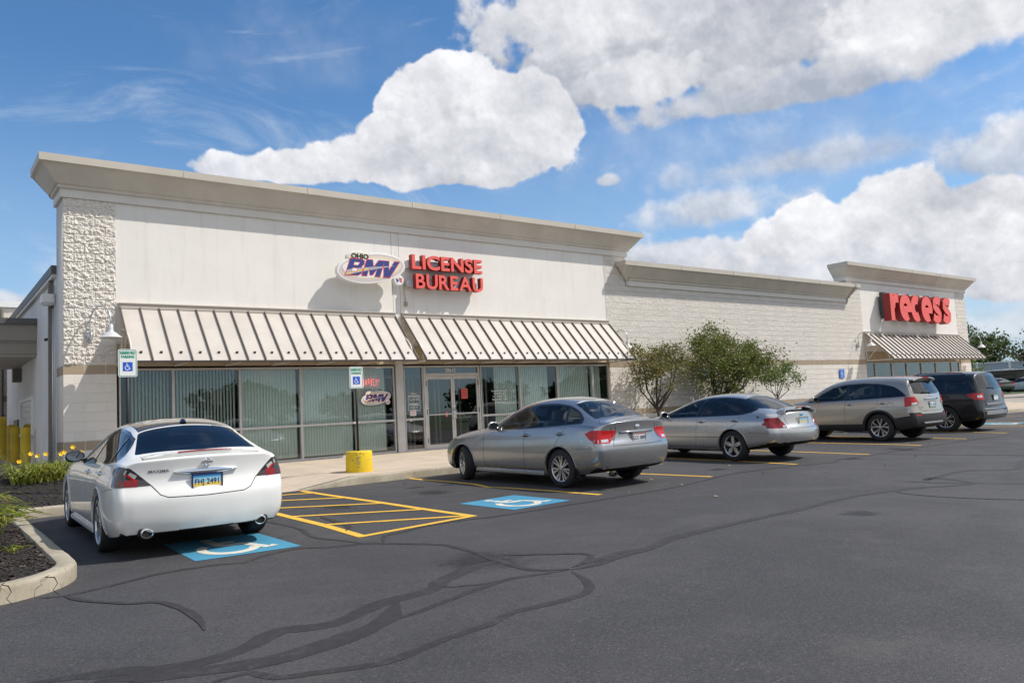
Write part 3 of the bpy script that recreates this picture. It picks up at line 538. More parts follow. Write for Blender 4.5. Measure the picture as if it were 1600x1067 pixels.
# stucco panels with a control joint strip
wallbox('stucco_wall', [(1.03, 7.985, .006, .5, 3.91, 6.25), (8.0, 8.215, .006, .5, ZH + .03, 6.25), (8.23, 16.14, .006, .5, 3.91, 6.25), (1.03, 16.14, .03, .3, 3.0, 6.25)], MATS['stucco'])
wallbox('stucco_wall', [(32.70, 42.55, .006, .5, 3.85, 6.25), (32.70, 42.55, .03, .3, 2.9, 6.25)], MATS['stucco'])
for q_ in [(1.03, 7.985, .0, .25, 2.50, 3.0), (8.23, 16.14, .0, .25, 2.50, 3.0), (32.70, 42.55, .0, .25, 2.45, 2.9)]: wallbox('lintel_band', [q_], MATS['tan_trim'])
wallbox('white_side_wall', [(.0, .25, .98, 12.4, -.1, 4.70)], MATS['white_wall'])
wallbox('roof', [(.25, 43.5, .5, 30, 4.4, 4.6)], MATS['roof_membrane']); wallbox('rear_wall', [(.25, 43.5, 29.7, 30, -.1, 4.4), (43.45, 43.73, 12, 30, -.1, 5.0)], MATS['white_wall'])
# cornices (profile swept round the raised parapets)
PR = [(0.0, 0.0), (.055, .0), (.055, .185), (.075, .19), (.11, .195), (.115, .255), (.15, .27), (.435, .625), (.470, .632), (.500, .632), (.505, .79), (0, .80)]
def cornice(path, z0, back=.5):
    parts = [('cornice_band', PR[0:3], 'cornice_band'), ('cornice_cove', PR[2:9], 'cornice'), ('coping', PR[8:12], 'coping')]
    for nm, pr, mt in parts:
        sweep(path, [(-o, h) for o, h in pr], lambda x, y: z0, None).build(nm, MATS[mt], bld)
def back_(x0, x1, z0, d=.98): wallbox('parapet', [(x0 + .01, x1 - .01, .01, d, z0 - .1, z0 + .78)], MATS['roof_membrane'])
cornice([(0, 1.0), (0, 0), (17.2, 0), (17.2, 1.0)], 6.18); back_(0, 17.2, 6.18)
cornice([(17.2, .0), (31.55, .0)], 5.17); back_(17.2, 31.55, 5.17, .5)
for sx, xx in ((-1, 17.2), (1, 31.4)):
    e = MB(); 
    for nm, pr, mt in (('cornice_band', PR[0:3], 'cornice_band'), ('cornice_cove', PR[2:9], 'cornice'), ('coping', PR[8:12], 'coping')):
        m = MB(); pp = [(xx - (.05 if sx > 0 else -.05) * 0 + sx * o, h) for o, h in pr]
        # mitred return cut: outer corner to the wall
        a = [(xx + sx * o, -o, 5.17 + h) for o, h in pr]; b_ = [(xx + sx * o, -.045, 5.17 + h) for o, h in pr]; c_ = [(xx - sx * .02, -o, 5.17 + h) for o, h in pr]
        n = len(pr); m.add(a + b_, [(i, i + 1, n + i + 1, n + i) for i in range(n - 1)]); m.add(a + c_, [(i, i + 1, n + i + 1, n + i) for i in range(n - 1)]); m.add(b_ + [(xx, -.045, 5.17 + pr[-1][1]), (xx, -.045, 5.17 + pr[0][1])], [tuple(range(n + 2))]); m.build(nm, MATS[mt], bld)
cornice([(31.45, .5), (31.45, 0), (43.74, 0), (43.74, .5)], 6.18); back_(31.45, 43.74, 6.18, .48)
for z_, xs_ in ((6.18, (2.4, 5.4, 8.45, 11.5, 14.5)), (5.17, (19.6, 22.6, 25.6, 28.6)), (6.18, (33.9, 37.0, 40.0))):
    for x_ in xs_: q = MB(); q.box(x_ - .012, x_ + .012, -.512, -.50, z_ + .628, z_ + .792); q.build('coping_seam', MATS['cornice'], bld)
# awnings
def awning(x0, x1, z1, z0, D, n, solid=False):
    a = MB(); a.add([(x0, -.06, z1), (x1, -.06, z1), (x1, -D, z0), (x0, -D, z0), (x0, -.05, z1 - .02), (x1, -.05, z1 - .02), (x1, -D + .01, z0 - .012), (x0, -D + .01, z0 - .012)], [(3, 2, 1, 0), (4, 5, 6, 7), (0, 1, 5, 4), (2, 3, 7, 6), (1, 2, 6, 5), (3, 0, 4, 7)])
    o = a.build('awning', MATS['awning_panel'], bld, recalc=False)
    f = MB(); f.box(x0 - .01, x1 + .01, -.085, .004, z1 - .005, z1 + .10); f.box(x0 - .02, x1 + .02, -.11, .004, z1 + .10, z1 + .125); f.build('flashing', MATS['awning_trim'], o)
    e = MB(); e.box(x0 - .01, x1 + .01, -D - .012, -D + .03, z0 - .045, z0 + .004); e.build('drip_edge', MATS['bronze'], o)
    r = MB(); sl = Vector((0, -D + .06, z0 - z1)); L_ = sl.length; s_ = sl.normalized(); nn = Vector((0, s_.z, -s_.y)) * 1.0
    if nn.z < 0: nn = -nn
    for k in range(n + 1):
        x = x0 + (x1 - x0) * k / n; c = Vector((x, -.06, z1)) + sl * .5 + nn * .027; r.obox(c, (.008, 0, 0), s_ * L_ / 2, nn * .026)
    r.build('standing_seam', MATS['awning_rib'], o)
    gfirst = None
    for k in range(n):
        g = MB(); x = x0 + (x1 - x0) * (k + .5) / n; c = Vector((x, -.06, z1)) + sl * .86 + nn * .012; g.obox(c, (.022, 0, 0), s_ * .016, nn * .012); g.obox(c - s_ * .014 + nn * .016, (.03, 0, 0), s_ * .006, nn * .014)
        g.build('snow_guard', MATS['bronze'], o)
    for xx in (x0 + .03, x1 - .03):
        b_ = MB(); b_.box(xx - .025, xx + .025, -.06, -.012, z0 - .04, z1 - .03); b_.box(xx - .025, xx + .025, -D + .03, -.06, z0 - .045, z0 - .005)
        pts = [(xx, -.06 - (D - .25) * sin(t * pi / 20), z0 + (z1 - z0) * .62 * cos(t * pi / 20)) for t in range(11)]; b_.tube(pts, .022, 6)
        b_.tube([(xx, -.06, z0), (xx, -D * .48, z0 + .62)], .018, 6); b_.build('awning_bracket', MATS['awning_frame'], o)
    for q in range(1, 6): b_ = MB(); xx = x0 + (x1 - x0) * q / 6; b_.box(xx - .02, xx + .02, -D + .03, -.012, z0 - .042, z0 - .008); b_.build('awning_strut', MATS['awning_frame'], o)
    return o
awning(1.10, 7.99, 3.79, 2.53, 1.22, 17); awning(8.24, 16.14, 3.79, 2.53, 1.22, 19); awning(32.72, 42.5, 3.73, 2.50, 1.30, 23)
# shop windows: frame with panes and vertical blinds behind
def window(x0, x1, yb, z0, z1, rail, gl, blinds=None, par=bld, fw=.055, glm='shop_glass'):
    f = MB(); y0, y1 = yb - .02, yb + .09
    f.box(x0, x0 + fw / 2, y0, y1, z0, z1); f.box(x1 - fw / 2, x1, y0, y1, z0, z1)
    a, b_ = x0 + fw / 2, x1 - fw / 2
    f.box(a, b_, y0 + .003, y1, z1 - .05, z1); f.box(a, b_, y0 + .003, y1, z0, z0 + .06)
    if rail: f.box(a, b_, y0 + .003, y1, rail - .028, rail + .028)
    o = f.build('window', MATS['aluminium'], par)
    zs_ = [(z0 + .06, rail - .028), (rail + .028, z1 - .05)] if rail else [(z0 + .06, z1 - .05)]
    for c, d in zs_:
        g = MB(); g.add([(a, yb + .03, c), (b_, yb + .03, c), (b_, yb + .03, d), (a, yb + .03, d)], [(0, 1, 2, 3)]); g.build('pane', MATS[glm], o, recalc=False)
    if blinds:
        ang, b0, b1, mt = blinds; v = MB(); x = max(b0, a) + .03
        while x < min(b1, b_) - .01:
            c_ = cos(radians(ang)) * .044; s_ = sin(radians(ang)) * .044; w_ = random.uniform(-.003, .003); r2 = .003
            v.add([(x - c_, yb + .16 - s_, z0 + .09), (x, yb + .16 - .006, z0 + .09), (x + c_, yb + .16 + s_, z0 + .09), (x - c_, yb + .16 - s_, z1 - .02), (x, yb + .16 - .006, z1 - .02), (x + c_ + w_, yb + .16 + s_, z1 - .02)], [(0, 1, 4, 3), (1, 2, 5, 4)]); x += .076
        v.build('vertical_blind', MATS[mt], o, recalc=False)
    return o
YW = .06
WX = [(1.09, 2.22), (2.22, 3.75), (3.75, 5.28), (5.28, 6.80), (6.80, 7.95)]
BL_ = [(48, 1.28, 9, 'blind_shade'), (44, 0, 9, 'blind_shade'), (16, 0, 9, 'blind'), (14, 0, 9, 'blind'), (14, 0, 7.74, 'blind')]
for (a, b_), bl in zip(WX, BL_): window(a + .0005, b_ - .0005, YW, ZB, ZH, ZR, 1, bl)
wallbox('storefront_post', [(7.985, 8.215, .0, .2, ZB, ZH + .04)], MATS['aluminium'])
window(8.25, 8.87, YW, ZB, ZH, ZR, 1, None, glm='door_glass')
for (a, b_), bl in zip([(10.83, 12.32), (12.32, 13.84), (13.84, 15.37), (15.37, 16.11)], [(14, 11.45, 99, 'blind'), (14, 0, 13.6, 'blind'), (14, 0, 99, 'blind'), (14, 0, 15.85, 'blind')]): window(a + .0005, b_ - .0005, YW, ZB, ZH, ZR, 1, bl)
# transom and door frame
f = MB(); f.box(8.885, 8.955, YW - .02, YW + .09, ZB, ZH); f.box(10.745, 10.80, YW - .02, YW + .09, ZB, ZH); f.box(8.955, 10.745, YW - .017, YW + .09, ZH - .05, ZH); f.box(8.955, 10.745, YW - .017, YW + .09, 2.16, 2.235)
f.box(8.955, 10.745, YW - .03, YW + .12, .070, ZB + .016); dfr = f.build('door_frame', MATS['aluminium'], bld)
g = MB(); g.add([(8.955, YW + .03, 2.235), (10.745, YW + .03, 2.235), (10.745, YW + .03, ZH - .05), (8.955, YW + .03, ZH - .05)], [(0, 1, 2, 3)]); g.build('pane', MATS['door_glass'], dfr, recalc=False)
t = MB(); add_text(t, '28642', .16, Matrix.Translation((9.62, YW + .022, 2.262)) @ FACE, bold=.004, spacing=1.05, sx=.9); t.build('street_number', mat('white_vinyl', (.80, .80, .78), .6), dfr, recalc=False)
for (a, b_, hs) in ((8.962, 9.848, 1), (9.856, 10.738, -1)):
    f = MB(); y0, y1 = YW - .005, YW + .05; z0, z1 = ZB + .018, 2.155
    f.box(a, a + .055, y0, y1, z0, z1); f.box(b_ - .055, b_, y0, y1, z0, z1); f.box(a + .055, b_ - .055, y0 + .002, y1, z1 - .09, z1); f.box(a + .055, b_ - .055, y0 + .002, y1, z0, z0 + .12); f.box(a + .055, b_ - .055, y0 - .02, y0 + .0, 1.05, 1.085)
    d = f.build('door', MATS['aluminium'], bld)
    g = MB(); g.add([(a + .055, y0 + .025, z0 + .12), (b_ - .055, y0 + .025, z0 + .12), (b_ - .055, y0 + .025, z1 - .09), (a + .055, y0 + .025, z1 - .09)], [(0, 1, 2, 3)]); g.build('pane', MATS['door_glass'], d, recalc=False)
    hx = b_ - .028 if hs > 0 else a + .028
    h = MB(); h.tube([(hx, y0, .93), (hx, y0 - .05, .93), (hx, y0 - .05, 1.20), (hx, y0, 1.20)], .014, 8); h.build('door_handle', MATS['chrome'], d, smooth=True)
    hz_ = MB()
    for z in (.35, 1.15, 1.95): hxx = a - .002 if hs > 0 else b_ + .002; hz_.box(hxx - .012, hxx + .012, y0 - .016, y0, z - .07, z + .07)
    hz_.build('hinge', MATS['bronze'], d)
l = MB(); l.lathe([(.001, -.012), (.026, -.010), (.032, 0)], seg=16, axis='y', c=(9.885, YW - .006, 1.30)); l.build('lock', MATS['chrome'], dfr, smooth=True)
# papers and lettering on the glass
def notice(name, x0, x1, z0, z1, m, par, lines=0, lc=None, y=YW + .018):
    q = MB(); q.box(x0, x1, y - .002, y, z0, z1, 0)
    for k in range(lines): zz = z1 - (z1 - z0) * (k + 1) / (lines + 1); w = (x1 - x0) * random.uniform(.55, .8); xm = (x0 + x1) / 2; q.box(xm - w / 2, xm + w / 2, y - .0035, y - .0022, zz - .008, zz + .008, 1)
    q.build(name, [MATS[m], MATS[lc or m]], par)
mat('red_paper', (.72, .10, .09), .7); mat('white_paper', (.72, .72, .70), .7); mat('ink', (.06, .05, .05), .7)
notice('red_notice', 10.15, 10.37, 1.49, 1.78, 'red_paper', dfr, 5, 'ink', YW + .016); notice('red_notice', 9.03, 9.20, 1.60, 1.86, 'red_paper', dfr, 4, 'ink', YW + .5); notice('white_notice', 9.58, 9.66, .99, 1.13, 'red_paper', dfr, 2, 'white_paper', YW + .016)
notice('white_notice', 8.43, 8.62, 1.07, 1.24, 'white_paper', dfr, 2, 'red_paper', YW + .02); notice('white_notice', 9.05, 9.16, 1.27, 1.5, 'white_paper', dfr, 3, 'ink', YW + .5); notice('white_notice', 9.52, 9.78, 1.48, 1.80, 'white_paper', dfr, 5, 'ink', YW + 1.2)
def vinyl(lines, x, z, size, par, cx=False, gap=1.35, y=YW + .02, mt='white_vinyl', sx=1.0):
    q = MB()
    for k, s in enumerate(lines): add_text(q, s, size, Matrix.Translation((x, y, z - k * size * gap)) @ FACE, bold=.001, sx=sx, align='CENTER' if cx else 'LEFT')
    q.build('window_lettering', MATS[mt], par, recalc=False)
vinyl(['No Smoking', 'Licensing & Registration'], 9.98, 1.02, .062, dfr, sx=.8)
vinyl(['Hours', 'Mon 8-6:30', 'Tue-Fri 8-5'], 8.56, 1.66, .085, dfr, True, 1.0, sx=.85); vinyl(['Closed', 'Sat 8-12'], 8.56, 1.36, .085, dfr, True, 1.0, sx=.85)
vinyl(['License Bureau Hours', 'Mon 8:00 - 6:30', 'Tue - Fri 8:00 - 5:00', 'Saturday 8:00 - 12:00', 'Sunday Closed'], 11.53, 1.66, .075, dfr, True, 1.15, sx=.85)
q = MB()
for z0, z1 in ((1.41, 1.62), (1.22, 1.36)):
    for a in ((8.38, 8.745, z1, z1 + .012), (8.38, 8.745, z0 - .012, z0), (8.37, 8.38, z0, z1), (8.745, 8.755, z0, z1)): q.box(a[0], a[1], YW + .018, YW + .02, a[2], a[3])
q.build('window_lettering', MATS['white_vinyl'], dfr, recalc=False)
# interior room
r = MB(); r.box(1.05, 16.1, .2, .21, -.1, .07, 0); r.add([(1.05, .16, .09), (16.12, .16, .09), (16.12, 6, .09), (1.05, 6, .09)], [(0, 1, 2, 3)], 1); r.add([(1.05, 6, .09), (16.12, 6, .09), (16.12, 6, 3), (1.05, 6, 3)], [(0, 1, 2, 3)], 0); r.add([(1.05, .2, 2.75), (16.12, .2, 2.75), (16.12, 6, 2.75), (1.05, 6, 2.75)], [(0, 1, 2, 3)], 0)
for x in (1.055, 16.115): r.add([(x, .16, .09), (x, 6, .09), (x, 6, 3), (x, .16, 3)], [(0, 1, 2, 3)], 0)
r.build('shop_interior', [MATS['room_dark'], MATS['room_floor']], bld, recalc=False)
# inner vestibule frames seen through the doors
v = MB()
for x in (8.4, 9.2, 9.35, 10.1, 10.25, 11.0): v.box(x, x + .05, 1.5, 1.56, .09, 2.3)
v.box(8.4, 11.05, 1.5, 1.56, 2.2, 2.27); v.box(11.18, 11.23, .5, .56, .09, 2.4); v.box(11.33, 11.36, .5, .56, .09, 2.4); v.build('vestibule_frame', MATS['aluminium'], bld)
# right hand shop
RW = [(32.73, 33.62), (33.62, 35.2), (35.2, 36.65), (36.65, 38.17), (38.17, 39.75), (39.75, 41.5), (41.5, 42.45)]
for a, b_ in RW: window(a + .0005, b_ - .0005, YW, ZB, 2.42, ZR, 1, None, glm='far_glass')
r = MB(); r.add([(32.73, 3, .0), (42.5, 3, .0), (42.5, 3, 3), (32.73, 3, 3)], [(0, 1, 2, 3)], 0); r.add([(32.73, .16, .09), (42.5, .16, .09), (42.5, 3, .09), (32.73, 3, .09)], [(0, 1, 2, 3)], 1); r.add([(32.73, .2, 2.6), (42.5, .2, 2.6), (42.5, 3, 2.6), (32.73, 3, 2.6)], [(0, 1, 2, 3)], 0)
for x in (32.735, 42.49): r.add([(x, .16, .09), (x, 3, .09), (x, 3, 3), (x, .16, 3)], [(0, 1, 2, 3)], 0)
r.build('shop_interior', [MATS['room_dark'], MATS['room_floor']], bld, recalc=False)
# side elevation: parapet cap, downspout, drive-up window, canopy
c = MB(); c.box(-.10, .30, .985, 12.5, 4.66, 4.86); c.build('parapet_cap', MATS['dark_coping'], bld); c = MB(); c.box(-.085, .0, .99, 12.45, 4.58, 4.66); c.build('cap_strip', MATS['coping'], bld)
d = MB(); d.box(-.10, -.002, 1.42, 1.55, .25, 4.58); d.build('downspout', MATS['pipe_brown'], bld, bevel=.01); d = MB(); d.tube([(-.05, 1.15, .25), (-.05, 1.15, 3.9)], .018, 8); d.tube([(-.03, 1.02, .25), (-.03, 1.02, 4.4)], .012, 6); d.build('conduit', MATS['galv'], bld, smooth=True)
d = MB(); d.box(-.27, -.003, 1.05, 1.42, 4.02, 4.22); d.box(-.24, -.04, 1.08, 1.38, 3.985, 4.02); d.build('emergency_light', MATS['white_metal'], bld, bevel=.012)
d = MB(); d.tube([(-.01, 2.0, 3.30), (-.12, 1.98, 3.27)], .035, 8); d.build('security_camera', MATS['gloss_black'], bld)
f = MB(); f.box(-.05, .01, 5.2, 5.28, 1.12, 2.02); f.box(-.05, .01, 7.87, 7.95, 1.12, 2.02); f.box(-.05, .01, 5.2, 7.95, 2.02, 2.10); f.box(-.14, .01, 5.15, 8.0, 1.06, 1.12); w_ = f.build('window', MATS['white_metal'], bld)
g = MB(); g.add([(-.012, 5.28, 1.12), (-.012, 7.87, 1.12), (-.012, 7.87, 2.02), (-.012, 5.28, 2.02)], [(0, 1, 2, 3)]); g.build('pane', MATS['dark_glass'], w_, recalc=False)
f = MB(); f.box(-.06, .01, 8.65, 9.7, .9, 1.56); f.build('night_drop_box', MATS['pipe_brown'], bld, bevel=.01)
f = MB(); f.box(-.22, -.003, 8.0, 8.3, 2.65, 3.05); f.build('canopy_light', MATS['pipe_brown'], bld, bevel=.01)
cn = MB(); cn.box(-7.5, -.002, 4.45, 9.2, 3.16, 3.45); cn.box(-7.5, -.002, 4.40, 9.25, 3.50, 3.92); cn.box(-7.5, -.002, 4.43, 9.22, 3.45, 3.50); cn.build('canopy', MATS['canopy_paint'], bld); cn = MB(); cn.box(-7.6, .06, 4.34, 9.3, 3.92, 4.07); cn.build('canopy_cap', MATS['dark_coping'], bld); cn = MB(); cn.box(-7.4, -.01, 4.5, 9.15, 3.10, 3.16); cn.build('soffit', MATS['soffit'], bld)
cn = MB(); cn.box(-7.4, -6.9, 4.6, 5.1, .1, 3.1); cn.box(-7.4, -6.9, 8.5, 9.0, .1, 3.1); cn.build('canopy_column', MATS['white_wall'], bld)
w = MB(); w.box(-14, 2.5, 15, 15.4, -.1, 5.8); w.build('rear_wing_wall', MATS['split_block_mid'], bld); w = MB(); w.box(-14.1, 2.6, 14.9, 15.5, 5.8, 6.02); w.build('rear_wing_cap', MATS['white_metal'], bld); w = MB(); w.tube([(.03, 14.9, .2), (.03, 14.9, 5.7)], .06, 8); w.build('downspout', MATS['pipe_brown'], bld)
# ================================================================ CARS
def itab(tab, x):
    if x <= tab[0][0]: return tab[0][1]
    for (a, va), (b, vb) in zip(tab, tab[1:]):
        if x <= b: return va + (vb - va) * (x - a) / (b - a)
    return tab[-1][1]
def inpoly(px, py, poly):
    r = False; n = len(poly)
    for i in range(n):
        x1, y1 = poly[i]; x2, y2 = poly[i - 1]
        if (y1 > py) != (y2 > py) and px < (x2 - x1) * (py - y1) / (y2 - y1) + x1: r = not r
    return r
def round_poly(poly, r=.04, seg=4):
    out = []; n = len(poly)
    for i in range(n):
        p0, p, p1 = Vector(poly[i - 1]), Vector(poly[i]), Vector(poly[(i + 1) % n])
        d0 = (p0 - p); d1 = (p1 - p); rr = min(r, d0.length * .4, d1.length * .4)
        a = p + d0.normalized() * rr; b = p + d1.normalized() * rr
        for k in range(seg + 1):
            t = k / seg; q = a * (1 - t) ** 2 + p * 2 * t * (1 - t) + b * t * t; out.append((q.x, q.y))
    return out
def shrink(poly, d):
    n = len(poly); A = sum(poly[i - 1][0] * poly[i][1] - poly[i][0] * poly[i - 1][1] for i in range(n)); sg = 1 if A > 0 else -1; out = []
    for i in range(n):
        p0, p, p1 = Vector(poly[i - 1]), Vector(poly[i]), Vector(poly[(i + 1) % n])
        a = (p - p0).normalized(); b = (p1 - p).normalized(); na = Vector((-a.y, a.x)) * sg; nb = Vector((-b.y, b.x)) * sg
        m = (na + nb); m = m.normalized() if m.length > .1 else na
        k = d / max(.35, m.dot(na)); out.append(tuple(p + m * k))
    return out
def cut(bm, poly, ax, cond):
    """slice faces of bm along the outline of poly, seen along an axis; ax = the two coordinate indices"""
    n = len(poly); A0, A1 = ax
    bx0, bx1 = min(q[0] for q in poly) - .003, max(q[0] for q in poly) + .003; by0, by1 = min(q[1] for q in poly) - .003, max(q[1] for q in poly) + .003
    def box(f):
        c0 = [v.co[A0] for v in f.verts]; c1 = [v.co[A1] for v in f.verts]; return min(c0), max(c0), min(c1), max(c1)
    cand = {}
    for f in bm.faces:
        c = f.verts[0].co
        if c[A0] < bx0 - .3 or c[A0] > bx1 + .3 or c[A1] < by0 - .3 or c[A1] > by1 + .3: continue
        q = box(f)
        if q[0] > bx1 or q[1] < bx0 or q[2] > by1 or q[3] < by0 or not cond(f): continue
        cand[f] = q
    for i in range(n):
        a = poly[i - 1]; b = poly[i]
        if (a[0] - b[0]) ** 2 + (a[1] - b[1]) ** 2 < 1e-10: continue
        lo0, hi0 = min(a[0], b[0]) - .002, max(a[0], b[0]) + .002; lo1, hi1 = min(a[1], b[1]) - .002, max(a[1], b[1]) + .002
        fs = [f for f, q in cand.items() if not (q[1] < lo0 or q[0] > hi0 or q[3] < lo1 or q[2] > hi1)]
        if not fs: continue
        es = {e for f in fs for e in f.edges}; vs = {v for f in fs for v in f.verts}
        co = [0, 0, 0]; no = [0, 0, 0]; co[A0], co[A1] = a; no[A0], no[A1] = b[1] - a[1], a[0] - b[0]
        for f in fs: del cand[f]
        r = bmesh.ops.bisect_plane(bm, geom=list(vs) + list(es) + fs, plane_co=co, plane_no=Vector(no).normalized(), dist=1e-5)
        for g in r['geom']:
            if isinstance(g, bmesh.types.BMFace): cand[g] = box(g)
def car_shell(C):
    """C: dict of tables. returns bmesh of the closed shell after subdivision (level 3)"""
    st = C['st']; nS = len(st); V = {}; bm = bmesh.new()
    xF, xR = st[0], st[-1]
    def endx(front, y, z, yref):
        t = C['front'] if front else C['rear']
        return itab(t, z) + (-1 if front else 1) * C['bulge'][0 if front else 1] * (abs(y) / yref) ** 2.2
    def ring(x, i):
        w = itab(C['w'], x); zb = itab(C['zb'], x); zs = itab(C['zsh'], x); zc = itab(C['zc'], x)
        ysh = w - itab(C['tuck'], x); g = itab(C['gh'], x)     # g: 1 in greenhouse, 0 on hood / deck
        so = C.get('sideoff', (.014, .002, 0, .002, .012))
        lv = [(w - itab(C['sill'], x), zb)] + [(w - o_, zb + (zs - zb) * f_) for o_, f_ in zip(so, (.13, .31, .50, .64, .81))] + [(ysh, zs)]
        yr = itab(C['yr'], x); zr = itab(C['zr'], x); ybi = itab(C['ybi'], x); zbi = itab(C['zbi'], x)
        gm = (ybi + (yr - ybi) * .5 + .018 * g, zbi + (zr - zbi) * .5 + (.0 if g > .5 else .006))
        top = [(ysh, zs), (ybi, zbi), gm, (yr, zr), (yr * .52, zr + (zc - zr) * .78), (0, zc)]
        bot = [lv[0], (w * .84, zb - .0), (w * .66, zb), (w * .45, zb), (w * .22, zb), (0, zb)]
        return lv, top, bot
    L = 7; K = 6
    for i, x in enumerate(st):
        lv, top, bot = ring(x, i); pts = {}
        for l in range(L): pts[('s', l)] = lv[l]
        for k in range(1, K): pts[('t', k)] = top[k]; pts[('b', k)] = bot[k]
        interior = {}
        if i in (0, nS - 1):
            for l in range(1, L - 1):
                for k in range(1, K):
                    f = (lv[l][1] - lv[0][1]) / (lv[-1][1] - lv[0][1])
                    interior[('e', l, k)] = (top[k][0] / top[0][0] * lv[l][0], bot[k][1] + f * (top[k][1] - bot[k][1]))
        yref = lv[3][0]
        for key, (y, z) in list(pts.items()) + list(interior.items()):
            if x > C['xm']: f = max(0, 1 - (xF - x) / C['fall'][0]); sh = (endx(1, y, z, yref) - xF) * f ** 1.2
            else: f = max(0, 1 - (x - xR) / C['fall'][1]); sh = (endx(0, y, z, yref) - xR) * f ** 1.2
            for sd in (1, -1):
                if sd < 0 and abs(y) < 1e-6: V[(i, key, -1)] = V[(i, key, 1)]; continue
                V[(i, key, sd)] = bm.verts.new((x + sh, y * sd, z))
    def q(a, b, c, d, sd):
        f = [a, b, c, d]; f = f if sd > 0 else f[::-1]
        if len(set(f)) == 4: return bm.faces.new(f)
    for i in range(nS - 1):
        for sd in (1, -1):
            path = [('b', k) for k in range(K - 1, 0, -1)] + [('s', l) for l in range(L)] + [('t', k) for k in range(1, K)]
            for a, b in zip(path, path[1:]): q(V[(i, a, sd)], V[(i + 1, a, sd)], V[(i + 1, b, sd)], V[(i, b, sd)], sd)
    for i, fl in ((0, 1), (nS - 1, -1)):
        for sd in (1, -1):
            def G(l, k):
                if k == 0: return V[(i, ('s', l), sd)]
                if l == 0: return V[(i, ('b', k), sd)]
                if l == L - 1: return V[(i, ('t', k), sd)]
                return V[(i, ('e', l, k), sd)]
            for l in range(L - 1):
                for k in range(K - 1): q(G(l, k), G(l + 1, k), G(l + 1, k + 1), G(l, k + 1), -sd * fl)
    bmesh.ops.recalc_face_normals(bm, faces=bm.faces)
    cr = bm.edges.layers.float.new('crease_edge')
    for i in range(nS - 1):
        for sd in (1, -1):
            for key, c in ((('s', L - 1), itab(C['crease'], st[i])), (('s', 0), .55)):
                e = bm.edges.get((V[(i, key, sd)], V[(i + 1, key, sd)]))
                if e: e[cr] = c
    for kk in range(1, K):     # decklid edge
        for sd in (1, -1):
            a, b = V[(nS - 1, ('t', kk), sd)], V[(nS - 1, (('t', kk - 1) if kk > 1 else ('s', L - 1)), sd)]
            e = bm.edges.get((a, b)) if a != b else None
            if e: e[cr] = C.get('deckcrease', .4)
    me = bpy.data.meshes.new('tmp'); bm.to_mesh(me); bm.free()
    o = bpy.data.objects.new('tmp', me); COL.objects.link(o)
    sm = o.modifiers.new('s', 'SUBSURF'); sm.levels = C.get('lod', 3); sm.render_levels = sm.levels
    dg = bpy.context.evaluated_depsgraph_get(); me2 = bpy.data.meshes.new_from_object(o.evaluated_get(dg))
    bpy.data.objects.remove(o); bpy.data.meshes.remove(me)
    return me2
def smooth_normals(me, ref, bv, tris, off=None):
    """custom normals copied from the uncut shell so that cut edges do not disturb the shading"""
    ns = []
    for v in me.vertices:
        loc, no, idx, d = bv.find_nearest(v.co)
        ns.append(no_interp(ref, tris, idx, loc))
    me.polygons.foreach_set('use_smooth', [True] * len(me.polygons))
    me.normals_split_custom_set_from_vertices(ns)
def no_interp(ref, tris, idx, loc):
    a, b, c = tris[idx]; A, B, Cc = ref.vertices[a], ref.vertices[b], ref.vertices[c]
    n = (B.co - A.co).cross(Cc.co - A.co); d = n.length_squared or 1
    wa = (B.co - loc).cross(Cc.co - loc).dot(n) / d; wb = (Cc.co - loc).cross(A.co - loc).dot(n) / d
    r = A.normal * wa + B.normal * wb + Cc.normal * (1 - wa - wb)
    return r.normalized() if r.length > 1e-6 else A.normal.copy()
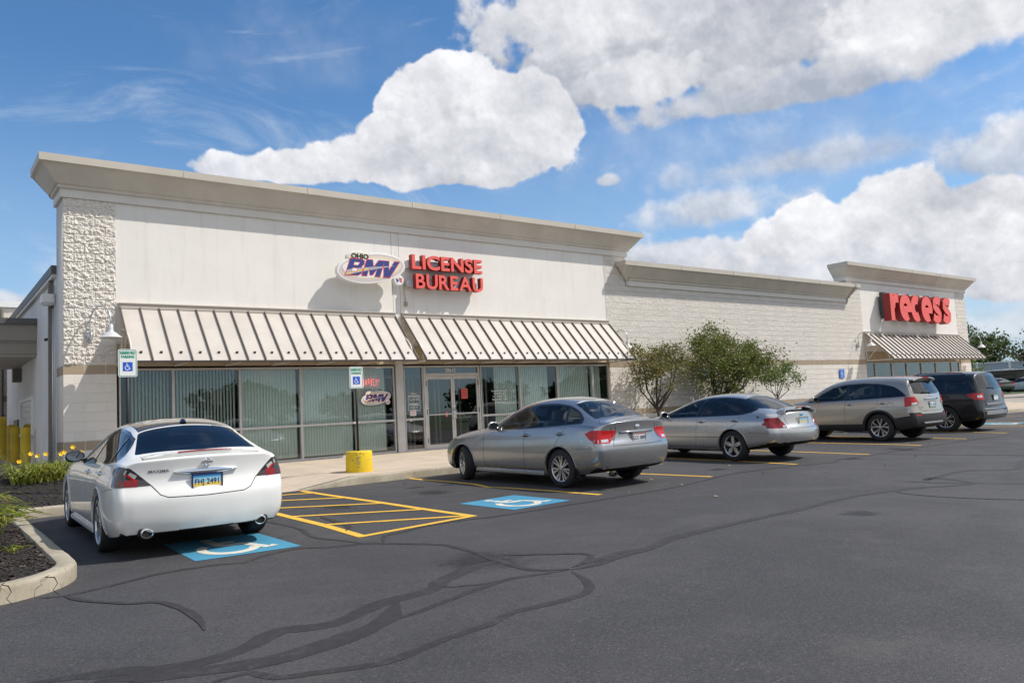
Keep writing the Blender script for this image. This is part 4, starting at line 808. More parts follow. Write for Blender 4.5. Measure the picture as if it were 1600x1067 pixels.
def wheel(parent, x, y, R, rim, width, kind, steer=0.0, side=1, zc=0.0):
    """wheel centred at x, y (outer face towards side)"""
    w = thing('wheel', None, None, (x, y, R + zc), 0); w.parent = parent; w.rotation_euler = (0, 0, steer)
    s = side; h = width / 2
    t = MB(); pr = [(rim * .98, -h * .82), (rim * 1.02, -h), (rim + (R - rim) * .55, -h * 1.04), (R - .02, -h * .93), (R - .004, -h * .75), (R, -h * .4), (R, h * .4), (R - .004, h * .75), (R - .02, h * .93), (rim + (R - rim) * .55, h * 1.04), (rim * 1.02, h), (rim * .98, h * .82)]
    t.lathe(pr, seg=48, axis='y'); t.build('tyre', MATS['tyre'], w, smooth=True, auto=35)
    m = MB(); f = s * h
    m.lathe([(rim * .985, -h * .8), (rim * .93, f * .1), (rim * .93, f * .80), (rim * .965, f * .93), (rim * 1.015, f * .97), (rim * 1.015, f * .86)], seg=48, axis='y')
    m.lathe([(.001, f * .90), (rim * .13, f * .88), (rim * .16, f * .72), (rim * .17, f * .2)], seg=20, axis='y')
    n, style = kind
    for k in range(n):
        t0 = 2 * pi * k / n + pi / 2
        def P(r, a, yy): return (r * cos(t0 + a), yy, r * sin(t0 + a))
        def spoke(a_in, a_out, c_in, c_out):
            ri, ro = rim * .12, rim * .945
            rm = rim * .5; fr = [f * .86, f * .78, f * .88]
            A = []
            for rr, cc, aa, yy in ((ri, c_in, a_in, fr[0]), (rm, (c_in + c_out) / 2, (a_in + a_out) / 2, fr[1]), (ro, c_out, a_out, fr[2])):
                A += [P(rr, cc - aa, yy), P(rr, cc + aa, yy), P(rr, cc + aa * 1.25, yy - s * .035), P(rr, cc - aa * 1.25, yy - s * .035)]
            fs = []
            for b in (0, 4): fs += [(b + j, b + (j + 1) % 4, b + 4 + (j + 1) % 4, b + 4 + j) for j in range(4)]
            m.add(A, fs)
        if style == 'five': spoke(.62, .16, 0, 0)
        elif style == 'split': spoke(.20, .075, -.14, -.17); spoke(.20, .075, .14, .17)
        elif style == 'twin': spoke(.16, .10, -.10, -.27); spoke(.16, .10, .10, .27)
        elif style == 'thin': spoke(.24, .085, 0, 0)
    m.build('rim', MATS['alloy'], w, smooth=True, auto=30)
    d = MB(); d.lathe([(.001, f * .05), (rim * .62, f * .05), (rim * .62, f * -.05), (rim * .95, f * -.1)], seg=32, axis='y'); d.build('brake_disc', MATS['brake'], w, smooth=True, auto=30)
    return w
def seat(mb, x, y, z, back=.62, lean=.22, w=.25, head=True):
    mb.obox((x + .05, y, z + .09), (.24, 0, .03), (0, w, 0), (-.01, 0, .08))
    mb.obox((x - .2 - lean * .35, y, z + .12 + back / 2), (.06, 0, .015), (0, w, 0), (-lean * .5, 0, back / 2))
    if head: mb.obox((x - .22 - lean * .95, y, z + .12 + back + .1), (.045, 0, .01), (0, .12, 0), (-.02, 0, .08))
def build_car(C, label, loc, rz, pitch, group=None, steer=0.0):
    P = C['paint']; root = thing('parked_car', label, C.get('cat', 'car'), loc, 0, group)
    root.rotation_mode = 'XYZ'
    root.matrix_world = Matrix.Translation(loc) @ Matrix.Rotation(pitch, 4, 'X') @ Matrix.Rotation(rz, 4, 'Z')
    ref = car_shell(C); ref.calc_loop_triangles(); tris = [tuple(t.vertices) for t in ref.loop_triangles]
    bv = BVHTree.FromPolygons([v.co.copy() for v in ref.vertices], tris)
    bm = bmesh.new(); bm.from_mesh(ref)
    R = C['R']; wb = C['wb']; Ra = C.get('Ra', R + .055)
    circ = lambda cx: [(cx + Ra * cos(t * pi / 20) * C.get('arx', 1.0), R - .01 + Ra * sin(t * pi / 20)) for t in range(-6, 27)]
    side = lambda f: abs(f.normal.y) > .25
    arches = [circ(0), circ(wb)]
    for a in arches: cut(bm, a, (0, 2), lambda f: abs(f.calc_center_median().y) > .45 and f.calc_center_median().z < R + Ra + .05)
    # regions: (name, polygon, view, material, offset, test)
    lay = bm.faces.layers.int.new('reg'); regs = [None]
    def region(name, poly, view, mt, off=0.0, cond=None, mode='all'):
        if view == 'side': ax = (0, 2); c0 = lambda f: abs(f.normal.y) > .3
        elif view == 'rear': ax = (1, 2); c0 = lambda f: f.normal.x < -.25 and f.calc_center_median().x < C['xm']
        elif view == 'front': ax = (1, 2); c0 = lambda f: f.normal.x > .25 and f.calc_center_median().x > C['xm']
        elif view == 'topr': ax = (0, 1); c0 = lambda f: f.normal.z > .2 and f.calc_center_median().x < C['xm']
        elif view == 'topf': ax = (0, 1); c0 = lambda f: f.normal.z > .15 and f.calc_center_median().x > C['xm']
        c1 = (lambda f: c0(f) and cond(f)) if cond else c0
        cut(bm, poly, ax, c1); idx = next((i for i, q in enumerate(regs) if q and q[0] == name and name in ('tail_light', 'rear_bumper', 'roof_panel')), None)
        if idx is None: regs.append((name, mt, off)); idx = len(regs) - 1
        for f in bm.faces:
            if not c1(f): continue
            c = f.calc_center_median()
            if inpoly(c[ax[0]], c[ax[1]], poly): f[lay] = idx
    for r in C['regions']:
        r = list(r); poly = r[1]
        if len(r) == 4: r.append(0.0)
        if r[0] in ('door', 'trunk_lid', 'tailgate', 'bumper') and len(r) == 5: r.append(lambda f: f[lay] == 0)
        region(*r)
    # delete arch faces and split off underside
    dele = []
    for f in bm.faces:
        c = f.calc_center_median()
        if abs(c.y) > .45 and any(inpoly(c.x, c.z, a) for a in arches): dele.append(f)
    bmesh.ops.delete(bm, geom=dele, context='FACES')
    regs.append(('underbody', MATS['underbody'], 0)); ub = len(regs) - 1
    for f in bm.faces:
        if f.normal.z < -.6 and f.calc_center_median().z < .45: f[lay] = ub
    ob = {}
    for idx in range(len(regs)):
        sides = (0,)
        if regs[idx] and regs[idx][0] in ('door', 'window', 'tail_light', 'headlight', 'side_marker', 'rear_fog'): sides = (1, -1)
        for sd in sides:
            fs = [f for f in bm.faces if f[lay] == idx and (sd == 0 or f.calc_center_median().y * sd > 0)]
            if not fs: continue
            b2 = bmesh.new(); vm = {}
            for f in fs:
                vv = []
                for v in f.verts:
                    if v not in vm: vm[v] = b2.verts.new(v.co)
                    vv.append(vm[v])
                try: b2.faces.new(vv)
                except ValueError: pass
            b2.normal_update(); name, mt, off = regs[idx] if regs[idx] else ('body', P, 0.0)
            nrm = {}
            for v in b2.verts:
                l_, n_, i_, d_ = bv.find_nearest(v.co); nrm[v] = no_interp(ref, tris, i_, l_)
            if off:
                for v in b2.verts: v.co += nrm[v] * off
            # rim turned inwards along every open edge
            dep = .022 if idx == 0 or name in ('trim', 'door', 'trunk_lid', 'tailgate', 'rear_bumper', 'bumper') else .008
            be = [e for e in b2.edges if e.is_boundary]
            ex = bmesh.ops.extrude_edge_only(b2, edges=be)['geom']
            for g in ex:
                if isinstance(g, bmesh.types.BMVert):
                    near = nrm_near(g.co, bv, ref, tris)
                    g.co -= near * dep
            me = bpy.data.meshes.new(name); b2.to_mesh(me); b2.free(); me.materials.append(mt)
            smooth_normals(me, ref, bv, tris)
            o = bpy.data.objects.new(name, me); COL.objects.link(o); o.parent = root
            ob.setdefault(name, []).append(o)
    bm.free()
    body = ob['body'][0]
    # projection of drawn lines and small plates on the shell
    def hit(view, a, b, sd=1):
        if view == 'side': o, d = Vector((a, 3 * sd, b)), Vector((0, -sd, 0))
        elif view == 'rear': o, d = Vector((-4, a, b)), Vector((1, 0, 0))
        elif view == 'front': o, d = Vector((8, a, b)), Vector((-1, 0, 0))
        else: o, d = Vector((a, b, 4)), Vector((0, 0, -1))
        l, n, i, dd = bv.ray_cast(o, d)
        if l is None: return None, None
        return l, no_interp(ref, tris, i, l)
    def line(view, pts, wd=.006, sds=(1, -1), off=.0012, mb=None, mi=0):
        for sd in sds:
            prev = None
            for (a, b), (c, d) in zip(pts, pts[1:]):
                L_ = sqrt((a - c) ** 2 + (b - d) ** 2); n = max(1, int(L_ / .05))
                for k in range(n + 1):
                    t = k / n; yy = sd if view in ('rear', 'front', 'topr') else 1
                    if view == 'side': l, nn_ = hit('side', a + (c - a) * t, b + (d - b) * t, sd)
                    elif view == 'topr': l, nn_ = hit('topr', a + (c - a) * t, (b + (d - b) * t) * sd)
                    else: l, nn_ = hit(view, (a + (c - a) * t) * yy, b + (d - b) * t)
                    if l is None: prev = None; continue
                    l = l + nn_ * off
                    if prev is not None and (l - prev[0]).length > 1e-4:
                        tg = (l - prev[0]).normalized(); w1 = prev[1].cross(tg).normalized() * wd / 2; w2 = nn_.cross(tg).normalized() * wd / 2
                        mb.add([prev[0] - w1, prev[0] + w1, l + w2, l - w2], [(0, 1, 2, 3)], mi)
                    prev = (l, nn_)
    for ln in C.get('lines', []):
        ln = list(ln) + [.006, (1, -1)][len(ln) - 2:]
        for s1 in ln[3]:
            sm = MB(); line(ln[0], ln[1], ln[2], (s1,), .0012, sm)
            if sm.v: sm.build('panel_seam', MATS['seam'], root, recalc=False)
    for ln in C.get('chrome', []):
        cm = MB(); line(ln[0], ln[1], ln[2], ln[3] if len(ln) > 3 else (1, -1), .004, cm); cm.build('chrome_strip', MATS['chrome'], root, recalc=False)
    # wheel wells
    for cx in (0, wb):
        for sd in (1, -1):
            ww = MB(); yo = itab(C['w'], cx) - .03; yi = .42
            pts = []
            for k in range(0, 21):
                t = -.02 * pi + 1.04 * pi * k / 20; pts.append((cx + (Ra + .004) * cos(t) * C.get('arx', 1.0), R - .01 + (Ra + .004) * sin(t)))
            n = len(pts); ww.add([(q[0], yo * sd, q[1]) for q in pts] + [(q[0], yi * sd, q[1]) for q in pts], [(i, i + 1, n + i + 1, n + i) for i in range(n - 1)] + [tuple(range(n, 2 * n))])
            ww.build('wheel_well', MATS['black_plastic'], root, recalc=False)
    # arch lips
    for ai, cx in enumerate((0, wb)):
        for sd in (1, -1):
            al = MB(); ring = []
            for k in range(0, 25):
                t = -.12 * pi + 1.24 * pi * k / 24
                l, n_ = hit('side', cx + (Ra + .012) * cos(t) * C.get('arx', 1.0), R - .01 + (Ra + .012) * sin(t), sd)
                if l is None or l.z < C['lipz']: continue
                l2 = Vector((cx + (Ra - .002) * cos(t) * C.get('arx', 1.0), l.y, R - .01 + (Ra - .002) * sin(t)))
                ow = C.get('lipw', .0)
                l1, n1_ = hit('side', cx + (Ra + .012 + ow) * cos(t) * C.get('arx', 1.0), R - .01 + (Ra + .012 + ow) * sin(t), sd)
                if l1 is None: continue
                ring.append((l1 + n1_ * .002, l + n_ * (.010 if not ow else .016), l2 + Vector((0, .008 * sd, 0)), l2 - Vector((0, .05 * sd, 0))))
            for a, b in zip(ring, ring[1:]): al.add(list(a) + list(b), [(0, 1, 5, 4), (1, 2, 6, 5), (2, 3, 7, 6)])
            al.build('wheel_arch', C.get('lipmat', P), root, smooth=True)
    for cx, st_ in ((0, 0), (wb, steer)):
        for sd in (1, -1):
            yy = (itab(C['w'], cx) - C.get('inset', .02) - C['tw'] / 2) * sd
            wheel(root, cx, yy, R, C['rim'], C['tw'], C['spokes'], st_, sd)
    # interior
    it = MB(); cz = C['cabin']; fl = C.get('floor', .30)
    it.box(cz[0], cz[1], -.70, .70, fl, fl + .03)
    it.box(cz[1] - .25, cz[1] + .12, -.66, .66, fl, C['belt'] - .07)      # dashboard
    it.box(cz[0] - .10, cz[0] + .2, -.62, .62, fl, C['belt'] - .08)        # shelf
    for sd in (1, -1): it.box(cz[0] + .2, cz[1] - .25, .66 * sd - .02, .66 * sd + .02, fl, C['belt'] - .08)
    it.build('cabin_trim', MATS['interior'], root)
    for sx in C['seats']:
        for sd in (1, -1):
            s_ = MB(); seat(s_, sx, .36 * sd, fl + .12, C.get('seatback', .56), head=(sx > .5 or C.get('rearhead', True))); s_.build('seat', C.get('seatmat', MATS['seat']), root, bevel=.025)
    sw = MB(); cx_, cz_ = cz[1] - .38, C['belt'] - .06
    pts = [(cx_ - .07 * sin(t * pi / 12), .37 + .18 * cos(t * pi / 12), cz_ + .17 * sin(t * pi / 12)) for t in range(25)]
    sw.tube(pts, .014, 6, cap=False); sw.tube([(cx_ + .02, .37, cz_), (cx_ + .25, .37, cz_ - .08)], .03, 6); sw.obox((cx_, .37, cz_), (.02, 0, 0), (0, .16, 0), (0, 0, .03))
    sw.build('steering_wheel', MATS['interior'], root, smooth=True)
    mr = MB(); mr.obox((cz[1] - .50, 0, C['H'] - .16), (.012, 0, .0), (0, .12, 0), (0, 0, .033)); mr.build('rear_view_mirror', MATS['interior'], root, bevel=.01)
    # door mirrors
    mx, mz = C['mirror']
    for sd in (1, -1):
        l, n_ = hit('side', mx, mz, sd)
        y0 = abs(l.y)
        m_ = MB()
        def P2(u, v, y0=y0, sd=sd):
            a = u * 2 * pi; b = v * pi; k = sin(b)
            e = lambda t, p_: (abs(t) ** p_) * (1 if t > 0 else -1)
            yy = y0 + .115 + e(cos(a), .75) * k * .115; zz = mz + .045 + e(sin(a), .75) * k * .073; xx = mx + .0 - cos(b) * (.05 if b > pi / 2 else .075) * -1
            return (xx if b <= pi / 2 else mx - .035, yy * sd, zz) if 0 else (mx + .07 * cos(b) if b < pi / 2 else mx + .02 * cos(b), yy * sd, zz)
        m_.grid(P2, 20, 12); m_.obox((mx + .01, (y0 + .02) * sd, mz + .0), (.03, 0, 0), (0, .04, 0), (0, 0, .018))
        o = m_.build('door_mirror', C.get('mirmat', P), root, smooth=True)
        g_ = MB(); g_.add([(mx - .022, (y0 + .115 + .098 * cos(a)) * sd, mz + .045 + .058 * sin(a)) for a in [2 * pi * k / 16 for k in range(16)]], [tuple(range(16))]); g_.build('mirror_glass', MATS['mirror'], o, recalc=False)
    for (hx, hzz, hw) in C['handles']:
        for sd in (1, -1):
            l, n_ = hit('side', hx, hzz, sd)
            h_ = MB(); t_ = n_.cross(Vector((0, 0, 1))).normalized(); up = t_.cross(n_)
            h_.tube([l + t_ * (hw * a) + n_ * b for a, b in ((-1, .0), (-.85, .022), (-.3, .030), (.3, .030), (.85, .022), (1, .0))], .012, 8)
            h_.build('door_handle', C.get('handmat', P), root, smooth=True)
            hc = MB(); hc.add([l + n_ * .002 + t_ * (hw * .8 * cos(k * pi / 8)) + up * (.03 * sin(k * pi / 8)) for k in range(16)], [tuple(range(16))]); hc.build('handle_cup', MATS['seam_soft'], root, recalc=False)
    # number plate
    root['hit'] = 0; del root['hit']
    return root, hit, line
def nrm_near(co, bv, ref, tris):
    l, n, i, d = bv.find_nearest(co); return no_interp(ref, tris, i, l)
def plate(root, x, z, tilt, txt, bgm, tcol, frame=None, stripe=None, w=.305, h=.152, y=0.0):
    p_ = MB(); M = Matrix.Translation((x, y, z)) @ Matrix.Rotation(tilt, 4, 'Y') @ Matrix(((0, 0, -1, 0), (-1, 0, 0, 0), (0, 1, 0, 0), (0, 0, 0, 1)))
    def bx(x0, x1, y0, y1, z0, z1, mi):
        q = MB(); q.box(x0, x1, y0, y1, z0, z1); p_.add([tuple(M @ Vector(v)) for v in q.v], q.f, mi)
    bx(-w / 2, w / 2, -h / 2, h / 2, 0, .004, 0)
    if frame:
        e = .013
        for q in ((-w / 2 - e, w / 2 + e, h / 2 - .006, h / 2 + e), (-w / 2 - e, w / 2 + e, -h / 2 - e, -h / 2 + .018), (-w / 2 - e, -w / 2 + .004, -h / 2 - e, h / 2 + e), (w / 2 - .004, w / 2 + e, -h / 2 - e, h / 2 + e)): bx(q[0], q[1], q[2], q[3], 0, .009, 2)
    if txt:
        vs, fs = text_mesh(txt, .085, sx=.80, bold=.0015, align='CENTER', spacing=1.06)
        p_.add([tuple(M @ Vector((v[0], v[1] - .028, .0062))) for v in vs], fs, 1)
    ms = [bgm, tcol, frame or tcol]
    if stripe:
        for (x0, x1, y0, y1, m) in stripe:
            ms.append(m); bx(x0, x1, y0, y1, .0035, .0052, len(ms) - 1)
    return p_.build('number_plate', ms, root)
def lerp_poly(top, bot, xa_b, xa_t, xb_b, xb_t, n=10, ins=.0):
    """outline between two curves; a is the front limit (larger x), b the rear limit"""
    P = []
    for k in range(n + 1): x = xa_t + (xb_t - xa_t) * k / n; P.append((x, itab(top, x) - ins))
    for k in range(n + 1): x = xb_b + (xa_b - xb_b) * k / n; P.append((x, itab(bot, x) + ins))
    out = [P[0]]
    for q in P[1:]:
        if (q[0] - out[-1][0]) ** 2 + (q[1] - out[-1][1]) ** 2 > 1e-5: out.append(q)
    return out
CARS = {}
# ---- silver sedan (near middle)
def silver_sedan():
    top = [(-.50, 1.09), (-.40, 1.17), (-.22, 1.285), (0, 1.365), (.3, 1.405), (.75, 1.41), (1.1, 1.375), (1.4, 1.27), (1.75, 1.09), (1.98, .965)]
    bot = [(-.50, 1.065), (.2, 1.02), (1.0, .975), (1.98, .955)]
    C = dict(st=[3.70, 3.66, 3.54, 3.3, 2.95, 2.5, 2.12, 1.8, 1.45, 1.15, .8, .4, .02, -.25, -.5, -.74, -.88, -.955, -.985], xm=1.2,
             w=[(-.985, .80), (-.955, .845), (-.88, .885), (-.6, .905), (0, .915), (2.9, .91), (3.3, .885), (3.54, .84), (3.66, .77), (3.70, .70)],
             tuck=[(-1, .06), (0, .055), (2, .045), (3.7, .05)], sill=[(-1, .10), (0, .07), (2.7, .07), (3.7, .12)],
             zb=[(-1, .33), (-.6, .24), (0, .19), (2.7, .19), (3.3, .20), (3.7, .24)],
             zsh=[(-.985, 1.0), (-.7, 1.035), (-.2, 1.03), (.4, 1.0), (1.4, .965), (2.1, .945), (2.6, .90), (3.1, .82), (3.5, .72), (3.7, .64)],
             zc=[(-.985, 1.085), (-.88, 1.115), (-.74, 1.13), (-.5, 1.235), (-.25, 1.375), (.02, 1.475), (.4, 1.525), (.8, 1.52), (1.15, 1.475), (1.45, 1.385), (1.8, 1.215), (2.12, 1.035), (2.5, .985), (2.95, .925), (3.3, .84), (3.54, .76), (3.7, .68)],
             gh=[(-.75, 0), (-.5, 1), (1.9, 1), (2.12, 0)],
             yr=[(-.985, .60), (-.74, .64), (-.5, .60), (-.25, .565), (.02, .56), (.8, .575), (1.15, .575), (1.45, .60), (1.8, .665), (2.12, .72), (2.5, .62), (3.3, .56), (3.7, .48)],
             zr=[(-.985, 1.06), (-.74, 1.10), (-.5, 1.18), (-.25, 1.315), (.02, 1.42), (.4, 1.465), (.8, 1.46), (1.15, 1.415), (1.45, 1.32), (1.8, 1.145), (2.12, .985), (2.5, .965), (2.95, .90), (3.3, .82), (3.7, .67)],
             ybi=[(-.985, .70), (-.7, .79), (-.3, .825), (1.8, .825), (2.12, .81), (3.3, .76), (3.7, .60)],
             zbi=[(-.985, 1.03), (-.7, 1.06), (-.3, 1.055), (.4, 1.025), (1.4, .99), (2.12, .965), (2.6, .93), (3.1, .85), (3.5, .745), (3.7, .655)],
             crease=[(-1, .35), (.5, .45), (2, .35), (3, .1)], front=[(.2, 3.62), (.35, 3.71), (.55, 3.72), (.68, 3.66), (.8, 3.55)],
             rear=[(.25, -.90), (.36, -.985), (.5, -1.03), (.66, -1.05), (.735, -1.03), (.77, -.97), (.95, -.945), (1.05, -.97), (1.10, -.985)], bulge=(.26, .11), fall=(.7, .45), deckcrease=.6,
             R=.325, Ra=.375, wb=2.75, rim=.215, tw=.205, spokes=(7, 'split'), paint=M_('silver_paint'), cabin=(-.55, 1.85), belt=1.0, seats=(1.0, .1), H=1.50, mirror=(1.72, 1.0), handles=[(.86, .87, .10), (-.02, .895, .10)], lipz=.2)
    W1 = lerp_poly(top, bot, 1.90, 1.93, .98, .90, 12, .022); W2 = lerp_poly(top, bot, .86, .78, -.07, .02, 10, .022); W3 = lerp_poly(top, bot, -.10, -.02, -.40, -.33, 8, .022)
    C['regions'] = [('trim', lerp_poly(top, bot, 1.97, 1.98, -.47, -.45, 26), 'side', M_('gloss_black'), -.003), ('window', round_poly(W1, .02, 2), 'side', M_('car_glass'), -.010), ('window', W2, 'side', M_('car_glass'), -.010), ('window', round_poly(W3, .02, 2), 'side', M_('car_glass'), -.010),
        ('windshield', round_poly([(1.28, .54), (1.32, .0), (1.28, -.54), (2.02, -.70), (2.16, 0), (2.02, .70)], .06), 'topf', M_('car_glass'), -.006),
        ('rear_window', round_poly([(-.03, .50), (-.01, .0), (-.03, -.50), (-.62, -.625), (-.70, 0), (-.62, .625)], .05), 'topr', M_('rear_glass'), -.006),
        ('tail_light', [(-.60, .90), (-.72, .955), (-1.02, .955), (-1.02, .745), (-.90, .745), (-.72, .80)], 'side', M_('red_lens'), .004, lambda f: f.normal.x < .5 and f.calc_center_median().x < -.5),
        ('tail_light', [(.475, .94), (.92, .955), (.92, .745), (.64, .745), (.51, .865)], 'rear', M_('red_lens'), .004), ('tail_light', [(-.475, .94), (-.92, .955), (-.92, .745), (-.64, .745), (-.51, .865)], 'rear', M_('red_lens'), .004),
        ('headlight', [(3.15, .80), (3.60, .72), (3.72, .64), (3.72, .56), (3.55, .58), (3.25, .70)], 'side', M_('clear_lens'), .003), ('side_marker', [(3.36, .745), (3.15, .80), (3.24, .715)], 'side', M_('amber_lens'), .006),
        ('door', [(2.07, .945), (2.07, .45), (2.03, .285), (.93, .285), (.90, .6), (.90, .98)], 'side', M_('silver_paint')), ('door', [(.885, .98), (.885, .6), (.91, .285), (.42, .285), (.30, .50), (.10, .70), (-.02, .86), (-.13, 1.03)], 'side', M_('silver_paint'))]
    gap = []
    C['lines'] = [('side', [(2.07, .93), (2.07, .45), (2.03, .285), (.42, .285), (.30, .50), (.10, .70), (-.02, .86), (-.13, 1.02)]), ('side', [(.90, .97), (.90, .6), (.92, .285)]), ('side', [(-.40, .66), (-.75, .665), (-.93, .70)], .004),
        ('rear', [(.50, 1.02), (.48, .93), (.50, .86), (.60, .70), (.0, .695)], .007), ('rear', [(-.50, 1.02), (-.48, .93), (-.50, .86), (-.60, .70), (.0, .695)], .007, (1,)),
        ('topr', [(-.72, .0), (-.66, .60), (-.80, .72), (-.93, .55)], .005)]
    C['lines'][3] = ('rear', [(.50, 1.02), (.48, .93), (.50, .86), (.60, .70), (.0, .695)], .007)
    C['lines'].pop(4)
    return C
def finish_silver(root, hit, line):
    P = M_('silver_paint')
    # plate recess lip, plate, badge, exhaust, mud flaps, lens detail
    m = MB(); l = [hit('rear', y, .90)[0] for y in (-.40, 0, .40)]
    m.tube([q + Vector((-.012, 0, .0)) for q in (l[0], hit('rear', -.2, .90)[0], l[1], hit('rear', .2, .90)[0], l[2])], .022, 8); m.build('trunk_trim', P, root, smooth=True)
    q = hit('rear', 0, .80)[0]; plate(root, q.x - .016, .80, -.10, 'GCS 3889', M_('plate_white'), M_('plate_navy'), M_('alloy'), [(-.15, -.11, -.07, -.03, M_('plate_red')), (-.14, .14, .055, .072, M_('plate_red'))])
    q = hit('rear', 0, .985)[0]; e = MB(); e.lathe([(.001, .006), (.036, .005), (.046, 0)], seg=20, axis='x'); o = e.build('emblem', M_('chrome'), root, smooth=True); o.scale = (1, 1.25, .72); o.location = (q.x - .012, 0, .985); o.rotation_euler = (0, 0, pi)
    for sd in (1,):
        e = MB(); q = hit('rear', .62, .27)[0]; e.lathe([(.040, .12), (.044, 0), (.036, .002), (.034, .12)], seg=20, axis='x'); o = e.build('exhaust_pipe', M_('brake'), root, smooth=True); o.location = (-1.0, .62, .25)
    for sd in (1, -1):
        f = MB(); f.box(-.40, -.385, .70 * sd - .0, .89 * sd, .18, .42); f.build('mud_flap', M_('black_plastic'), root)
        f = MB(); f.box(2.33, 2.345, .72 * sd, .89 * sd, .16, .40); f.build('mud_flap', M_('black_plastic'), root)
    # clear strip in tail lights
    for sd in (1, -1):
        g = MB(); line('side', [(-.80, .79), (-.88, .775)], .05, (sd,), .007, g)
        line('rear', [(.90 * sd, .775), (.66 * sd, .785)], .05, (1,), .007, g); g.build('reversing_lamp', M_('clear_lens'), root, recalc=False)
    rk = MB()
    for sd in (1, -1):
        rk.prism([(.855, .19), (.905, .20), (.915, .275), (.885, .29)], .40, 2.34, 'y') if 0 else None
        pr = [(.40, .185), (2.34, .185), (2.34, .275), (.40, .275)]
        rk.box(.41, 2.33, min(.84 * sd, .905 * sd), max(.84 * sd, .905 * sd), .185, .265)
    rk.build('side_skirt', P, root, bevel=.02)
    t = MB(); add_text(t, 'LEGACY', .045, Matrix.Translation((hit('rear', -.52, .73)[0].x - .004, .0, 0)) @ Matrix(((0, 0, -1, 0), (-1, 0, 0, .0), (0, 1, 0, 0), (0, 0, 0, 1))), depth=.001)
    # small lettering right of the plate
    M = Matrix.Translation((0, -.46, .80)) @ Matrix(((0, 0, -1, 0), (-1, 0, 0, 0), (0, 1, 0, 0), (0, 0, 0, 1)))
    t = MB(); vs, fs = text_mesh('SUBARU', .035, align='LEFT', bold=.001)
    for yy, tx in ((.60, 'LEGACY'),):
        vs, fs = text_mesh(tx, .040, align='LEFT', bold=.001); x0 = hit('rear', .55, .80)[0].x - .004
        t.add([(x0, .66 - v[0], .795 + v[1]) for v in vs], fs)
    t.build('lettering', M_('chrome'), root, recalc=False)
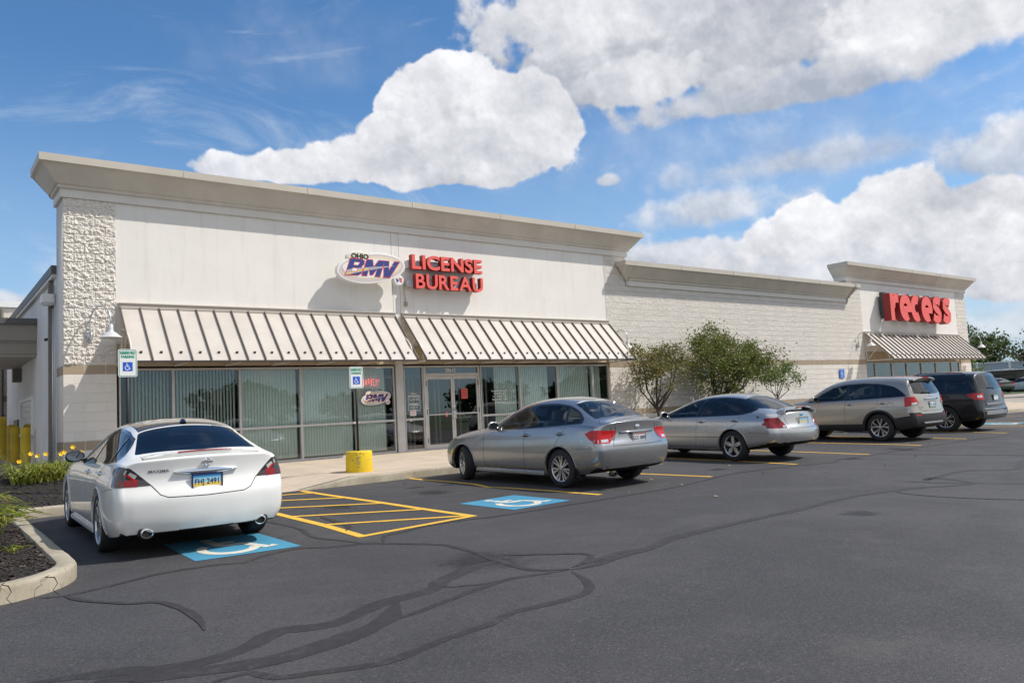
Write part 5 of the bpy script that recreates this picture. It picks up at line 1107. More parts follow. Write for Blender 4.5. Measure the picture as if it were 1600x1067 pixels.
# ---- white sedan (nearest)
def white_sedan():
    top = [(-.62, 1.06), (-.50, 1.14), (-.30, 1.255), (0, 1.335), (.3, 1.365), (.75, 1.37), (1.15, 1.33), (1.45, 1.22), (1.75, 1.07), (2.0, .95)]
    bot = [(-.62, 1.03), (-.3, 1.0), (.2, .975), (1.0, .95), (2.0, .93)]
    C = dict(st=[3.73, 3.69, 3.57, 3.3, 2.95, 2.5, 2.12, 1.8, 1.5, 1.2, .85, .4, .0, -.3, -.58, -.80, -.95, -1.04, -1.075], xm=1.2,
             w=[(-1.075, .83), (-1.04, .875), (-.95, .905), (-.6, .935), (-.1, .945), (.5, .925), (2.0, .915), (2.7, .925), (3.3, .90), (3.57, .85), (3.69, .77), (3.73, .70)],
             tuck=[(-1.1, .075), (-.4, .085), (.6, .055), (2, .045), (3.7, .05)], sill=[(-1.1, .09), (0, .07), (2.7, .07), (3.7, .12)],
             zb=[(-1.1, .27), (-.6, .21), (0, .175), (2.7, .175), (3.3, .18), (3.7, .20)],
             zsh=[(-1.075, .985), (-.8, 1.015), (-.3, 1.0), (.4, .965), (1.4, .935), (2.1, .925), (2.7, .90), (3.1, .83), (3.5, .72), (3.73, .64)],
             zc=[(-1.075, 1.05), (-.95, 1.075), (-.80, 1.10), (-.58, 1.20), (-.3, 1.34), (.0, 1.44), (.4, 1.485), (.85, 1.48), (1.2, 1.435), (1.5, 1.345), (1.8, 1.185), (2.12, 1.01), (2.5, .965), (2.95, .915), (3.3, .835), (3.57, .76), (3.73, .68)],
             gh=[(-.8, 0), (-.58, 1), (1.9, 1), (2.12, 0)],
             yr=[(-1.075, .64), (-.80, .69), (-.58, .645), (-.3, .585), (.0, .565), (.8, .57), (1.2, .575), (1.5, .61), (1.8, .675), (2.12, .73), (2.5, .62), (3.3, .56), (3.7, .48)],
             zr=[(-1.075, 1.03), (-.80, 1.065), (-.58, 1.135), (-.3, 1.275), (.0, 1.385), (.4, 1.425), (.85, 1.42), (1.2, 1.37), (1.5, 1.275), (1.8, 1.11), (2.12, .965), (2.5, .945), (2.95, .89), (3.3, .815), (3.73, .67)],
             ybi=[(-1.075, .74), (-.8, .80), (-.4, .825), (.3, .835), (1.8, .83), (2.12, .81), (3.3, .76), (3.7, .60)],
             zbi=[(-1.075, 1.01), (-.8, 1.035), (-.3, 1.02), (.4, .99), (1.4, .96), (2.12, .945), (2.6, .925), (3.1, .85), (3.5, .745), (3.73, .655)],
             crease=[(-1, .3), (.5, .25), (2, .3), (3, .1)], front=[(.2, 3.64), (.35, 3.74), (.55, 3.75), (.68, 3.69), (.8, 3.58)],
             rear=[(.22, -1.00), (.32, -1.085), (.5, -1.11), (.64, -1.125), (.72, -1.105), (.765, -1.05), (.95, -1.045), (1.02, -1.07), (1.07, -1.085)], bulge=(.28, .15), fall=(.7, .5), deckcrease=.75,
             R=.338, Ra=.395, wb=2.776, rim=.250, tw=.225, spokes=(5, 'twin'), paint=M_('white_paint'), cabin=(-.65, 1.85), belt=.97, seats=(1.0, .05), H=1.45, mirror=(1.74, .975), handles=[(.88, .86, .10), (-.05, .885, .10)], lipz=.2,
             rearhead=False, mirmat=M_('gloss_black'), handmat=M_('chrome'), seatmat=M_('seat'))
    W1 = lerp_poly(top, bot, 1.92, 1.95, 1.0, .86, 12, .022); W2 = lerp_poly(top, bot, .90, .76, -.20, -.10, 10, .022); W3 = lerp_poly(top, bot, -.24, -.14, -.52, -.45, 8, .022)
    TL = [(-.70, .955), (-.80, .985), (-1.2, .955), (-1.2, .775), (-.84, .770), (-.80, .83)]
    RL = lambda s: [(.98 * s, .985), (.76 * s, .970), (.66 * s, .875), (.555 * s, .775), (.98 * s, .768)]
    C['regions'] = [('trim', lerp_poly(top, bot, 1.99, 2.0, -.60, -.58, 26), 'side', M_('gloss_black'), -.003), ('window', round_poly(W1, .02, 2), 'side', M_('tinted_glass'), -.010), ('window', W2, 'side', M_('tinted_glass'), -.010), ('window', round_poly(W3, .02, 2), 'side', M_('tinted_glass'), -.010),
        ('windshield', round_poly([(1.33, .54), (1.38, .0), (1.33, -.54), (2.02, -.70), (2.16, 0), (2.02, .70)], .06), 'topf', M_('car_glass'), -.006),
        ('rear_window', round_poly([(-.16, .53), (-.13, .0), (-.16, -.53), (-.70, -.665), (-.79, 0), (-.70, .665)], .05), 'topr', M_('dark_glass'), -.005),
        ('roof_panel', [(1.28, .54), (1.31, 0), (1.28, -.54), (.8, -.53), (.2, -.525), (-.145, -.522), (-.115, 0), (-.145, .522), (.2, .525), (.8, .53)], 'topr', M_('roof_glass'), -.001, lambda f: f.calc_center_median().z > 1.2),
        ('roof_panel', [(1.30, .54), (1.34, 0), (1.30, -.54), (1.1, -.53), (1.1, .53)], 'topf', M_('roof_glass'), -.001, lambda f: f.calc_center_median().z > 1.2),
        ('tail_light', TL, 'side', M_('smoked_lens'), .004, lambda f: f.calc_center_median().x < -.6 and abs(f.normal.y) > abs(f.normal.x) * .9),
        ('tail_light', RL(1), 'rear', M_('smoked_lens'), .004), ('tail_light', RL(-1), 'rear', M_('smoked_lens'), .004),
        ('headlight', [(3.05, .84), (3.55, .74), (3.76, .64), (3.76, .56), (3.50, .60), (3.25, .72)], 'side', M_('clear_lens'), .003),
        ('door', [(2.08, .93), (2.06, .45), (2.0, .28), (.95, .28), (.92, .6), (.92, .96)], 'side', M_('white_paint')), ('door', [(.905, .96), (.905, .6), (.93, .28), (.44, .28), (.36, .50), (.20, .70), (.02, .86), (-.22, 1.01)], 'side', M_('white_paint')),
        ('trunk_lid', [(.77, 1.0), (.755, .965), (.65, .87), (.545, .77), (.47, .675), (.40, .643), (-.40, .643), (-.47, .675), (-.545, .77), (-.65, .87), (-.755, .965), (-.77, 1.0)], 'rear', M_('white_paint'))]
    C['lines'] = [('side', [(2.08, .92), (2.06, .45), (2.0, .28), (.44, .28), (.36, .50), (.20, .70), (.02, .86), (-.22, 1.0)]), ('side', [(.92, .95), (.92, .6), (.94, .28)]), ('side', [(-.395, .70), (-.60, .735), (-.86, .765)], .004),
        ('rear', [(.752, .962), (.655, .87), (.55, .768), (.475, .672), (.40, .640), (0, .630)], .009), ('topr', [(-.80, .0), (-.775, .60)], .004)]
    return C
def finish_white(root, hit, line):
    P = M_('white_paint')
    # decklid spoiler with stop lamp
    m = MB(); pts = []
    prof = lambda t: None
    n = 26
    rows = []
    for k in range(n + 1):
        y = -.62 + 1.24 * k / n; a, na = hit('topr', -.93 + .07 * (abs(y) / .62) ** 2, y); e = (1 - (abs(y) / .63) ** 4); h = .042 * e + .002
        x0 = a.x; rows.append([Vector((x0 + .10, y, hit('topr', x0 + .10, y)[0].z + .001)), Vector((x0 + .0, y, a.z + h * .9)), Vector((x0 - .075, y, a.z + h * 1.0)), Vector((x0 - .082, y, a.z + h * .62)), Vector((x0 - .06, y, a.z - .012))])
    for ra, rb in zip(rows, rows[1:]): m.add(ra + rb, [(i, i + 1, 6 + i - 0, 5 + i) for i in range(4)])
    m.build('rear_spoiler', P, root, smooth=True, auto=60, recalc=False)
    m = MB(); rr = rows[7:-7]
    for ra, rb in zip(rr, rr[1:]):
        q = [ra[2] + Vector((-.002, 0, -.001)), ra[3] + Vector((-.004, 0, .002)), rb[2] + Vector((-.002, 0, -.001)), rb[3] + Vector((-.004, 0, .002))]; m.add(q, [(0, 1, 3, 2)])
    m.build('stop_lamp', M_('deep_red_lens'), root, recalc=False)
    # chrome garnish
    m = MB(); a = []
    for k in range(21):
        y = -.335 + .67 * k / 20; q, nn = hit('rear', y, .895); s = (1 - (abs(y) / .345) ** 3) ; a.append([q + Vector((-.002, 0, .006 + .022 * s)), q + Vector((-.030, 0, .002 + .012 * s)), q + Vector((-.036, 0, -.010 * s)), q + Vector((-.010, 0, -.034 * s))])
    for ra, rb in zip(a, a[1:]): m.add(ra + rb, [(i, i + 1, i + 5, i + 4) for i in range(3)])
    m.build('chrome_garnish', M_('chrome'), root, smooth=True, recalc=False)
    q, nn = hit('rear', 0, .775)
    plate(root, q.x - .014, .775, -.03, 'FHJ 2491', M_('plate_sky'), M_('plate_navy'), M_('plate_navy'), [(-.149, .149, -.068, -.012, M_('plate_yellow')), (-.149, .149, .045, .07, M_('plate_blue')), (-.149, -.08, -.074, -.050, M_('plate_red')), (.08, .149, -.074, -.050, M_('plate_red'))])
    T = lambda y, z, x: Matrix.Translation((x, y, z)) @ Matrix(((0, 0, -1, 0), (-1, 0, 0, 0), (0, 1, 0, 0), (0, 0, 0, 1)))
    m = MB(); q, nn = hit('rear', 0, .985); R0 = MB(); R0.lathe([(.030, 0), (.040, .006), (.046, .004), (.047, 0)], seg=24, axis='x'); m.add([(-v[0] + q.x - .012, v[1] * 1.0, v[2] + .985) for v in R0.v], R0.f)
    m.obox((q.x - .019, 0, .985), (.004, 0, 0), (0, .056, 0), (0, 0, .011)); m.build('emblem', M_('chrome'), root, smooth=True, auto=40)
    vs, fs = text_mesh('MAXIMA', .042, bold=.001); m = MB(); m.add([tuple(hit('rear', .585 - v[0] * 1.25, .905 + v[1])[0] + Vector((-.004, 0, 0))) for v in vs], fs); m.build('lettering', M_('sign_grey_dark'), root, recalc=False)
    for sd in (1, -1):
        e = MB(); q = hit('rear', .60 * sd, .30)[0]; e.lathe([(.045, .14), (.051, .0), (.041, -.004), (.037, .02), (.036, .14)], seg=24, axis='x'); o = e.build('exhaust_tip', M_('chrome'), root, smooth=True, auto=50); o.location = (q.x - .012, .60 * sd, .278); o.scale = (1, 1.25, 1)
        e = MB(); e.lathe([(.036, .012), (.001, .012)], seg=20, axis='x'); e2 = e.build('pipe_bore', M_('black_plastic'), o)
        e = MB(); e.lathe([(.058, -.012), (.075, .0), (.062, .10)], seg=20, axis='x'); o2 = e.build('exhaust_surround', M_('black_plastic'), root, smooth=True); o2.location = (q.x + .006, .60 * sd, .282); o2.scale = (1, 1.2, 1)
        # light elements behind the smoked lens
        g = MB(); line('rear', [(.90 * sd, .812), (.68 * sd, .806)], .075, (1,), .006, g); line('side', [(-.86, .82), (-.95, .812)], .075, (sd,), .006, g); g.build('red_lamp', M_('deep_red_lens'), root, recalc=False)
        g = MB(); line('side', [(-.84, .90), (-.92, .885)], .05, (sd,), .006, g); g.build('reversing_lamp', M_('clear_amber'), root, recalc=False)
        g = MB(); line('rear', [(.78 * sd, .90), (.69 * sd, .82)], .020, (1,), .0065, g); g.build('light_strip', M_('red_lens'), root, recalc=False)
        g = MB(); line('rear', [(.80 * sd, .93), (.70 * sd, .865)], .05, (1,), .006, g); g.build('clear_lamp', M_('clear_lens'), root, recalc=False)
        rk = MB(); rk.box(.44, 2.30, min(.86 * sd, .915 * sd), max(.86 * sd, .915 * sd), .165, .235); rk.build('side_skirt', P, root, bevel=.02)
    m = MB(); m.lathe([(.001, .05), (.03, .04), (.05, 0)], seg=14); o = m.build('roof_antenna', M_('gloss_black'), root, smooth=True); q = hit('topr', -.02, 0)[0]; o.location = q; o.scale = (1.7, .8, .9)
mat('sign_grey_dark', (.22, .22, .25), .3, .6); mat('roof_glass', (.040, .030, .022), .07, coat=1, spec=.8); mat('clear_amber', (.45, .22, .09), .15, coat=1)
# ---- older silver sedan, rounded
def oval_sedan():
    top = [(-.55, 1.10), (-.45, 1.175), (-.25, 1.265), (0, 1.32), (.35, 1.35), (.75, 1.345), (1.1, 1.30), (1.45, 1.18), (1.8, 1.03), (2.1, .93)]
    bot = [(-.55, 1.07), (-.45, 1.01), (-.2, .965), (.4, .945), (1.2, .925), (2.1, .90)]
    C = dict(st=[3.80, 3.75, 3.62, 3.35, 3.0, 2.55, 2.2, 1.85, 1.5, 1.15, .8, .4, .0, -.3, -.6, -.85, -1.02, -1.12, -1.17], xm=1.2,
             w=[(-1.17, .72), (-1.12, .80), (-1.02, .855), (-.7, .90), (0, .925), (2.7, .925), (3.2, .90), (3.62, .82), (3.75, .72), (3.8, .62)],
             tuck=[(-1.2, .09), (0, .075), (2, .06), (3.7, .07)], sill=[(-1.2, .12), (0, .09), (2.7, .09), (3.7, .14)],
             zb=[(-1.2, .36), (-.6, .27), (0, .20), (2.7, .20), (3.7, .26)],
             zsh=[(-1.17, .88), (-.9, .955), (-.4, .965), (.4, .94), (1.4, .915), (2.1, .90), (2.7, .86), (3.2, .78), (3.6, .68), (3.8, .60)],
             zc=[(-1.17, 1.00), (-1.02, 1.045), (-.85, 1.07), (-.6, 1.16), (-.3, 1.29), (.0, 1.39), (.4, 1.435), (.8, 1.43), (1.15, 1.385), (1.5, 1.285), (1.85, 1.13), (2.2, .985), (2.55, .93), (3.0, .86), (3.35, .79), (3.62, .72), (3.8, .64)],
             gh=[(-.85, 0), (-.6, 1), (1.95, 1), (2.2, 0)],
             yr=[(-1.17, .52), (-.85, .62), (-.6, .60), (-.3, .56), (.0, .55), (.8, .555), (1.15, .565), (1.5, .60), (1.85, .67), (2.2, .72), (2.6, .60), (3.4, .52), (3.8, .42)],
             zr=[(-1.17, .96), (-.85, 1.03), (-.6, 1.105), (-.3, 1.23), (.0, 1.335), (.4, 1.375), (.8, 1.37), (1.15, 1.32), (1.5, 1.215), (1.85, 1.06), (2.2, .935), (2.55, .90), (3.0, .84), (3.4, .765), (3.8, .62)],
             ybi=[(-1.17, .62), (-.85, .77), (-.4, .825), (1.85, .83), (2.2, .80), (3.3, .74), (3.8, .54)],
             zbi=[(-1.17, .92), (-.85, 1.0), (-.3, .99), (.4, .965), (1.4, .94), (2.2, .915), (2.7, .875), (3.2, .80), (3.8, .61)],
             crease=[(-1, .0), (3, .0)], front=[(.25, 3.70), (.4, 3.82), (.55, 3.83), (.68, 3.77), (.8, 3.62)],
             rear=[(.30, -1.06), (.42, -1.19), (.55, -1.225), (.66, -1.215), (.72, -1.16), (.80, -1.11), (.9, -1.10), (1.0, -1.09), (1.05, -1.08)], bulge=(.32, .20), fall=(.8, .55), deckcrease=.2,
             R=.325, Ra=.365, wb=2.756, rim=.215, tw=.205, spokes=(5, 'five'), paint=M_('old_silver_paint'), cabin=(-.6, 1.9), belt=.95, seats=(1.0, .18), seatback=.42, H=1.41, mirror=(1.83, .945), handles=[(.80, .83, .09), (-.08, .85, .09)], lipz=.2, seatmat=M_('beige_seat'))
    W1 = lerp_poly(top, bot, 2.02, 2.04, 1.02, .90, 12, .022); W2 = lerp_poly(top, bot, .95, .83, -.50, -.42, 14, .022)
    C['regions'] = [('trim', lerp_poly(top, bot, 2.09, 2.1, -.54, -.53, 26), 'side', M_('gloss_black'), -.003), ('window', round_poly(W1, .02, 2), 'side', M_('car_glass'), -.010), ('window', W2, 'side', M_('tinted_glass'), -.010),
        ('windshield', round_poly([(1.28, .53), (1.32, .0), (1.28, -.53), (2.10, -.69), (2.24, 0), (2.10, .69)], .06), 'topf', M_('car_glass'), -.006),
        ('rear_window', round_poly([(-.10, .52), (-.05, .0), (-.10, -.52), (-.55, -.665), (-.82, -.40), (-.85, 0), (-.82, .40), (-.55, .665)], .08), 'topr', M_('tinted_glass'), -.005),
        ('tail_light', round_poly([(-.72, .765), (-.86, .87), (-1.2, .92), (-1.2, .70), (-.95, .695)], .03), 'side', M_('deep_red_lens'), .006, lambda f: f.calc_center_median().x < -.6 and abs(f.normal.y) > abs(f.normal.x)),
        ('tail_light', round_poly([(.9, .89), (.62, .90), (.50, .72), (.52, .69), (.9, .69)], .03), 'rear', M_('deep_red_lens'), .006), ('tail_light', round_poly([(-.9, .89), (-.62, .90), (-.50, .72), (-.52, .69), (-.9, .69)], .03), 'rear', M_('deep_red_lens'), .006),
        ('headlight', [(3.25, .74), (3.65, .68), (3.82, .60), (3.82, .53), (3.5, .56)], 'side', M_('clear_lens'), .003),
        ('door', [(2.14, .90), (2.10, .45), (2.03, .29), (.97, .29), (.94, .6), (.92, .94)], 'side', M_('old_silver_paint')), ('door', [(.905, .94), (.925, .6), (.955, .29), (.42, .29), (.30, .52), (.10, .68), (-.12, .78), (-.20, .96)], 'side', M_('old_silver_paint'))]
    C['lines'] = [('side', [(2.14, .90), (2.10, .45), (2.03, .29), (.42, .29), (.30, .52), (.10, .68), (-.12, .78), (-.20, .955)]), ('side', [(.915, .935), (.935, .6), (.965, .29)]), ('side', [(2.05, .50), (.34, .51)], .012), ('side', [(-.36, .60), (-.86, .59)], .005), ('side', [(-.86, .59), (-.97, .68)], .004),
        ('rear', [(.50, .90), (.46, .72), (.40, .68), (.0, .67)], .007)]
    return C
def finish_oval(root, hit, line):
    P = M_('old_silver_paint'); m = MB(); rows = []
    for k in range(25):
        y = -.56 + 1.12 * k / 24; a, na = hit('topr', -1.0 + .10 * (abs(y) / .6) ** 2, y); e = max(0, 1 - (abs(y) / .565) ** 6); h = .075 * e
        b = a.z + h; rows.append([Vector((a.x + .12, y, b - .012)), Vector((a.x + .02, y, b + .010)), Vector((a.x - .09, y, b + .004)), Vector((a.x - .095, y, b - .018)), Vector((a.x, y, b - .022)), Vector((a.x + .12, y, b - .018))])
    for ra, rb in zip(rows, rows[1:]): m.add(ra + rb, [(i, (i + 1) % 6, 6 + (i + 1) % 6, 6 + i) for i in range(6)])
    for y in (-.54, .54): a = hit('topr', -.98, y)[0]; m.obox(a + Vector((0, 0, .03)), (.09, 0, 0), (0, .018, 0), (0, 0, .045))
    m.build('rear_spoiler', P, root, smooth=True, auto=50)
    m = MB(); a = hit('topr', -1.0, 0)[0]; m.obox(a + Vector((-.097, 0, .066)), (.002, 0, 0), (0, .17, 0), (0, 0, .008)); m.build('stop_lamp', M_('deep_red_lens'), root)
    q = hit('rear', 0, .80)[0]; plate(root, q.x - .012, .80, -.06, '', M_('plate_gold'), M_('plate_navy'), M_('alloy'), [(-.149, .149, .02, .074, M_('plate_sky'))])
    e = MB(); add_text(e, '0821 DK', .06, Matrix.Translation((q.x - .025, 0, .775)) @ Matrix(((0, 0, -1, 0), (-1, 0, 0, 0), (0, 1, 0, 0), (0, 0, 0, 1))), align='CENTER'); 
    e = MB(); q = hit('rear', 0, .93)[0]; e.lathe([(.001, .006), (.03, .005), (.036, 0)], seg=18, axis='x'); o = e.build('emblem', M_('plate_blue'), root, smooth=True); o.scale = (1, 1.6, .7); o.location = (q.x - .008, 0, .935); o.rotation_euler = (0, 0, pi)
    for sd in (1, -1):
        l, n_ = hit('side', -.62, .915, sd); e = MB(); e.lathe([(.001, .004), (.022, .003), (.026, 0)], seg=14, axis='y'); o = e.build('fuel_cap_lock', M_('seam'), root); o.location = l + n_ * .002; o.scale = (1, sd, 1)
        if sd == -1: bpy.data.objects.remove(o)
        g = MB(); line('rear', [(.60 * sd, .715), (.52 * sd, .72)], .04, (1,), .009, g); g.build('reversing_lamp', M_('clear_lens'), root, recalc=False)
# ---- champagne SUV
def tan_suv():
    top = [(-.72, 1.17), (-.55, 1.33), (-.35, 1.44), (0, 1.515), (.5, 1.545), (1.0, 1.53), (1.35, 1.46), (1.65, 1.32), (1.95, 1.14), (2.1, 1.07)]
    bot = [(-.72, 1.165), (.2, 1.12), (1.0, 1.09), (2.1, 1.06)]
    C = dict(st=[3.62, 3.58, 3.46, 3.2, 2.9, 2.5, 2.2, 1.95, 1.65, 1.35, 1.0, .5, .0, -.4, -.7, -.86, -.95, -.99], xm=1.2, cat='suv',
             w=[(-.99, .80), (-.95, .86), (-.86, .905), (-.5, .93), (0, .945), (2.7, .94), (3.1, .92), (3.46, .85), (3.58, .77), (3.62, .70)],
             tuck=[(-1, .06), (0, .05), (2, .05), (3.7, .05)], sill=[(-1, .08), (0, .07), (2.7, .07), (3.7, .1)],
             zb=[(-1, .36), (-.6, .30), (0, .27), (2.7, .27), (3.3, .28), (3.7, .30)],
             zsh=[(-.99, 1.13), (-.7, 1.16), (-.2, 1.125), (.4, 1.09), (1.4, 1.06), (2.1, 1.04), (2.7, 1.01), (3.1, .95), (3.45, .86), (3.62, .78)],
             zc=[(-.99, 1.60), (-.95, 1.63), (-.86, 1.66), (-.4, 1.70), (.0, 1.715), (.5, 1.72), (1.0, 1.70), (1.35, 1.64), (1.65, 1.55), (1.95, 1.35), (2.2, 1.17), (2.5, 1.125), (2.9, 1.06), (3.2, .98), (3.46, .90), (3.62, .82)],
             gh=[(-1, 1), (2.0, 1), (2.2, 0)],
             yr=[(-.99, .60), (-.86, .635), (-.4, .655), (.5, .665), (1.35, .665), (1.65, .69), (1.95, .735), (2.2, .76), (2.6, .66), (3.3, .58), (3.62, .5)],
             zr=[(-.99, 1.56), (-.86, 1.605), (-.4, 1.645), (.5, 1.665), (1.0, 1.645), (1.35, 1.58), (1.65, 1.475), (1.95, 1.275), (2.2, 1.11), (2.5, 1.09), (2.9, 1.03), (3.2, .96), (3.62, .81)],
             ybi=[(-.99, .74), (-.86, .82), (-.4, .85), (1.9, .855), (2.2, .84), (3.3, .76), (3.62, .62)],
             zbi=[(-.99, 1.17), (-.7, 1.19), (-.2, 1.155), (.4, 1.12), (1.4, 1.09), (2.2, 1.065), (2.7, 1.03), (3.1, .97), (3.62, .795)],
             crease=[(-1, .35), (2, .35), (3, .1)], front=[(.28, 3.50), (.45, 3.62), (.65, 3.64), (.8, 3.62), (.9, 3.50)],
             rear=[(.34, -.93), (.44, -1.02), (.60, -1.035), (.70, -1.02), (.78, -.975), (1.12, -.955), (1.2, -.935), (1.4, -.83), (1.58, -.735), (1.66, -.72), (1.72, -.75)], bulge=(.24, .10), fall=(.7, .40), deckcrease=.5,
             R=.365, Ra=.42, wb=2.70, rim=.238, tw=.235, spokes=(5, 'twin'), paint=M_('champagne_paint'), cabin=(-.75, 1.9), floor=.42, belt=1.09, seats=(1.0, .05), H=1.73, mirror=(1.80, 1.105), handles=[(.80, .98, .11), (-.12, 1.0, .11)], lipz=.25, handmat=M_('chrome'),
             lipmat=M_('dark_cladding'), lipw=.05)
    W1 = lerp_poly(top, bot, 2.03, 2.05, 1.0, .93, 12, .024); W2 = lerp_poly(top, bot, .90, .84, .02, .05, 10, .024); W3 = lerp_poly(top, bot, -.04, -.02, -.66, -.56, 10, .024)
    C['regions'] = [('trim', lerp_poly(top, bot, 2.09, 2.1, -.71, -.70, 26), 'side', M_('gloss_black'), -.003), ('window', round_poly(W1, .02, 2), 'side', M_('car_glass'), -.010), ('window', W2, 'side', M_('tinted_glass'), -.010), ('window', round_poly(W3, .02, 2), 'side', M_('tinted_glass'), -.010),
        ('windshield', round_poly([(1.48, .60), (1.52, .0), (1.48, -.60), (2.12, -.74), (2.26, 0), (2.12, .74)], .06), 'topf', M_('car_glass'), -.006),
        ('rear_window', round_poly([(.60, 1.56), (-.60, 1.56), (-.70, 1.22), (-.3, 1.205), (.3, 1.205), (.70, 1.22)], .06), 'rear', M_('tinted_glass'), -.005),
        ('tail_light', [(-.68, 1.14), (-1.1, 1.16), (-1.1, .93), (-.69, .90)], 'side', M_('red_lens'), .006, lambda f: f.calc_center_median().x < -.6 and abs(f.normal.y) > abs(f.normal.x)),
        ('tail_light', [(.9, 1.15), (.70, 1.15), (.60, .99), (.62, .955), (.9, .93)], 'rear', M_('red_lens'), .006), ('tail_light', [(-.9, 1.15), (-.70, 1.15), (-.60, .99), (-.62, .955), (-.9, .93)], 'rear', M_('red_lens'), .006),
        ('headlight', [(3.05, .93), (3.45, .86), (3.65, .78), (3.65, .68), (3.3, .74)], 'side', M_('clear_lens'), .003),
        ('rear_bumper', [(-1.2, .72), (-.62, .64), (-.36, .60), (-.36, .2), (-1.2, .2)], 'side', M_('dark_cladding'), .003, lambda f: f.calc_center_median().x < -.3), ('rear_bumper', [(1, .74), (.62, .74), (.55, .70), (-.55, .70), (-.62, .74), (-1, .74), (-1, .2), (1, .2)], 'rear', M_('dark_cladding'), .003),
        ('sill_cladding', [(2.35, .43), (.37, .46), (.37, .2), (2.35, .2)], 'side', M_('dark_cladding'), .004),
        ('door', [(2.16, 1.05), (2.12, .60), (2.08, .46), (.97, .46), (.95, .8), (.95, 1.10)], 'side', M_('champagne_paint')), ('door', [(.935, 1.10), (.935, .8), (.955, .46), (.46, .46), (.38, .66), (.20, .84), (.03, .95), (-.0, 1.13)], 'side', M_('champagne_paint'))]
    C['lines'] = [('side', [(2.16, 1.05), (2.12, .60), (2.08, .46)]), ('side', [(.945, 1.09), (.945, .8), (.965, .46)]), ('side', [(.46, .46), (.38, .66), (.20, .84), (.03, .95), (-.0, 1.13)]), ('side', [(-.05, .90), (-.55, .905), (-.68, .90)], .004),
        ('rear', [(.66, 1.58), (.74, 1.20), (.66, .95), (.58, .80), (.50, .775), (0, .77)], .008)]
    return C
def finish_tan(root, hit, line):
    P = M_('champagne_paint'); T = lambda y, z, x: Matrix.Translation((x, y, z)) @ Matrix(((0, 0, -1, 0), (-1, 0, 0, 0), (0, 1, 0, 0), (0, 0, 0, 1)))
    m = MB(); rows = []
    for k in range(21):
        y = -.60 + 1.2 * k / 20; a, na = hit('topr', -.66, y); e = 1 - (abs(y) / .62) ** 6
        rows.append([Vector((a.x + .1, y, a.z + .002)), Vector((a.x - .14 - .04 * e, y, a.z - .012)), Vector((a.x - .15 - .04 * e, y, a.z - .035)), Vector((a.x + .02, y, a.z - .05))])
    for ra, rb in zip(rows, rows[1:]): m.add(ra + rb, [(i, i + 1, i + 5, i + 4) for i in range(3)])
    m.build('rear_spoiler', P, root, smooth=True, auto=50)
    m = MB(); m.obox((rows[10][2].x - .003, 0, rows[10][2].z + .012), (.003, 0, 0), (0, .16, 0), (0, 0, .011)); m.build('stop_lamp', M_('red_lens'), root)
    m = MB(); a = [hit('rear', y, 1.075)[0] + Vector((-.018, 0, .01 * cos(y * 4))) for y in (-.33, -.2, 0, .2, .33)]; m.tube(a, .02, 8); m.build('chrome_garnish', M_('chrome'), root, smooth=True)
    q = hit('rear', 0, .93)[0]; plate(root, q.x - .012, .93, -.02, 'FKS 1830', M_('plate_white'), M_('plate_blue'), M_('alloy'), [(-.12, .12, -.07, -.045, M_('plate_green'))])
    q = hit('rear', 0, 1.15)[0]; e = MB(); e.lathe([(.001, .008), (.032, .007), (.04, 0)], seg=18, axis='x'); o = e.build('emblem', M_('chrome'), root, smooth=True); o.scale = (1, 1.5, .8); o.location = (q.x - .008, 0, 1.15); o.rotation_euler = (0, 0, pi)
    q = hit('rear', 0, 1.22)[0]; m = MB(); m.tube([(q.x - .02, 0, 1.205), (q.x - .0, .0, 1.24), (q.x + .01, .35, 1.25)], .012, 6); m.build('rear_wiper', M_('seam'), root)
    t = MB(); q = hit('rear', .50, .87)[0]; add_text(t, 'SORENTO', .05, T(.62, .85, q.x - .006), sx=1.1, depth=.001); t.build('lettering', M_('chrome'), root, recalc=False)
    m = MB(); a = [hit('rear', y, .47)[0] + Vector((-.012, 0, 0)) for y in (-.5, -.25, 0, .25, .5)]
    for p0, p1 in zip(a, a[1:]): m.obox((p0 + p1) / 2, (.012, 0, 0), (p1 - p0) / 2, (0, 0, .022))
    m.build('skid_strip', M_('alloy'), root, bevel=.005)
    for sd in (1, -1):
        g = MB(); line('rear', [(.60 * sd, .665), (.78 * sd, .675)], .028, (1,), .006, g); g.build('rear_reflector', M_('red_lens'), root, recalc=False)
        g = MB(); line('rear', [(.84 * sd, .965), (.66 * sd, .985)], .05, (1,), .010, g); g.build('reversing_lamp', M_('clear_lens'), root, recalc=False)
        r = MB(); pts = [hit('topr', x, .60 * sd)[0] for x in (-.45, -.3, .2, .7, 1.1)] ; r.tube([pts[0]] + [q + Vector((0, 0, .035)) for q in pts[1:-1]] + [pts[-1]], .014, 8); 
    q, n_ = hit('side', -.33, .93, 1); e = MB(); e.lathe([(.085, 0), (.088, .0015), (.091, 0)], seg=28, axis='y'); o = e.build('fuel_flap', M_('seam_soft'), root); o.location = q + n_ * .001
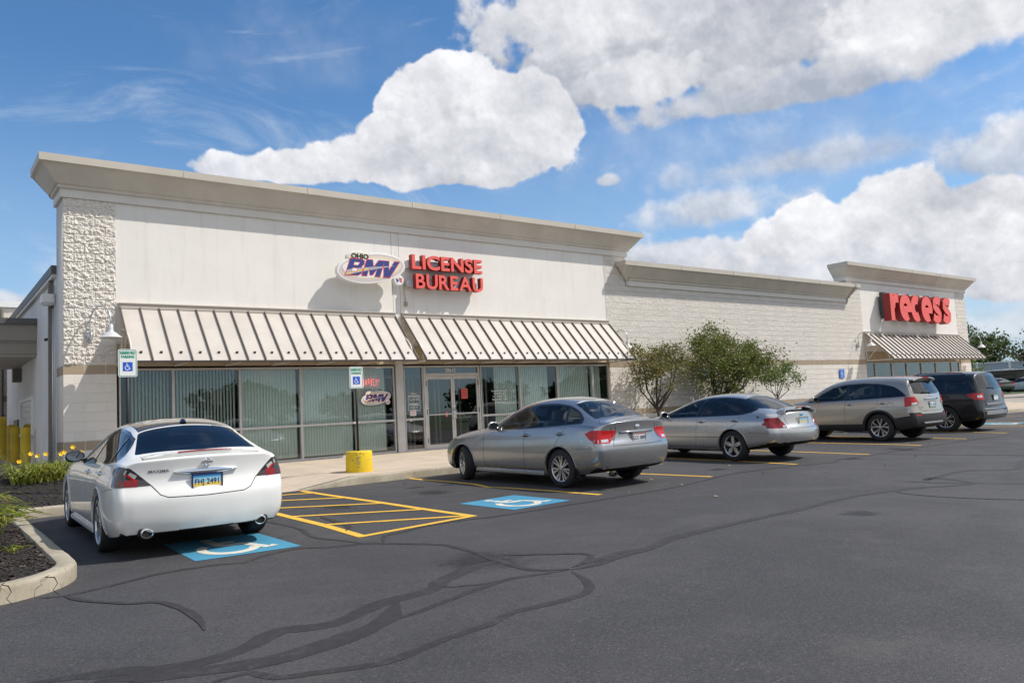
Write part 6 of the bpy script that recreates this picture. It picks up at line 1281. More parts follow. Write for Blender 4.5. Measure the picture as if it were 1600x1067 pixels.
# ---- navy SUV
def navy_suv():
    top = [(-.80, 1.23), (-.68, 1.42), (-.5, 1.54), (0, 1.61), (.6, 1.63), (1.15, 1.61), (1.5, 1.53), (1.85, 1.36), (2.2, 1.17), (2.35, 1.11)]
    bot = [(-.80, 1.20), (.2, 1.17), (1.2, 1.14), (2.35, 1.10)]
    C = dict(st=[4.0, 3.96, 3.84, 3.55, 3.2, 2.8, 2.45, 2.15, 1.8, 1.45, 1.0, .5, .0, -.5, -.8, -.95, -1.03, -1.07], xm=1.2, cat='suv',
             w=[(-1.07, .86), (-1.03, .92), (-.95, .96), (-.5, .99), (0, 1.0), (3.0, 1.0), (3.4, .98), (3.84, .90), (3.96, .82), (4.0, .74)],
             tuck=[(-1, .06), (0, .05), (2, .05), (3.7, .05)], sill=[(-1, .08), (0, .07), (2.7, .07), (3.7, .1)],
             zb=[(-1, .36), (-.6, .30), (0, .27), (2.7, .27), (4, .30)],
             zsh=[(-1.07, 1.15), (-.7, 1.17), (-.2, 1.16), (.4, 1.15), (1.4, 1.13), (2.4, 1.10), (3.1, 1.06), (3.5, 1.0), (3.85, .92), (4.0, .84)],
             zc=[(-1.07, 1.66), (-1.03, 1.715), (-.95, 1.745), (-.5, 1.785), (.0, 1.80), (.5, 1.805), (1.0, 1.80), (1.45, 1.745), (1.8, 1.60), (2.15, 1.40), (2.45, 1.22), (2.8, 1.18), (3.2, 1.13), (3.55, 1.07), (3.84, .98), (4.0, .88)],
             gh=[(-1, 1), (2.2, 1), (2.45, 0)],
             yr=[(-1.07, .66), (-.95, .69), (-.4, .72), (.5, .73), (1.45, .73), (1.8, .75), (2.15, .79), (2.45, .80), (2.9, .70), (3.6, .62), (4.0, .55)],
             zr=[(-1.07, 1.60), (-.95, 1.675), (-.4, 1.72), (.5, 1.745), (1.0, 1.735), (1.45, 1.675), (1.8, 1.53), (2.15, 1.33), (2.45, 1.165), (2.8, 1.14), (3.2, 1.10), (3.55, 1.04), (4.0, .87)],
             ybi=[(-1.07, .80), (-.95, .87), (-.4, .91), (2.1, .915), (2.45, .90), (3.6, .80), (4.0, .66)],
             zbi=[(-1.07, 1.19), (-.7, 1.20), (-.2, 1.19), (.4, 1.18), (1.4, 1.16), (2.45, 1.125), (3.1, 1.08), (3.5, 1.02), (4.0, .855)],
             crease=[(-1, .35), (2, .35), (3, .1)], front=[(.28, 3.88), (.45, 4.0), (.65, 4.02), (.85, 4.0), (.95, 3.88)],
             rear=[(.34, -1.03), (.44, -1.12), (.62, -1.135), (.72, -1.10), (.80, -1.05), (1.12, -1.035), (1.25, -1.0), (1.45, -.92), (1.62, -.85), (1.70, -.84), (1.76, -.86)], bulge=(.24, .10), fall=(.7, .40), deckcrease=.5,
             R=.385, Ra=.435, wb=3.02, rim=.255, tw=.245, spokes=(6, 'split'), paint=M_('navy_paint'), cabin=(-.85, 2.1), floor=.42, belt=1.15, seats=(1.1, .15), H=1.77, mirror=(1.95, 1.16), handles=[(.95, 1.03, .11), (-.05, 1.05, .11)], lipz=.25)
    W1 = lerp_poly(top, bot, 2.28, 2.30, 1.12, 1.05, 12, .024); W2 = lerp_poly(top, bot, 1.03, .97, .0, .03, 10, .024); W3 = lerp_poly(top, bot, -.06, -.04, -.76, -.70, 10, .024)
    C['regions'] = [('trim', lerp_poly(top, bot, 2.34, 2.35, -.79, -.78, 26), 'side', M_('gloss_black'), -.003), ('window', round_poly(W1, .02, 2), 'side', M_('tinted_glass'), -.010), ('window', W2, 'side', M_('tinted_glass'), -.010), ('window', round_poly(W3, .02, 2), 'side', M_('tinted_glass'), -.010),
        ('windshield', round_poly([(1.62, .64), (1.68, .0), (1.62, -.64), (2.38, -.78), (2.5, 0), (2.38, .78)], .06), 'topf', M_('car_glass'), -.006),
        ('rear_window', round_poly([(.64, 1.63), (-.64, 1.63), (-.76, 1.25), (-.3, 1.235), (.3, 1.235), (.76, 1.25)], .06), 'rear', M_('tinted_glass'), -.005),
        ('tail_light', [(-.62, 1.09), (-.80, 1.13), (-1.2, 1.13), (-1.2, .93), (-.85, .94)], 'side', M_('red_lens'), .006, lambda f: f.calc_center_median().x < -.6 and abs(f.normal.y) > abs(f.normal.x)),
        ('tail_light', [(1.0, 1.13), (.66, 1.12), (.66, .94), (1.0, .93)], 'rear', M_('red_lens'), .006), ('tail_light', [(-1.0, 1.13), (-.66, 1.12), (-.66, .94), (-1.0, .93)], 'rear', M_('red_lens'), .006),
        ('headlight', [(3.35, 1.0), (3.8, .93), (4.02, .86), (4.02, .74), (3.6, .80)], 'side', M_('clear_lens'), .003),
        ('door', [(2.40, 1.10), (2.38, .60), (2.34, .40), (1.1, .40), (1.07, .8), (1.07, 1.14)], 'side', M_('navy_paint')), ('door', [(1.055, 1.14), (1.055, .8), (1.08, .40), (.50, .40), (.42, .62), (.22, .84), (.0, 1.0), (-.02, 1.17)], 'side', M_('navy_paint'))]
    C['lines'] = [('side', [(2.40, 1.10), (2.38, .60), (2.34, .40), (.5, .40), (.42, .62), (.22, .84), (.0, 1.0), (-.02, 1.17)]), ('rear', [(.70, 1.64), (.80, 1.24), (.70, .93), (.64, .80), (.55, .76), (0, .755)], .008)]
    return C
def finish_navy(root, hit, line):
    q = hit('rear', 0, .95)[0]; plate(root, q.x - .014, .98, -.02, '', M_('plate_white'), M_('plate_navy'), M_('alloy'), [(-.13, .13, .035, .07, M_('plate_sky'))])
    for z, w_, h_ in ((.80, .60, .030), (.66, .78, .018)):
        m = MB(); a = [hit('rear', y, z)[0] + Vector((-.014, 0, 0)) for y in (-w_, -w_ * .6, -w_ * .2, w_ * .2, w_ * .6, w_)]
        for p0, p1 in zip(a, a[1:]): m.obox((p0 + p1) / 2, (.012, 0, 0), (p1 - p0) / 2, (0, 0, h_))
        m.build('chrome_strip', M_('chrome'), root, bevel=.005)
    m = MB(); a = [hit('rear', y, .54)[0] + Vector((-.01, 0, 0)) for y in (-.7, -.3, .3, .7)]
    for p0, p1 in zip(a, a[1:]): m.obox((p0 + p1) / 2, (.014, 0, 0), (p1 - p0) / 2, (0, 0, .055))
    m.build('bumper_insert', M_('alloy'), root, bevel=.01)
    T = lambda y, z, x: Matrix.Translation((x, y, z)) @ Matrix(((0, 0, -1, 0), (-1, 0, 0, 0), (0, 1, 0, 0), (0, 0, 0, 1)))
    t = MB(); q = hit('rear', .4, .88)[0]; add_text(t, 'ACADIA', .05, T(.60, .86, q.x - .01), sx=1.2, depth=.001); t.build('lettering', M_('chrome'), root, recalc=False)
    q = hit('rear', 0, 1.26)[0]; m = MB(); m.tube([(q.x - .02, 0, 1.225), (q.x - .0, .0, 1.26), (q.x + .01, .35, 1.27)], .012, 6); m.build('rear_wiper', M_('seam'), root)
    for sd in (1, -1):
        g = MB(); line('rear', [(.90 * sd, 1.03), (.72 * sd, 1.035)], .07, (1,), .010, g); g.build('reversing_lamp', M_('clear_lens'), root, recalc=False)
        r = MB(); pts = [hit('topr' if x < 1.2 else 'topf', x, .655 * sd) for x in (-.55, -.42, .2, .8, 1.1)]; pts = [q[0] for q in pts]
        r.tube([pts[0]] + [q + Vector((0, 0, .05)) for q in pts[1:-1]] + [pts[-1]], .016, 8); r.build('roof_rail', M_('gloss_black'), root, smooth=True)
        g = MB(); line('rear', [(.62 * sd, .50), (.76 * sd, .50)], .03, (1,), .006, g); g.build('rear_reflector', M_('red_lens'), root, recalc=False)
PITCH = math.atan(GB)
def at_ground(x, y): return (x, y, GA + GB * y)
# ================================================================ SIGNS, POSTS, LAMPS
mat('sign_red', (.84, .125, .10), .4); mat('sign_red_side', (.28, .018, .018), .5); mat('sign_back', (.045, .06, .065), .5); mat('sign_white', (.78, .78, .76), .45); mat('sign_cream', (.74, .66, .50), .5); mat('sign_pink', (.62, .52, .50), .5)
mat('sign_blue', (.022, .05, .22), .45); mat('sign_grey', (.36, .34, .38), .5); mat('sign_yellow', (.85, .55, .05), .5); mat('sign_redline', (.75, .06, .08), .5); mat('sign_black', (.02, .02, .022), .5); mat('raceway', (.50, .50, .53), .5)
mat('green_print', (.01, .28, .17), .5); mat('isa_blue', (.01, .09, .55), .5); mat('post_dark', (.022, .022, .020), .5, .3); mat('yellow_concrete', (.78, .56, .015), .7, col2=(.70, .47, .012), vscale=2.0, bump=.5, bscale=40); mat('chipped', (.28, .24, .22), .9); mat('yellow_steel', (.62, .42, .012), .55, var=.2, vscale=3)
def solid_text(name, ch, size, M, depth, mt, parent, **kw):
    q = MB(); add_text(q, ch, size, M, depth=depth / 2, **kw); return q.build(name, mt, parent, recalc=False)
# red channel letters, two lines
sg = thing('channel_letter_sign', 'red raised block letters reading LICENSE BUREAU mounted on the stucco wall', 'sign', (0, 0, 0))
def letterline(txt, x0, x1, zb, zt, y, dep, parent, m1, m2, bold, name='letter'):
    # measure glyphs, then set each letter on its own
    size = 1.0; ws = []; hs = []
    for ch in txt:
        vs, fs = text_mesh(ch, 1.0, bold=bold); ws.append((min(v[0] for v in vs), max(v[0] for v in vs))); hs.append((min(v[1] for v in vs), max(v[1] for v in vs)))
    H = max(h[1] for h in hs) - min(h[0] for h in hs); k = (zt - zb) / H; z0 = min(h[0] for h in hs)
    tot = sum(b - a for a, b in ws); gap = .075 * len(txt); sx = (x1 - x0) / ((tot + gap) * k); x = x0
    for ch, (a, b) in zip(txt, ws):
        vs, fs = text_mesh(ch, 1.0, bold=bold, depth=.5 * dep / k); q = MB(); q.add([(x + (v[0] - a) * k * sx, y - v[2] * k, zb + (v[1] - z0) * k) for v in vs], fs)
        o = q.build(name, [m1, m2], parent, recalc=True)
        for p in o.data.polygons: p.material_index = 0 if abs(p.normal.y) > .9 else 1
        x += ((b - a) + .075) * k * sx
letterline('LICENSE', 8.44, 10.86, 5.12, 5.54, -.26, .17, sg, MATS['sign_red'], MATS['sign_red_side'], .028)
letterline('BUREAU', 8.54, 10.86, 4.58, 5.00, -.26, .17, sg, MATS['sign_red'], MATS['sign_red_side'], .022)
q = MB(); q.box(8.40, 10.75, -.175, -.01, 5.18, 5.40); q.box(8.36, 10.7, -.175, -.01, 4.66, 4.86); q.build('raceway', MATS['raceway'], sg)
q = MB(); q.tube([(8.34, -.03, 4.8), (8.32, -.04, 4.5), (8.36, -.04, 4.3), (8.37, -.03, 4.22)], .012, 6); q.box(8.33, 8.41, -.06, 0, 4.12, 4.24); q.build('power_cord', MATS['tan_trim'], sg)
# oval agency sign
def ell(cx, cz, a, b_, rot=0, n=48, a0=0, a1=360):
    r = radians(rot); return [(cx + a * cos(radians(t)) * cos(r) - b_ * sin(radians(t)) * sin(r), cz + a * cos(radians(t)) * sin(r) + b_ * sin(radians(t)) * cos(r)) for t in [a0 + (a1 - a0) * k / n for k in range(n)]]
def oval_logo(parent, cx, cz, sc, y, dep, top=True):
    W_ = lambda u, v: (cx + u * sc, cz + v * sc)
    def flat(poly, mt, dy, nm='panel', d=.002):
        q = MB(); q.prism([W_(*p) for p in poly], y - dy, y - dy + d, 'y'); return q.build(nm, MATS[mt], parent)
    q = MB(); q.prism([W_(*p) for p in ell(0, 0, 1.02, .405, 8)], y, y + dep, 'y'); q.prism([W_(*p) for p in ell(-.42, .28, .30, .15, 5)], y + .001, y + dep - .001, 'y'); q.prism([W_(*p) for p in ell(.80, -.27, .15, .145)], y + .0015, y + dep - .002, 'y'); q.build('sign_box', MATS['sign_white'], parent, bevel=.01)
    flat(ell(0, 0, .96, .36, 8), 'sign_pink', .003); flat(ell(.02, .015, .86, .30, 8), 'sign_cream', .006); flat(ell(.0, .0, .76, .25, 8), 'sign_white', .009); flat(ell(-.30, -.02, .56, .21, 2), 'sign_white', .0095); flat(ell(-.42, .28, .27, .12, 5), 'sign_cream', .0055)
    def txt(s, size, u, v, mt, dy, bold, sx=1.0, shear=0.0, d=.002):
        q = MB(); add_text(q, s, size * sc, Matrix.Translation((cx + u * sc, y - dy, cz + v * sc)) @ FACE, bold=bold * sc, sx=sx, spacing=1.12 if s == 'BMV' else 1.0, shear=shear, depth=d / 2); q.build('lettering', MATS[mt], parent, recalc=False)
    lm = 'road_blue_%d' % int(sc * 100); m, t, b = newmat(lm); P = wco(t); s_ = t.node('ShaderNodeSeparateXYZ', {0: P}); U = t.m('MULTIPLY', t.m('SUBTRACT', s_.outputs[0], cx), 1 / sc); V_ = t.m('MULTIPLY', t.m('SUBTRACT', s_.outputs[2], cz), 1 / sc)
    tt = t.m('MAXIMUM', t.m('MULTIPLY', t.m('ADD', U, .76), 1 / 1.42), .001); lo = t.m('MULTIPLY_ADD', t.m('POWER', tt, .85), .34, -.245); hi = t.m('MULTIPLY_ADD', t.m('POWER', tt, .62), .215, -.115); yl = t.m('MULTIPLY_ADD', t.m('POWER', tt, .8), .36, -.215)
    inb = t.m('MULTIPLY', t.m('GREATER_THAN', V_, lo), t.m('LESS_THAN', V_, hi)); iny = t.m('MULTIPLY', t.m('LESS_THAN', t.m('ABSOLUTE', t.m('SUBTRACT', V_, yl)), .014), t.m('LESS_THAN', tt, .45))
    t.l.new(t.mix(iny, t.mix(inb, (.022, .05, .22), (.42, .40, .44)), (.85, .55, .05)), b.inputs['Base Color']); b.inputs['Roughness'].default_value = .45; MATS[lm] = m
    GL = {'B': ([(0, 0), (0, 1), (.72, 1), (.93, .90), (.96, .72), (.84, .54), (.98, .38), (.98, .14), (.80, 0)], [[(.33, .62), (.60, .62), (.64, .78), (.33, .78)], [(.33, .22), (.62, .22), (.64, .41), (.33, .41)]]),
          'M': ([(0, 0), (0, 1), (.32, 1), (.50, .52), (.68, 1), (1, 1), (1, 0), (.74, 0), (.74, .52), (.57, .08), (.43, .08), (.26, .52), (.26, 0)], []), 'V': ([(.30, 0), (0, 1), (.31, 1), (.49, .38), (.69, 1), (1, 1), (.68, 0)], [])}
    for gi, (ch, gx, gw) in enumerate((('B', -.78, .44), ('M', -.31, .52), ('V', .20, .46))):
        outer, holes = GL[ch]; Q = lambda pl: [(gx + a * gw + .16 * b_, -.215 + .43 * b_) for a, b_ in pl]
        flat(shrink(Q(outer), -.018), 'sign_redline', .013 + .0004 * gi, 'letter_outline'); flat(Q(outer), lm, .016 + .0004 * gi, 'letter')
        for hh_ in holes: flat(shrink(Q(hh_), -.012), 'sign_redline', .018, 'letter_outline'); flat(Q(hh_), 'sign_white', .020, 'letter_hole')
    if top: txt('OHIO', .175, -.60, .235, 'sign_black', .013, .007, 1.1)
    q = MB(); q.add([(cx + a * sc, y - .006, cz + b_ * sc) for a, b_ in ((.70, -.22), (.80, -.28), (.74, -.35))], [(0, 1, 2)]); q.build('blue_arrow', MATS['sign_blue'], parent, recalc=False)
    for k in range(3): flat([(.79 + .02 * k, -.20 - .045 * k), (.90, -.23 - .045 * k), (.89, -.25 - .045 * k), (.80 + .01 * k, -.225 - .045 * k)], 'sign_redline', .006, 'red_stripe')
og = thing('oval_sign', 'oval white and cream sign with blue italic BMV letters and OHIO above', 'sign', (0, 0, 0)); oval_logo(og, 7.14, 5.03, 1.0, -.46, .14)
q = MB()
for x in (6.5, 7.7): q.box(x - .03, x + .03, -.32, 0, 5.0, 5.06)
q.build('sign_bracket', MATS['galv'], og)
# red lower case sign of the far shop
rg = thing('channel_letter_sign', 'thick red lowercase letters reading recess above the far striped awning', 'sign', (0, 0, 0))
def ell_arc(cx, cz, a, b_, t0, t1, n=18): return [(cx + a * cos(radians(t0 + (t1 - t0) * k / n)), cz + b_ * sin(radians(t0 + (t1 - t0) * k / n))) for k in range(n + 1)]
RL_ = {'r': [([(.19, .0), (.19, 1.0)], .36), ([(.30, .50), (.36, .70), (.52, .83), (.84, .82)], .32)],
       'e': [(ell_arc(.5, .5, .34, .33, -58, -360, 30) + [(.84, .42)], .33), ([(.30, .45), (.97, .45)], .22)],
       'c': [(ell_arc(.5, .5, .33, .335, 58, 302, 26), .34)],
       's': [([(.80, .78), (.66, .86), (.46, .87), (.28, .78), (.26, .64), (.40, .54), (.60, .46), (.74, .34), (.70, .20), (.50, .12), (.30, .14), (.12, .24)], .31)]}
def fat_word(txt, x0, x1, zb, zt, y, dep, parent, m1, m2, name):
    w = (x1 - x0) / (len(txt) - .16); x = x0; H = zt - zb
    for ch in txt:
        wd = w * (.84 if ch == 'r' else 1.0); q = MB()
        for si, (pts, th) in enumerate(RL_[ch]):
            P_ = [Vector((a, b_)) for a, b_ in pts]; L = []; R = []
            for i, p in enumerate(P_):
                d = (P_[min(i + 1, len(P_) - 1)] - P_[max(i - 1, 0)]).normalized(); nn = Vector((-d.y, d.x)) * th / 2; L.append(p + nn); R.append(p - nn)
            dy = .004 * si + .0022 * (int(x * 100) % 3); T = lambda p, yy: (x + wd * (-.02 + 1.04 * p.x), yy, zb + H * p.y); n = len(P_)
            vs = [T(p, y - dy) for p in L] + [T(p, y - dy) for p in R] + [T(p, y + dep) for p in L] + [T(p, y + dep) for p in R]
            q.add(vs, [(i, i + 1, n + i + 1, n + i) for i in range(n - 1)], 0); q.add(vs, [(i, i + 1, 2 * n + i + 1, 2 * n + i) for i in range(n - 1)] + [(n + i, n + i + 1, 3 * n + i + 1, 3 * n + i) for i in range(n - 1)] + [(0, n, 3 * n, 2 * n), (n - 1, 2 * n - 1, 4 * n - 1, 3 * n - 1)], 1)
        q.build(name, [m1, m2], parent, recalc=False); x += wd
fat_word('recess', 34.25, 40.60, 4.36, 5.66, -.62, .36, rg, MATS['sign_red'], MATS['sign_red_side'], 'letter')
fat_word('recess', 34.30, 40.40, 4.50, 5.76, -.25, .16, rg, MATS['sign_back'], MATS['sign_back'], 'letter_back')
q = MB(); q.box(34.6, 40.2, -.16, -.005, 4.8, 5.3); q.build('raceway', MATS['raceway'], rg); 
# reserved parking signs
def disabled_sign(label, x, y, z0, z1, w, pole_to, base=None, rz=0):
    t = thing('parking_sign', label, 'sign', (x, y, 0), rz); h = z1 - z0
    q = MB(); q.prism(round_poly([(-w / 2, z0), (w / 2, z0), (w / 2, z1), (-w / 2, z1)], .035, 4), -.004, 0, 'y'); q.build('sign_plate', MATS['sign_white'], t)
    q = MB(); e = .012; outer = round_poly([(-w / 2 + e, z0 + e), (w / 2 - e, z0 + e), (w / 2 - e, z1 - e), (-w / 2 + e, z1 - e)], .028, 4); inner = round_poly([(-w / 2 + e * 1.8, z0 + e * 1.8), (w / 2 - e * 1.8, z0 + e * 1.8), (w / 2 - e * 1.8, z1 - e * 1.8), (-w / 2 + e * 1.8, z1 - e * 1.8)], .022, 4)
    n = len(outer); q.add([(a, -.0055, b) for a, b in outer] + [(a, -.0055, b) for a, b in inner], [(i, (i + 1) % n, n + (i + 1) % n, n + i) for i in range(n)]); q.build('sign_border', MATS['green_print'], t, recalc=False)
    q = MB()
    for k, s in enumerate(('RESERVED', 'PARKING')): vs, fs = text_mesh(s, .062, bold=.0035, align='CENTER'); ww = max(v[0] for v in vs) * 2; kx = (w * (.80 if k == 0 else .70)) / ww; q.add([(v[0] * kx, -.006, z1 - .085 - k * .066 + v[1]) for v in vs], fs)
    q.build('lettering', MATS['green_print'], t, recalc=False)
    s = .155; zc = z0 + h * .37; q = MB(); q.add([(-s / 2, -.0058, zc - s / 2), (s / 2, -.0058, zc - s / 2), (s / 2, -.0058, zc + s / 2), (-s / 2, -.0058, zc + s / 2)], [(0, 1, 2, 3)]); q.build('blue_panel', MATS['isa_blue'], t, recalc=False)
    q = MB(); isa(q, lambda u, v, k: (-s / 2 + s * (.08 + .84 * u), -.0066 - .0003 * k, zc - s / 2 + s * (.04 + .92 * v)), .085); q.build('wheelchair_symbol', MATS['sign_white'], t, recalc=False)
    q = MB(); q.tube([(0, .028, pole_to), (0, .028, z1 - .02)], .026, 8); q.build('sign_post', MATS['post_dark'], t, smooth=True)
    return t
disabled_sign('green and white RESERVED PARKING sign above the white sedan, beside the block pier', .375, -4.40, 2.0, 2.475, .30, .0)
ps = disabled_sign('RESERVED PARKING sign on a dark post in a yellow concrete drum', 4.585, -4.50, 1.69, 2.13, .305, .3)
def drum(par, x, y, r, z0, z1):
    q = MB(); prof = [(.001, z0 - .05), (r * 1.0, z0 - .05), (r * 1.01, z0 + .05), (r * 1.0, z1 - .03), (r * .985, z1 - .008), (r * .95, z1), (.001, z1 + .003)]; q.lathe(prof, seg=40, c=(x, y, 0)); o = q.build('concrete_drum', MATS['yellow_concrete'], par, smooth=True, auto=40)
    c = MB(); R_ = random.Random(5)
    for k in range(26):
        a = radians(R_.gauss(-118, 10) if R_.random() < .8 else R_.uniform(-170, -20)); zz = z0 + (z1 - z0) * min(.95, max(.2, R_.gauss(.62, .2))); s = R_.uniform(.006, .020); n = R_.randint(4, 6); rr = r * 1.012
        pts = []
        for j in range(n): t = 2 * pi * j / n + R_.uniform(-.3, .3); aa = a + s * cos(t) / r; pts.append((x + rr * cos(aa), y + rr * sin(aa), zz + s * R_.uniform(.5, 1.2) * sin(t)))
        c.add(pts, [tuple(range(n))])
    c.build('paint_chip', MATS['chipped'], o, recalc=False); return o
drum(ps, 0, 0, .262, .02, .435)
# the first sign stands in a drum too (hidden behind the white car)
drum([o for o in COL.objects if o.get('label', '').startswith('green and white RESERVED')][0], 0, 0, .262, -.02, .40)
def wall_isa(label, x, z, s=.36):
    t = thing('wall_sign', label, 'sign', (x, -.035, z)); q = MB(); q.box(-s / 2, s / 2, -.006, 0, -s / 2, s / 2); q.build('sign_plate', MATS['isa_plate'], t)
    q = MB(); isa(q, lambda u, v, k: (-s * .38 + s * .76 * u, -.008 - .0004 * k, -s * .25 + s * .56 * v), .09); q.build('wheelchair_symbol', MATS['sign_white'], t, recalc=False)
    q = MB(); add_text(q, 'RESERVED', s * .13, Matrix.Translation((0, -.0085, s * .36)) @ FACE, align='CENTER', bold=.001); add_text(q, 'PARKING', s * .13, Matrix.Translation((0, -.0085, -s * .44)) @ FACE, align='CENTER', bold=.001); q.build('lettering', MATS['sign_white'], t, recalc=False)
mat('isa_plate', (.02, .17, .60), .5)
wall_isa('blue wheelchair sign on the block wall left of the far shop', 30.5, 1.93, .40); wall_isa('blue wheelchair sign on the block wall behind the smallest tree', 20.97, 2.06, .38)
# gooseneck lamps
def lamp(label, x, y0, z, dx, d, rim=.205, group='gooseneck lamps on the facade'):
    t = thing('wall_lamp', label, 'lamp', (x, y0, z), 0, group); q = MB(); q.lathe([(.001, -.06), (.05, -.055), (.06, -.03), (.062, 0)], seg=20, axis='y'); o = q.build('wall_bracket', MATS['galv'], t, smooth=True); o.scale = (1, 1, 1.9); u = Vector((dx, -d, 0)); L_ = u.length; u.normalize()
    pts = [Vector((0, -.05, .0)), Vector((0, -.05, .0)) + u * .01 + Vector((0, 0, .12))]; R = (L_ - .02) / 2
    for k in range(0, 13): a = pi - pi * k / 12; pts.append(Vector((0, -.03, .30)) + u * (R + R * cos(a)) + Vector((0, 0, R * sin(a) * .95)))
    e = pts[-1]; pts.append(e + Vector((0, 0, -.12))); q = MB(); q.tube(pts, .017, 8); q.build('lamp_arm', MATS['galv'], t, smooth=True)
    zc = e.z - .12; q = MB(); q.lathe([(.001, zc + .03), (.035, zc + .03), (.048, zc + .01), (.05, zc - .08), (.055, zc - .12), (.11, zc - .155), (rim * .8, zc - .215), (rim, zc - .255), (rim + .008, zc - .262), (rim - .01, zc - .258), (.10, zc - .17), (.001, zc - .16)], seg=36, c=(e.x, e.y, 0)); q.build('lamp_shade', MATS['galv_white'], t, smooth=True, auto=60)
    return t
mat('galv_white', (.66, .67, .68), .35, .25)
lamp('white gooseneck lamp on the block pier above the first parking sign', .50, -.03, 3.14, .30, .66, .225)
lamp('gooseneck lamp on the block pier left of the far awning', 32.05, -.035, 3.20, .0, .62); lamp('gooseneck lamp at the far right corner of the building', 43.62, -.035, 3.20, .0, .62)
lamp('gooseneck lamp just right of the middle awning, mostly hidden', 16.38, -.035, 2.98, .0, .62)
# small wall vent/light on the long block wall
# neon sign and decal inside the shop window
mat('neon_red', (.9, .05, .04), .4, emit=(1.0, .05, .04, 4.0)); mat('neon_blue', (.05, .12, .35), .4, emit=(.1, .2, .9, .35))
ng = thing('neon_sign', 'small red neon OPEN sign hanging inside the shop window', 'sign', (7.34, .24, 2.03))
q = MB(); q.tube([(.30 * cos(t * pi / 16), .02, .125 * sin(t * pi / 16)) for t in range(33)], .009, 6, cap=False); q.build('neon_ring', MATS['neon_blue'], ng, smooth=True)
q = MB(); r_ = .010
L_ = {'O': [[(.5 + .42 * cos(t * pi / 8), .5 + .48 * sin(t * pi / 8)) for t in range(17)]], 'P': [[(.1, 0), (.1, 1), (.6, 1), (.85, .85), (.85, .6), (.6, .48), (.1, .48)]], 'E': [[(.85, 0), (.1, 0), (.1, 1), (.85, 1)], [(.1, .5), (.7, .5)]], 'N': [[(.1, 0), (.1, 1), (.85, 0), (.85, 1)]]}
for k, ch in enumerate('OPEN'):
    for st_ in L_[ch]: q.tube([(-.24 + .125 * k + .105 * a, -.01, -.08 + .16 * b_) for a, b_ in st_], r_, 6)
q.build('neon_letters', MATS['neon_red'], ng, smooth=True)
q = MB(); q.tube([(-.22, .02, .10), (-.34, .03, .36)], .004, 5); q.tube([(.22, .02, .10), (.36, .03, .36)], .004, 5); q.build('hanging_wire', MATS['sign_black'], ng)
dg_ = thing('window_decal', 'small oval BMV decal on the shop window below the neon sign', 'decal', (0, 0, 0)); oval_logo(dg_, 7.40, 1.60, .44, YW + .018, .004, False)
# bollards by the drive-up lane
def bollard(label, x, y, h=.98, r=.115):
    t = thing('bollard', label, 'bollard', (x, y, .30), 0, 'yellow bollards by the drive-up lane'); q = MB(); q.lathe([(r, -.03), (r, h - .05), (r * .92, h - .015), (r * .6, h + .01), (.001, h + .018)], seg=20); q.build('bollard_tube', MATS['yellow_steel'], t, smooth=True); q = MB(); q.lathe([(r + .004, -.02), (r + .05, -.01), (r + .05, .0), (r + .003, .03)], seg=20); q.build('base_collar', MATS['driveway'], t, smooth=True)
bollard('yellow bollard nearest the pier on the left side', -.22, 4.75); bollard('yellow bollard second from the pier, right one of the close pair', -.22, 7.3, 1.05); bollard('yellow bollard left one of the close pair', -.22, 8.4, 1.1); bollard('yellow bollard farthest back by the white corner', -.22, 11.3, 1.4)
# ================================================================ PLANTS
def leafmat(name, cols, rough=.5, trans=.25):
    m, t, b = newmat(name); P = objco(t); n = t.node('ShaderNodeTexWhiteNoise', {0: t.vm('SNAP', P, (.045, .045, .045))}, noise_dimensions='3D').outputs[0]; n2 = t.noise(P, 1.6, 3).outputs[0]
    cr = t.node('ShaderNodeValToRGB', {0: t.m('ADD', t.m('MULTIPLY', n, .7), t.m('MULTIPLY', n2, .35))}); e = cr.color_ramp.elements
    while len(e) < len(cols): e.new(.5)
    for k, c in enumerate(cols): e[k].position = .1 + .85 * k / (len(cols) - 1); e[k].color = tuple(c) + (1,)
    t.l.new(cr.outputs[0], b.inputs['Base Color']); b.inputs['Roughness'].default_value = rough
    tr = t.node('ShaderNodeBsdfTranslucent', {'Color': cr.outputs[0]}); mx = t.node('ShaderNodeMixShader', {0: trans, 1: b.outputs[0], 2: tr.outputs[0]}); t.l.new(mx.outputs[0], t.n['Material Output'].inputs[0]); MATS[name] = m
leafmat('pear_leaf', [(.080, .070, .020), (.10, .145, .025), (.15, .21, .04), (.24, .28, .055), (.30, .20, .07)])
leafmat('rust_leaf', [(.09, .055, .030), (.17, .11, .045), (.15, .15, .05), (.27, .15, .07), (.34, .20, .10)])
leafmat('young_leaf', [(.11, .16, .03), (.17, .24, .055), (.25, .30, .09)])
leafmat('far_leaf', [(.035, .065, .02), (.06, .105, .03), (.10, .15, .045)]); leafmat('far_leaf_light', [(.05, .08, .02), (.09, .13, .03), (.13, .17, .05)]); leafmat('far_leaf_brown', [(.035, .030, .015), (.07, .05, .025), (.10, .08, .03)])
mat('bark', (.085, .065, .050), .9, var=.4, vscale=14, bump=.8, bscale=40)
def leaf(mb, c, s, R_, mi=0, asp=.55):
    a = Vector((R_.gauss(0, 1), R_.gauss(0, 1), R_.gauss(-.15, .8))).normalized(); b_ = a.cross(Vector((R_.gauss(0, 1), R_.gauss(0, 1), R_.gauss(0, 1)))).normalized(); n = a.cross(b_)
    p0 = c - a * s; p1 = c + a * s; m1 = c + b_ * s * asp - n * s * .15; m2 = c - b_ * s * asp - n * s * .15
    mb.add([p0, m1, p1, m2], [(0, 1, 2), (0, 2, 3)], mi)
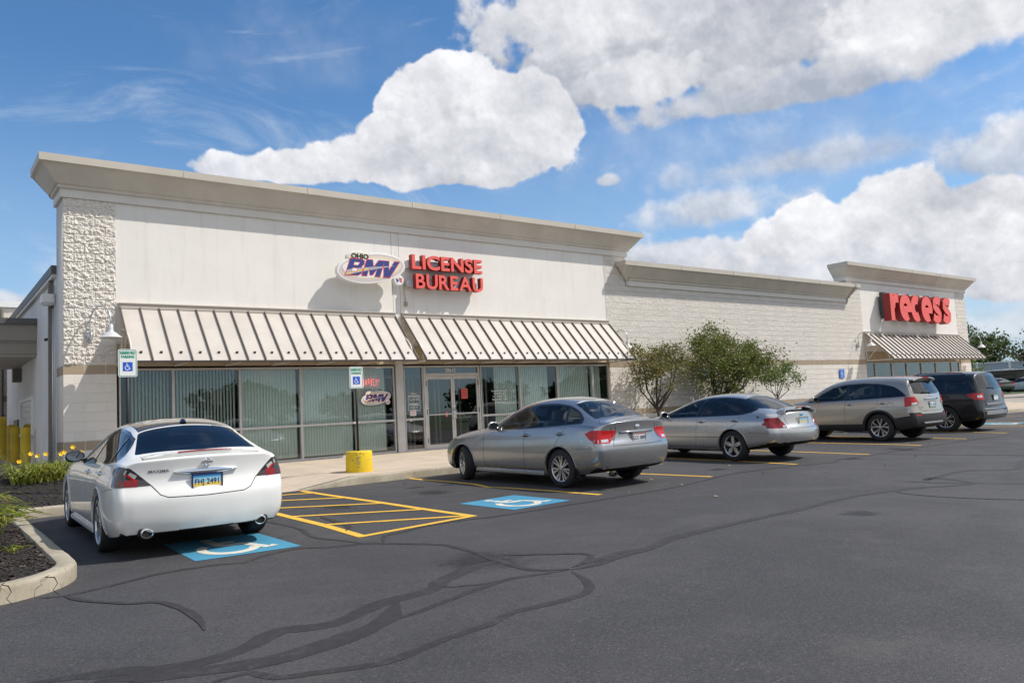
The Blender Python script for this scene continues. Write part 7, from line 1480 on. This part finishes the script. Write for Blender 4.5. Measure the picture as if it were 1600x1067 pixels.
def tree(name, label, cat, x, y, z, h, crown, nl, ls, leafm, seed, trunk_h=.6, tr=.04, limbs=9, group=None, rust=0.0, shape=None, clumps=42, cs=.16):
    """crown = (cx, cy, cz, rx, ry, rz) relative to the base; limbs branch from the trunk, leaves gather round twig tips"""
    R_ = random.Random(seed); t = thing(name, label, cat, (x, y, z), 0, group); w = MB(); tips = []
    cx, cy, cz, rx, ry, rz = crown; base = Vector((0, 0, 0)); top = Vector((R_.uniform(-.05, .05) * h, 0, trunk_h))
    w.tube([base, base.lerp(top, .5) + Vector((.02 * h, .01, 0)), top], tr, 8, rs=[tr * 1.35, tr * 1.0, tr * .9])
    for k in range(limbs):
        a = 2 * pi * k / limbs + R_.uniform(-.4, .4); el = R_.uniform(.2, 1.0)
        tip = Vector((cx + rx * .85 * cos(a) * (1 - el * .65), cy + ry * .85 * sin(a) * (1 - el * .65), cz + rz * (.92 * el - .25 + R_.uniform(-.1, .1)))); st_ = base.lerp(top, R_.uniform(.72, 1.0)) if k else top
        mid = st_.lerp(tip, .45) + Vector((cos(a), sin(a), 0)) * rx * .10 + Vector((0, 0, -.03 * h)); P_ = [st_, st_.lerp(mid, .5), mid, mid.lerp(tip, .5) + Vector((0, 0, .02 * h)), tip]; w.tube(P_, tr * .5, 6, rs=[tr * .62, tr * .52, tr * .40, tr * .26, tr * .10])
        for j in range(5):
            f = R_.uniform(.35, 1.0); q = P_[2].lerp(P_[4], f); a2 = R_.uniform(0, 2 * pi); d = Vector((cos(a2) * rx, sin(a2) * ry, R_.uniform(-.2, .8) * rz)) * R_.uniform(.25, .45); e = q + d
            w.tube([q, q + d * .5 + Vector((0, 0, .02)), e], tr * .15, 5, rs=[tr * .18, tr * .13, tr * .05]); tips.append(e)
        tips.append(tip)
    w.build('trunk', MATS['bark'], t, smooth=True)
    while len(tips) < clumps:
        d = Vector((R_.gauss(0, 1), R_.gauss(0, 1), R_.gauss(0, 1))).normalized() * R_.random() ** .4; q = Vector((cx + rx * d.x, cy + ry * d.y, cz + rz * d.z))
        if shape and not shape(q): continue
        tips.append(q)
    lm = MB(); tot = 0; wts = [R_.uniform(.4, 1.6) for _ in tips]; sw = sum(wts)
    for q, wt_ in zip(tips, wts):
        r = cs * h * R_.uniform(.6, 1.2)
        for _ in range(int(nl * wt_ / sw)):
            d = Vector((R_.gauss(0, .5), R_.gauss(0, .5), R_.gauss(0, .42))) * r; c = q + d
            if c.z < trunk_h * .5: continue
            leaf(lm, c, ls * R_.uniform(.65, 1.25), R_, 1 if R_.random() < rust else 0)
    o = lm.build('crown', [MATS[leafm], MATS['rust_leaf']], t, recalc=False)
    return t
tree('ornamental_tree', 'open reddish green tree with visible limbs, nearest the shop windows', 'tree', 17.15, -1.15, .05, 3.35, (.15, 0, 2.25, 1.6, .95, 1.2), 5600, .044, 'pear_leaf', 4, .95, .055, 9, rust=.45, clumps=64, cs=.105)
tree('ornamental_tree', 'large dense dark green tree in front of the block wall', 'tree', 20.15, -1.25, .05, 3.65, (.75, 0, 2.25, 2.05, 1.1, 1.5), 19000, .046, 'pear_leaf', 9, 1.0, .07, 12, rust=.14, clumps=110, cs=.115)
tree('young_tree', 'smallest tree with bright green leaves at the right of the row', 'tree', 23.85, -1.2, .05, 2.55, (.0, 0, 1.85, 1.15, .8, .68), 2600, .043, 'young_leaf', 21, 1.05, .03, 7, clumps=34, cs=.11)
# daylilies
mat('lily_flower', (.90, .62, .02), .5, col2=(.85, .45, .02), vscale=30); mat('lily_scape', (.20, .22, .06), .7)
leafmat('lily_blade', [(.10, .15, .02), (.20, .27, .04), (.36, .38, .07), (.52, .44, .12)], .45, .3)
def daylily(label, x, y, z, n, rad, hgt, seed, flowers, spread=.3):
    R_ = random.Random(seed); t = thing('daylily', label, 'plant', (x, y, z), 0, None); m = MB()
    for k in range(n):
        a = R_.uniform(0, 2 * pi); r0 = spread * R_.random() ** .5; b0 = R_.uniform(0, 2 * pi); bx, by = r0 * cos(b0), r0 * sin(b0) * .6; L_ = R_.uniform(.6, 1.1); w = R_.uniform(.010, .022); rows = []; hh = hgt * R_.uniform(.55, 1.1); rr = rad * R_.uniform(.5, 1.15); tw = R_.uniform(-.5, .5)
        for i in range(7):
            s = i / 6; d = Vector((cos(a + tw * s), sin(a + tw * s), 0)); c = Vector((bx, by, 0)) + d * rr * s ** 1.35 + Vector((0, 0, hh * (1.9 * s - 1.45 * s * s))); sd = Vector((-d.y, d.x, 0)) * w * (1 - s * .85); rows.append([c - sd + Vector((0, 0, w * .4)), c, c + sd + Vector((0, 0, w * .4))])
        for ra, rb in zip(rows, rows[1:]): m.add(ra + rb, [(0, 1, 4, 3), (1, 2, 5, 4)])
    m.build('blades', MATS['lily_blade'], t, smooth=True, recalc=False)
    s_ = MB(); pts = []
    for k in range(flowers * 3):
        a = R_.uniform(0, 2 * pi); r = spread * R_.uniform(.3, 1.5); q = Vector((r * cos(a), r * sin(a) * .6, hgt * R_.uniform(.70, 1.08))); s_.tube([(q.x * .4, q.y * .4, 0), (q.x * .75, q.y * .75, q.z * .6), q], .004, 5); pts.append(q)
    s_.build('flower_stalks', MATS['lily_scape'], t)
    for q in pts[:flowers]:
        f = MB(); ax = Vector((R_.uniform(-.6, .6), -1, R_.uniform(.2, .8))).normalized(); e1 = ax.orthogonal().normalized(); e2 = ax.cross(e1)
        for j in range(6):
            a = pi * j / 3; d = e1 * cos(a) + e2 * sin(a); sdv = ax.cross(d) * .020; f.add([q, q + ax * .02 + d * .024 - sdv * .7, q + ax * .03 + d * .052, q + ax * .02 + d * .024 + sdv * .7], [(0, 1, 2, 3)])
        f.build('flower', MATS['lily_flower'], t, recalc=False)
    return t
dl = daylily('flowering yellow daylily clump by the wall corner, ahead of the white sedan', -.66, -2.4, .20, 260, .60, .60, 5, 10, .50)
daylily('green daylily clump spilling over the kerb at the left picture edge', -2.02, -9.35, .11, 190, .50, .42, 8, 0, .22); daylily('daylily clump farther back on the island behind the left-edge one', -2.1, -7.9, .15, 150, .5, .45, 15, 0, .25)
daylily('small green seedling in the mulch near the island kerb', -1.72, -9.5, gfun(0, -9.5) + .12, 14, .14, .12, 12, 0, .04)
# ================================================================ FAR RIGHT
def far_tree(label, x, y, h, r, lm, seed, nl=6500, name='tree', zb=None, ls=.20, cz=.60, group='trees beyond the car park'):
    return tree(name, label, 'tree', x, y, pz(y) if zb is None else zb, h, (0, 0, h * cz, r, r, h * (1 - cz) * .98), nl, ls, lm, seed, h * .25, h * .028, 8, group=group, clumps=150, cs=.11)
far_tree('dark green tree directly behind the far corner of the building', 108, 26, 8.4, 4.8, 'far_leaf_light', 31); far_tree('mid green broad tree between the dark one and the picture edge', 114, 19, 6.6, 5.0, 'far_leaf_light', 32); far_tree('pale green lower tree in the gap', 122, 12, 6.0, 5.0, 'far_leaf_light', 33)
far_tree('tall dark tree at the right picture edge', 104, 6, 8.2, 4.6, 'far_leaf', 34); far_tree('dark tree partly behind the building corner', 112, 34, 8.2, 5, 'far_leaf', 35); far_tree('olive tree low behind the loading building', 120, 2, 5.6, 5.0, 'far_leaf', 36)
far_tree('brown leaved tree overhanging the parked grey car', 62.5, 2.0, 5.6, 2.3, 'far_leaf_brown', 37, 2400, ls=.15, cz=.62); far_tree('brown leaved tree beside the picture edge', 68, -1.5, 6.4, 2.6, 'far_leaf_brown', 47, 2400, ls=.15, cz=.62)
far_tree('thin young yellow green tree before the low building', 66, 9.6, 4.0, 1.5, 'young_leaf', 38, 420, 'young_tree', ls=.13, cz=.60)
# low service building with a railed roof edge
lb = thing('low_building', 'low grey service building with a pale metal roof edge, far right', 'building', (0, 0, 0)); mat('far_wall', (.16, .15, .14), .8, var=.3, vscale=.5); mat('far_roof', (.30, .36, .42), .5, .4)
c = MB(); c.add([(84, 38, -.1), (100, -22, -.4), (112, -18, -.4), (96, 42, -.1), (84, 38, 2.5), (100, -22, 2.5), (112, -18, 2.5), (96, 42, 2.5)], [(0, 1, 5, 4), (1, 2, 6, 5), (2, 3, 7, 6), (3, 0, 4, 7), (4, 5, 6, 7)]); c.build('wall', MATS['far_wall'], lb)
a, b_ = Vector((83.8, 38.2, 0)), Vector((99.8, -22.4, 0)); d = (b_ - a).normalized(); nn = Vector((d.y, -d.x, 0))
if nn.x > 0: nn = -nn
c = MB(); c.obox((a + b_) / 2 + Vector((0, 0, 2.95)) + nn * .1, d * (b_ - a).length / 2, nn * .3, (0, 0, .34)); c.build('roof_edge', MATS['far_roof'], lb)
c = MB(); c.obox((a + b_) / 2 + Vector((0, 0, 3.36)) + nn * .2, d * (b_ - a).length / 2, nn * .35, (0, 0, .05)); c.obox((a + b_) / 2 + Vector((0, 0, 2.52)) + nn * .2, d * (b_ - a).length / 2, nn * .35, (0, 0, .05)); c.build('roof_trim', MATS['white_metal'], lb)
for k in range(22): c = MB(); q = a.lerp(b_, k / 21) + nn * .45; c.box(q.x - .09, q.x + .09, q.y - .09, q.y + .09, 2.5, 3.5); c.build('roof_bracket', MATS['white_metal'], lb)
for k in range(15): c = MB(); q = a.lerp(b_, (k + .5) / 15) + nn * .02; c.obox(q + Vector((0, 0, 1.3)), d * 1.2, nn * .03, (0, 0, .75)); c.build('window', MATS['dark_glass'], lb)
ss = thing('road_sign', 'small pale round sign on a pole above the low building edge', 'sign', (76, 15.6, pz(15.6))); c = MB(); c.tube([(0, 0, 0), (0, 0, 3.6)], .05, 6); c.build('sign_pole', MATS['galv'], ss); c = MB(); c.lathe([(.001, -.03), (.42, -.02), (.42, .02), (.001, .03)], seg=18, axis='x', c=(0, 0, 3.5)); c.build('sign_plate', MATS['plate_sky'], ss)
# far kerbed island
isl2 = [(27.8, -5.15), (33, -5.0)]
def kerb2(path): return kerb('far_kerb', path, 1)
q = MB(); pts = [(44.6, -4.6), (39.5, -4.9), (38.6, -5.6), (38.3, -8.0), (39.0, -9.2), (41, -9.6), (60, -9.8), (60, -3.0), (44.6, -1.0)]
q.add([(x, y, gfun(0, y) + .14) for x, y in pts], [tuple(range(len(pts)))]); tag(q.build('gravel_island', MATS['gravel'], recalc=False), kind='structure')
kerb('far_kerb', [(44.6, -4.6), (39.5, -4.9), (38.6, -5.6), (38.3, -8.0), (39.0, -9.2), (41, -9.6), (60, -9.8)], 1)
q = MB(); q.add([(47, 0, gfun(0, 0) + .012), (47, -6, gfun(0, -6) + .16), (100, -6, gfun(0, -6) + .16), (100, 10, gfun(0, 10) + .012), (47, 10, gfun(0, 10) + .012)], [(0, 1, 2, 3, 4)]); tag(q.build('gravel_drive', MATS['gravel'], recalc=False), kind='structure')
# ================================================================ BEHIND THE CAMERA: what the windows and cars reflect
base_t = far_tree('green tree across the road, mirrored in the shop windows', -40, -92, 6.5, 6.5, 'far_leaf', 41, 5000, zb=-.6, ls=.35, group='trees across the road mirrored in the glass')
for k, (x, y, s) in enumerate([(-22, -98, .9), (-3, -90, 1.1), (14, -96, .8), (34, -90, 1.15), (56, -99, 1.0), (78, -94, 1.1), (104, -98, 1.2), (130, -95, 1.0), (-62, -92, 1.1)]):
    c = copy_tree(base_t); c.location = (x, y, -.6); c.scale = (s, s, s * .95); c.rotation_euler = (0, 0, k * 1.3)
def put(fn, fin, label, x, y, dh, group=None, steer=0.0, scale=1.0, **kw):
    C = fn(); C.update(kw); r, h, ln = build_car(C, label, at_ground(x, y), radians(90 + dh), PITCH, group, steer)
    if fin: fin(r, h, ln)
    r.scale = (scale,) * 3
    return r
GCAR = 'cars parked nose-in along the storefront'
put(white_sedan, finish_white, 'white four door sedan with dark glass roof, nearest the mulch island', -.06, -9.42, -1.2, GCAR, 0, .955)
put(silver_sedan, finish_silver, 'clean silver sedan beside the empty disabled bay', 6.62, -9.25, 2.6, GCAR, radians(-22), .96)
put(oval_sedan, finish_oval, 'older rounded silver sedan with an oval rear side window and boot spoiler', 11.66, -8.85, 0, GCAR, 0, .97)
put(tan_suv, finish_tan, 'champagne beige SUV with black lower cladding and wheel arches', 17.75, -8.75, 0, GCAR, 0, .955)
put(navy_suv, finish_navy, 'black SUV with roof rails, farthest along the storefront', 21.85, -8.55, 0, GCAR, 0, .95)
def far_car(paint_, label, x, y, rz, sc=1.0):
    C = silver_sedan(); C['lod'] = 2; C['paint'] = MATS[paint_]; C['lines'] = C['lines'][:2]
    C['regions'] = [tuple([r[0], r[1], r[2], MATS[paint_]] + list(r[4:])) if r[0] == 'door' else r for r in C['regions']]
    z = pz(y) + .16 if x > 47 and y < 3 else pz(y) + .02
    r, h, l = build_car(C, label, (x, y, z), radians(rz), 0.0, 'cars in the far part of the car park'); r.scale = (sc,) * 3; return r
far_car('grey_paint', 'dark grey sedan parked sideways at the right picture edge', 54.2, -.4, -8)
far_car('far_green_paint', 'dark green sedan facing away just right of the black SUV', 84.0, 14.0, 60)
far_car('far_white_paint', 'white sedan between the dark green and the grey sedan', 88.5, 12.6, 60)
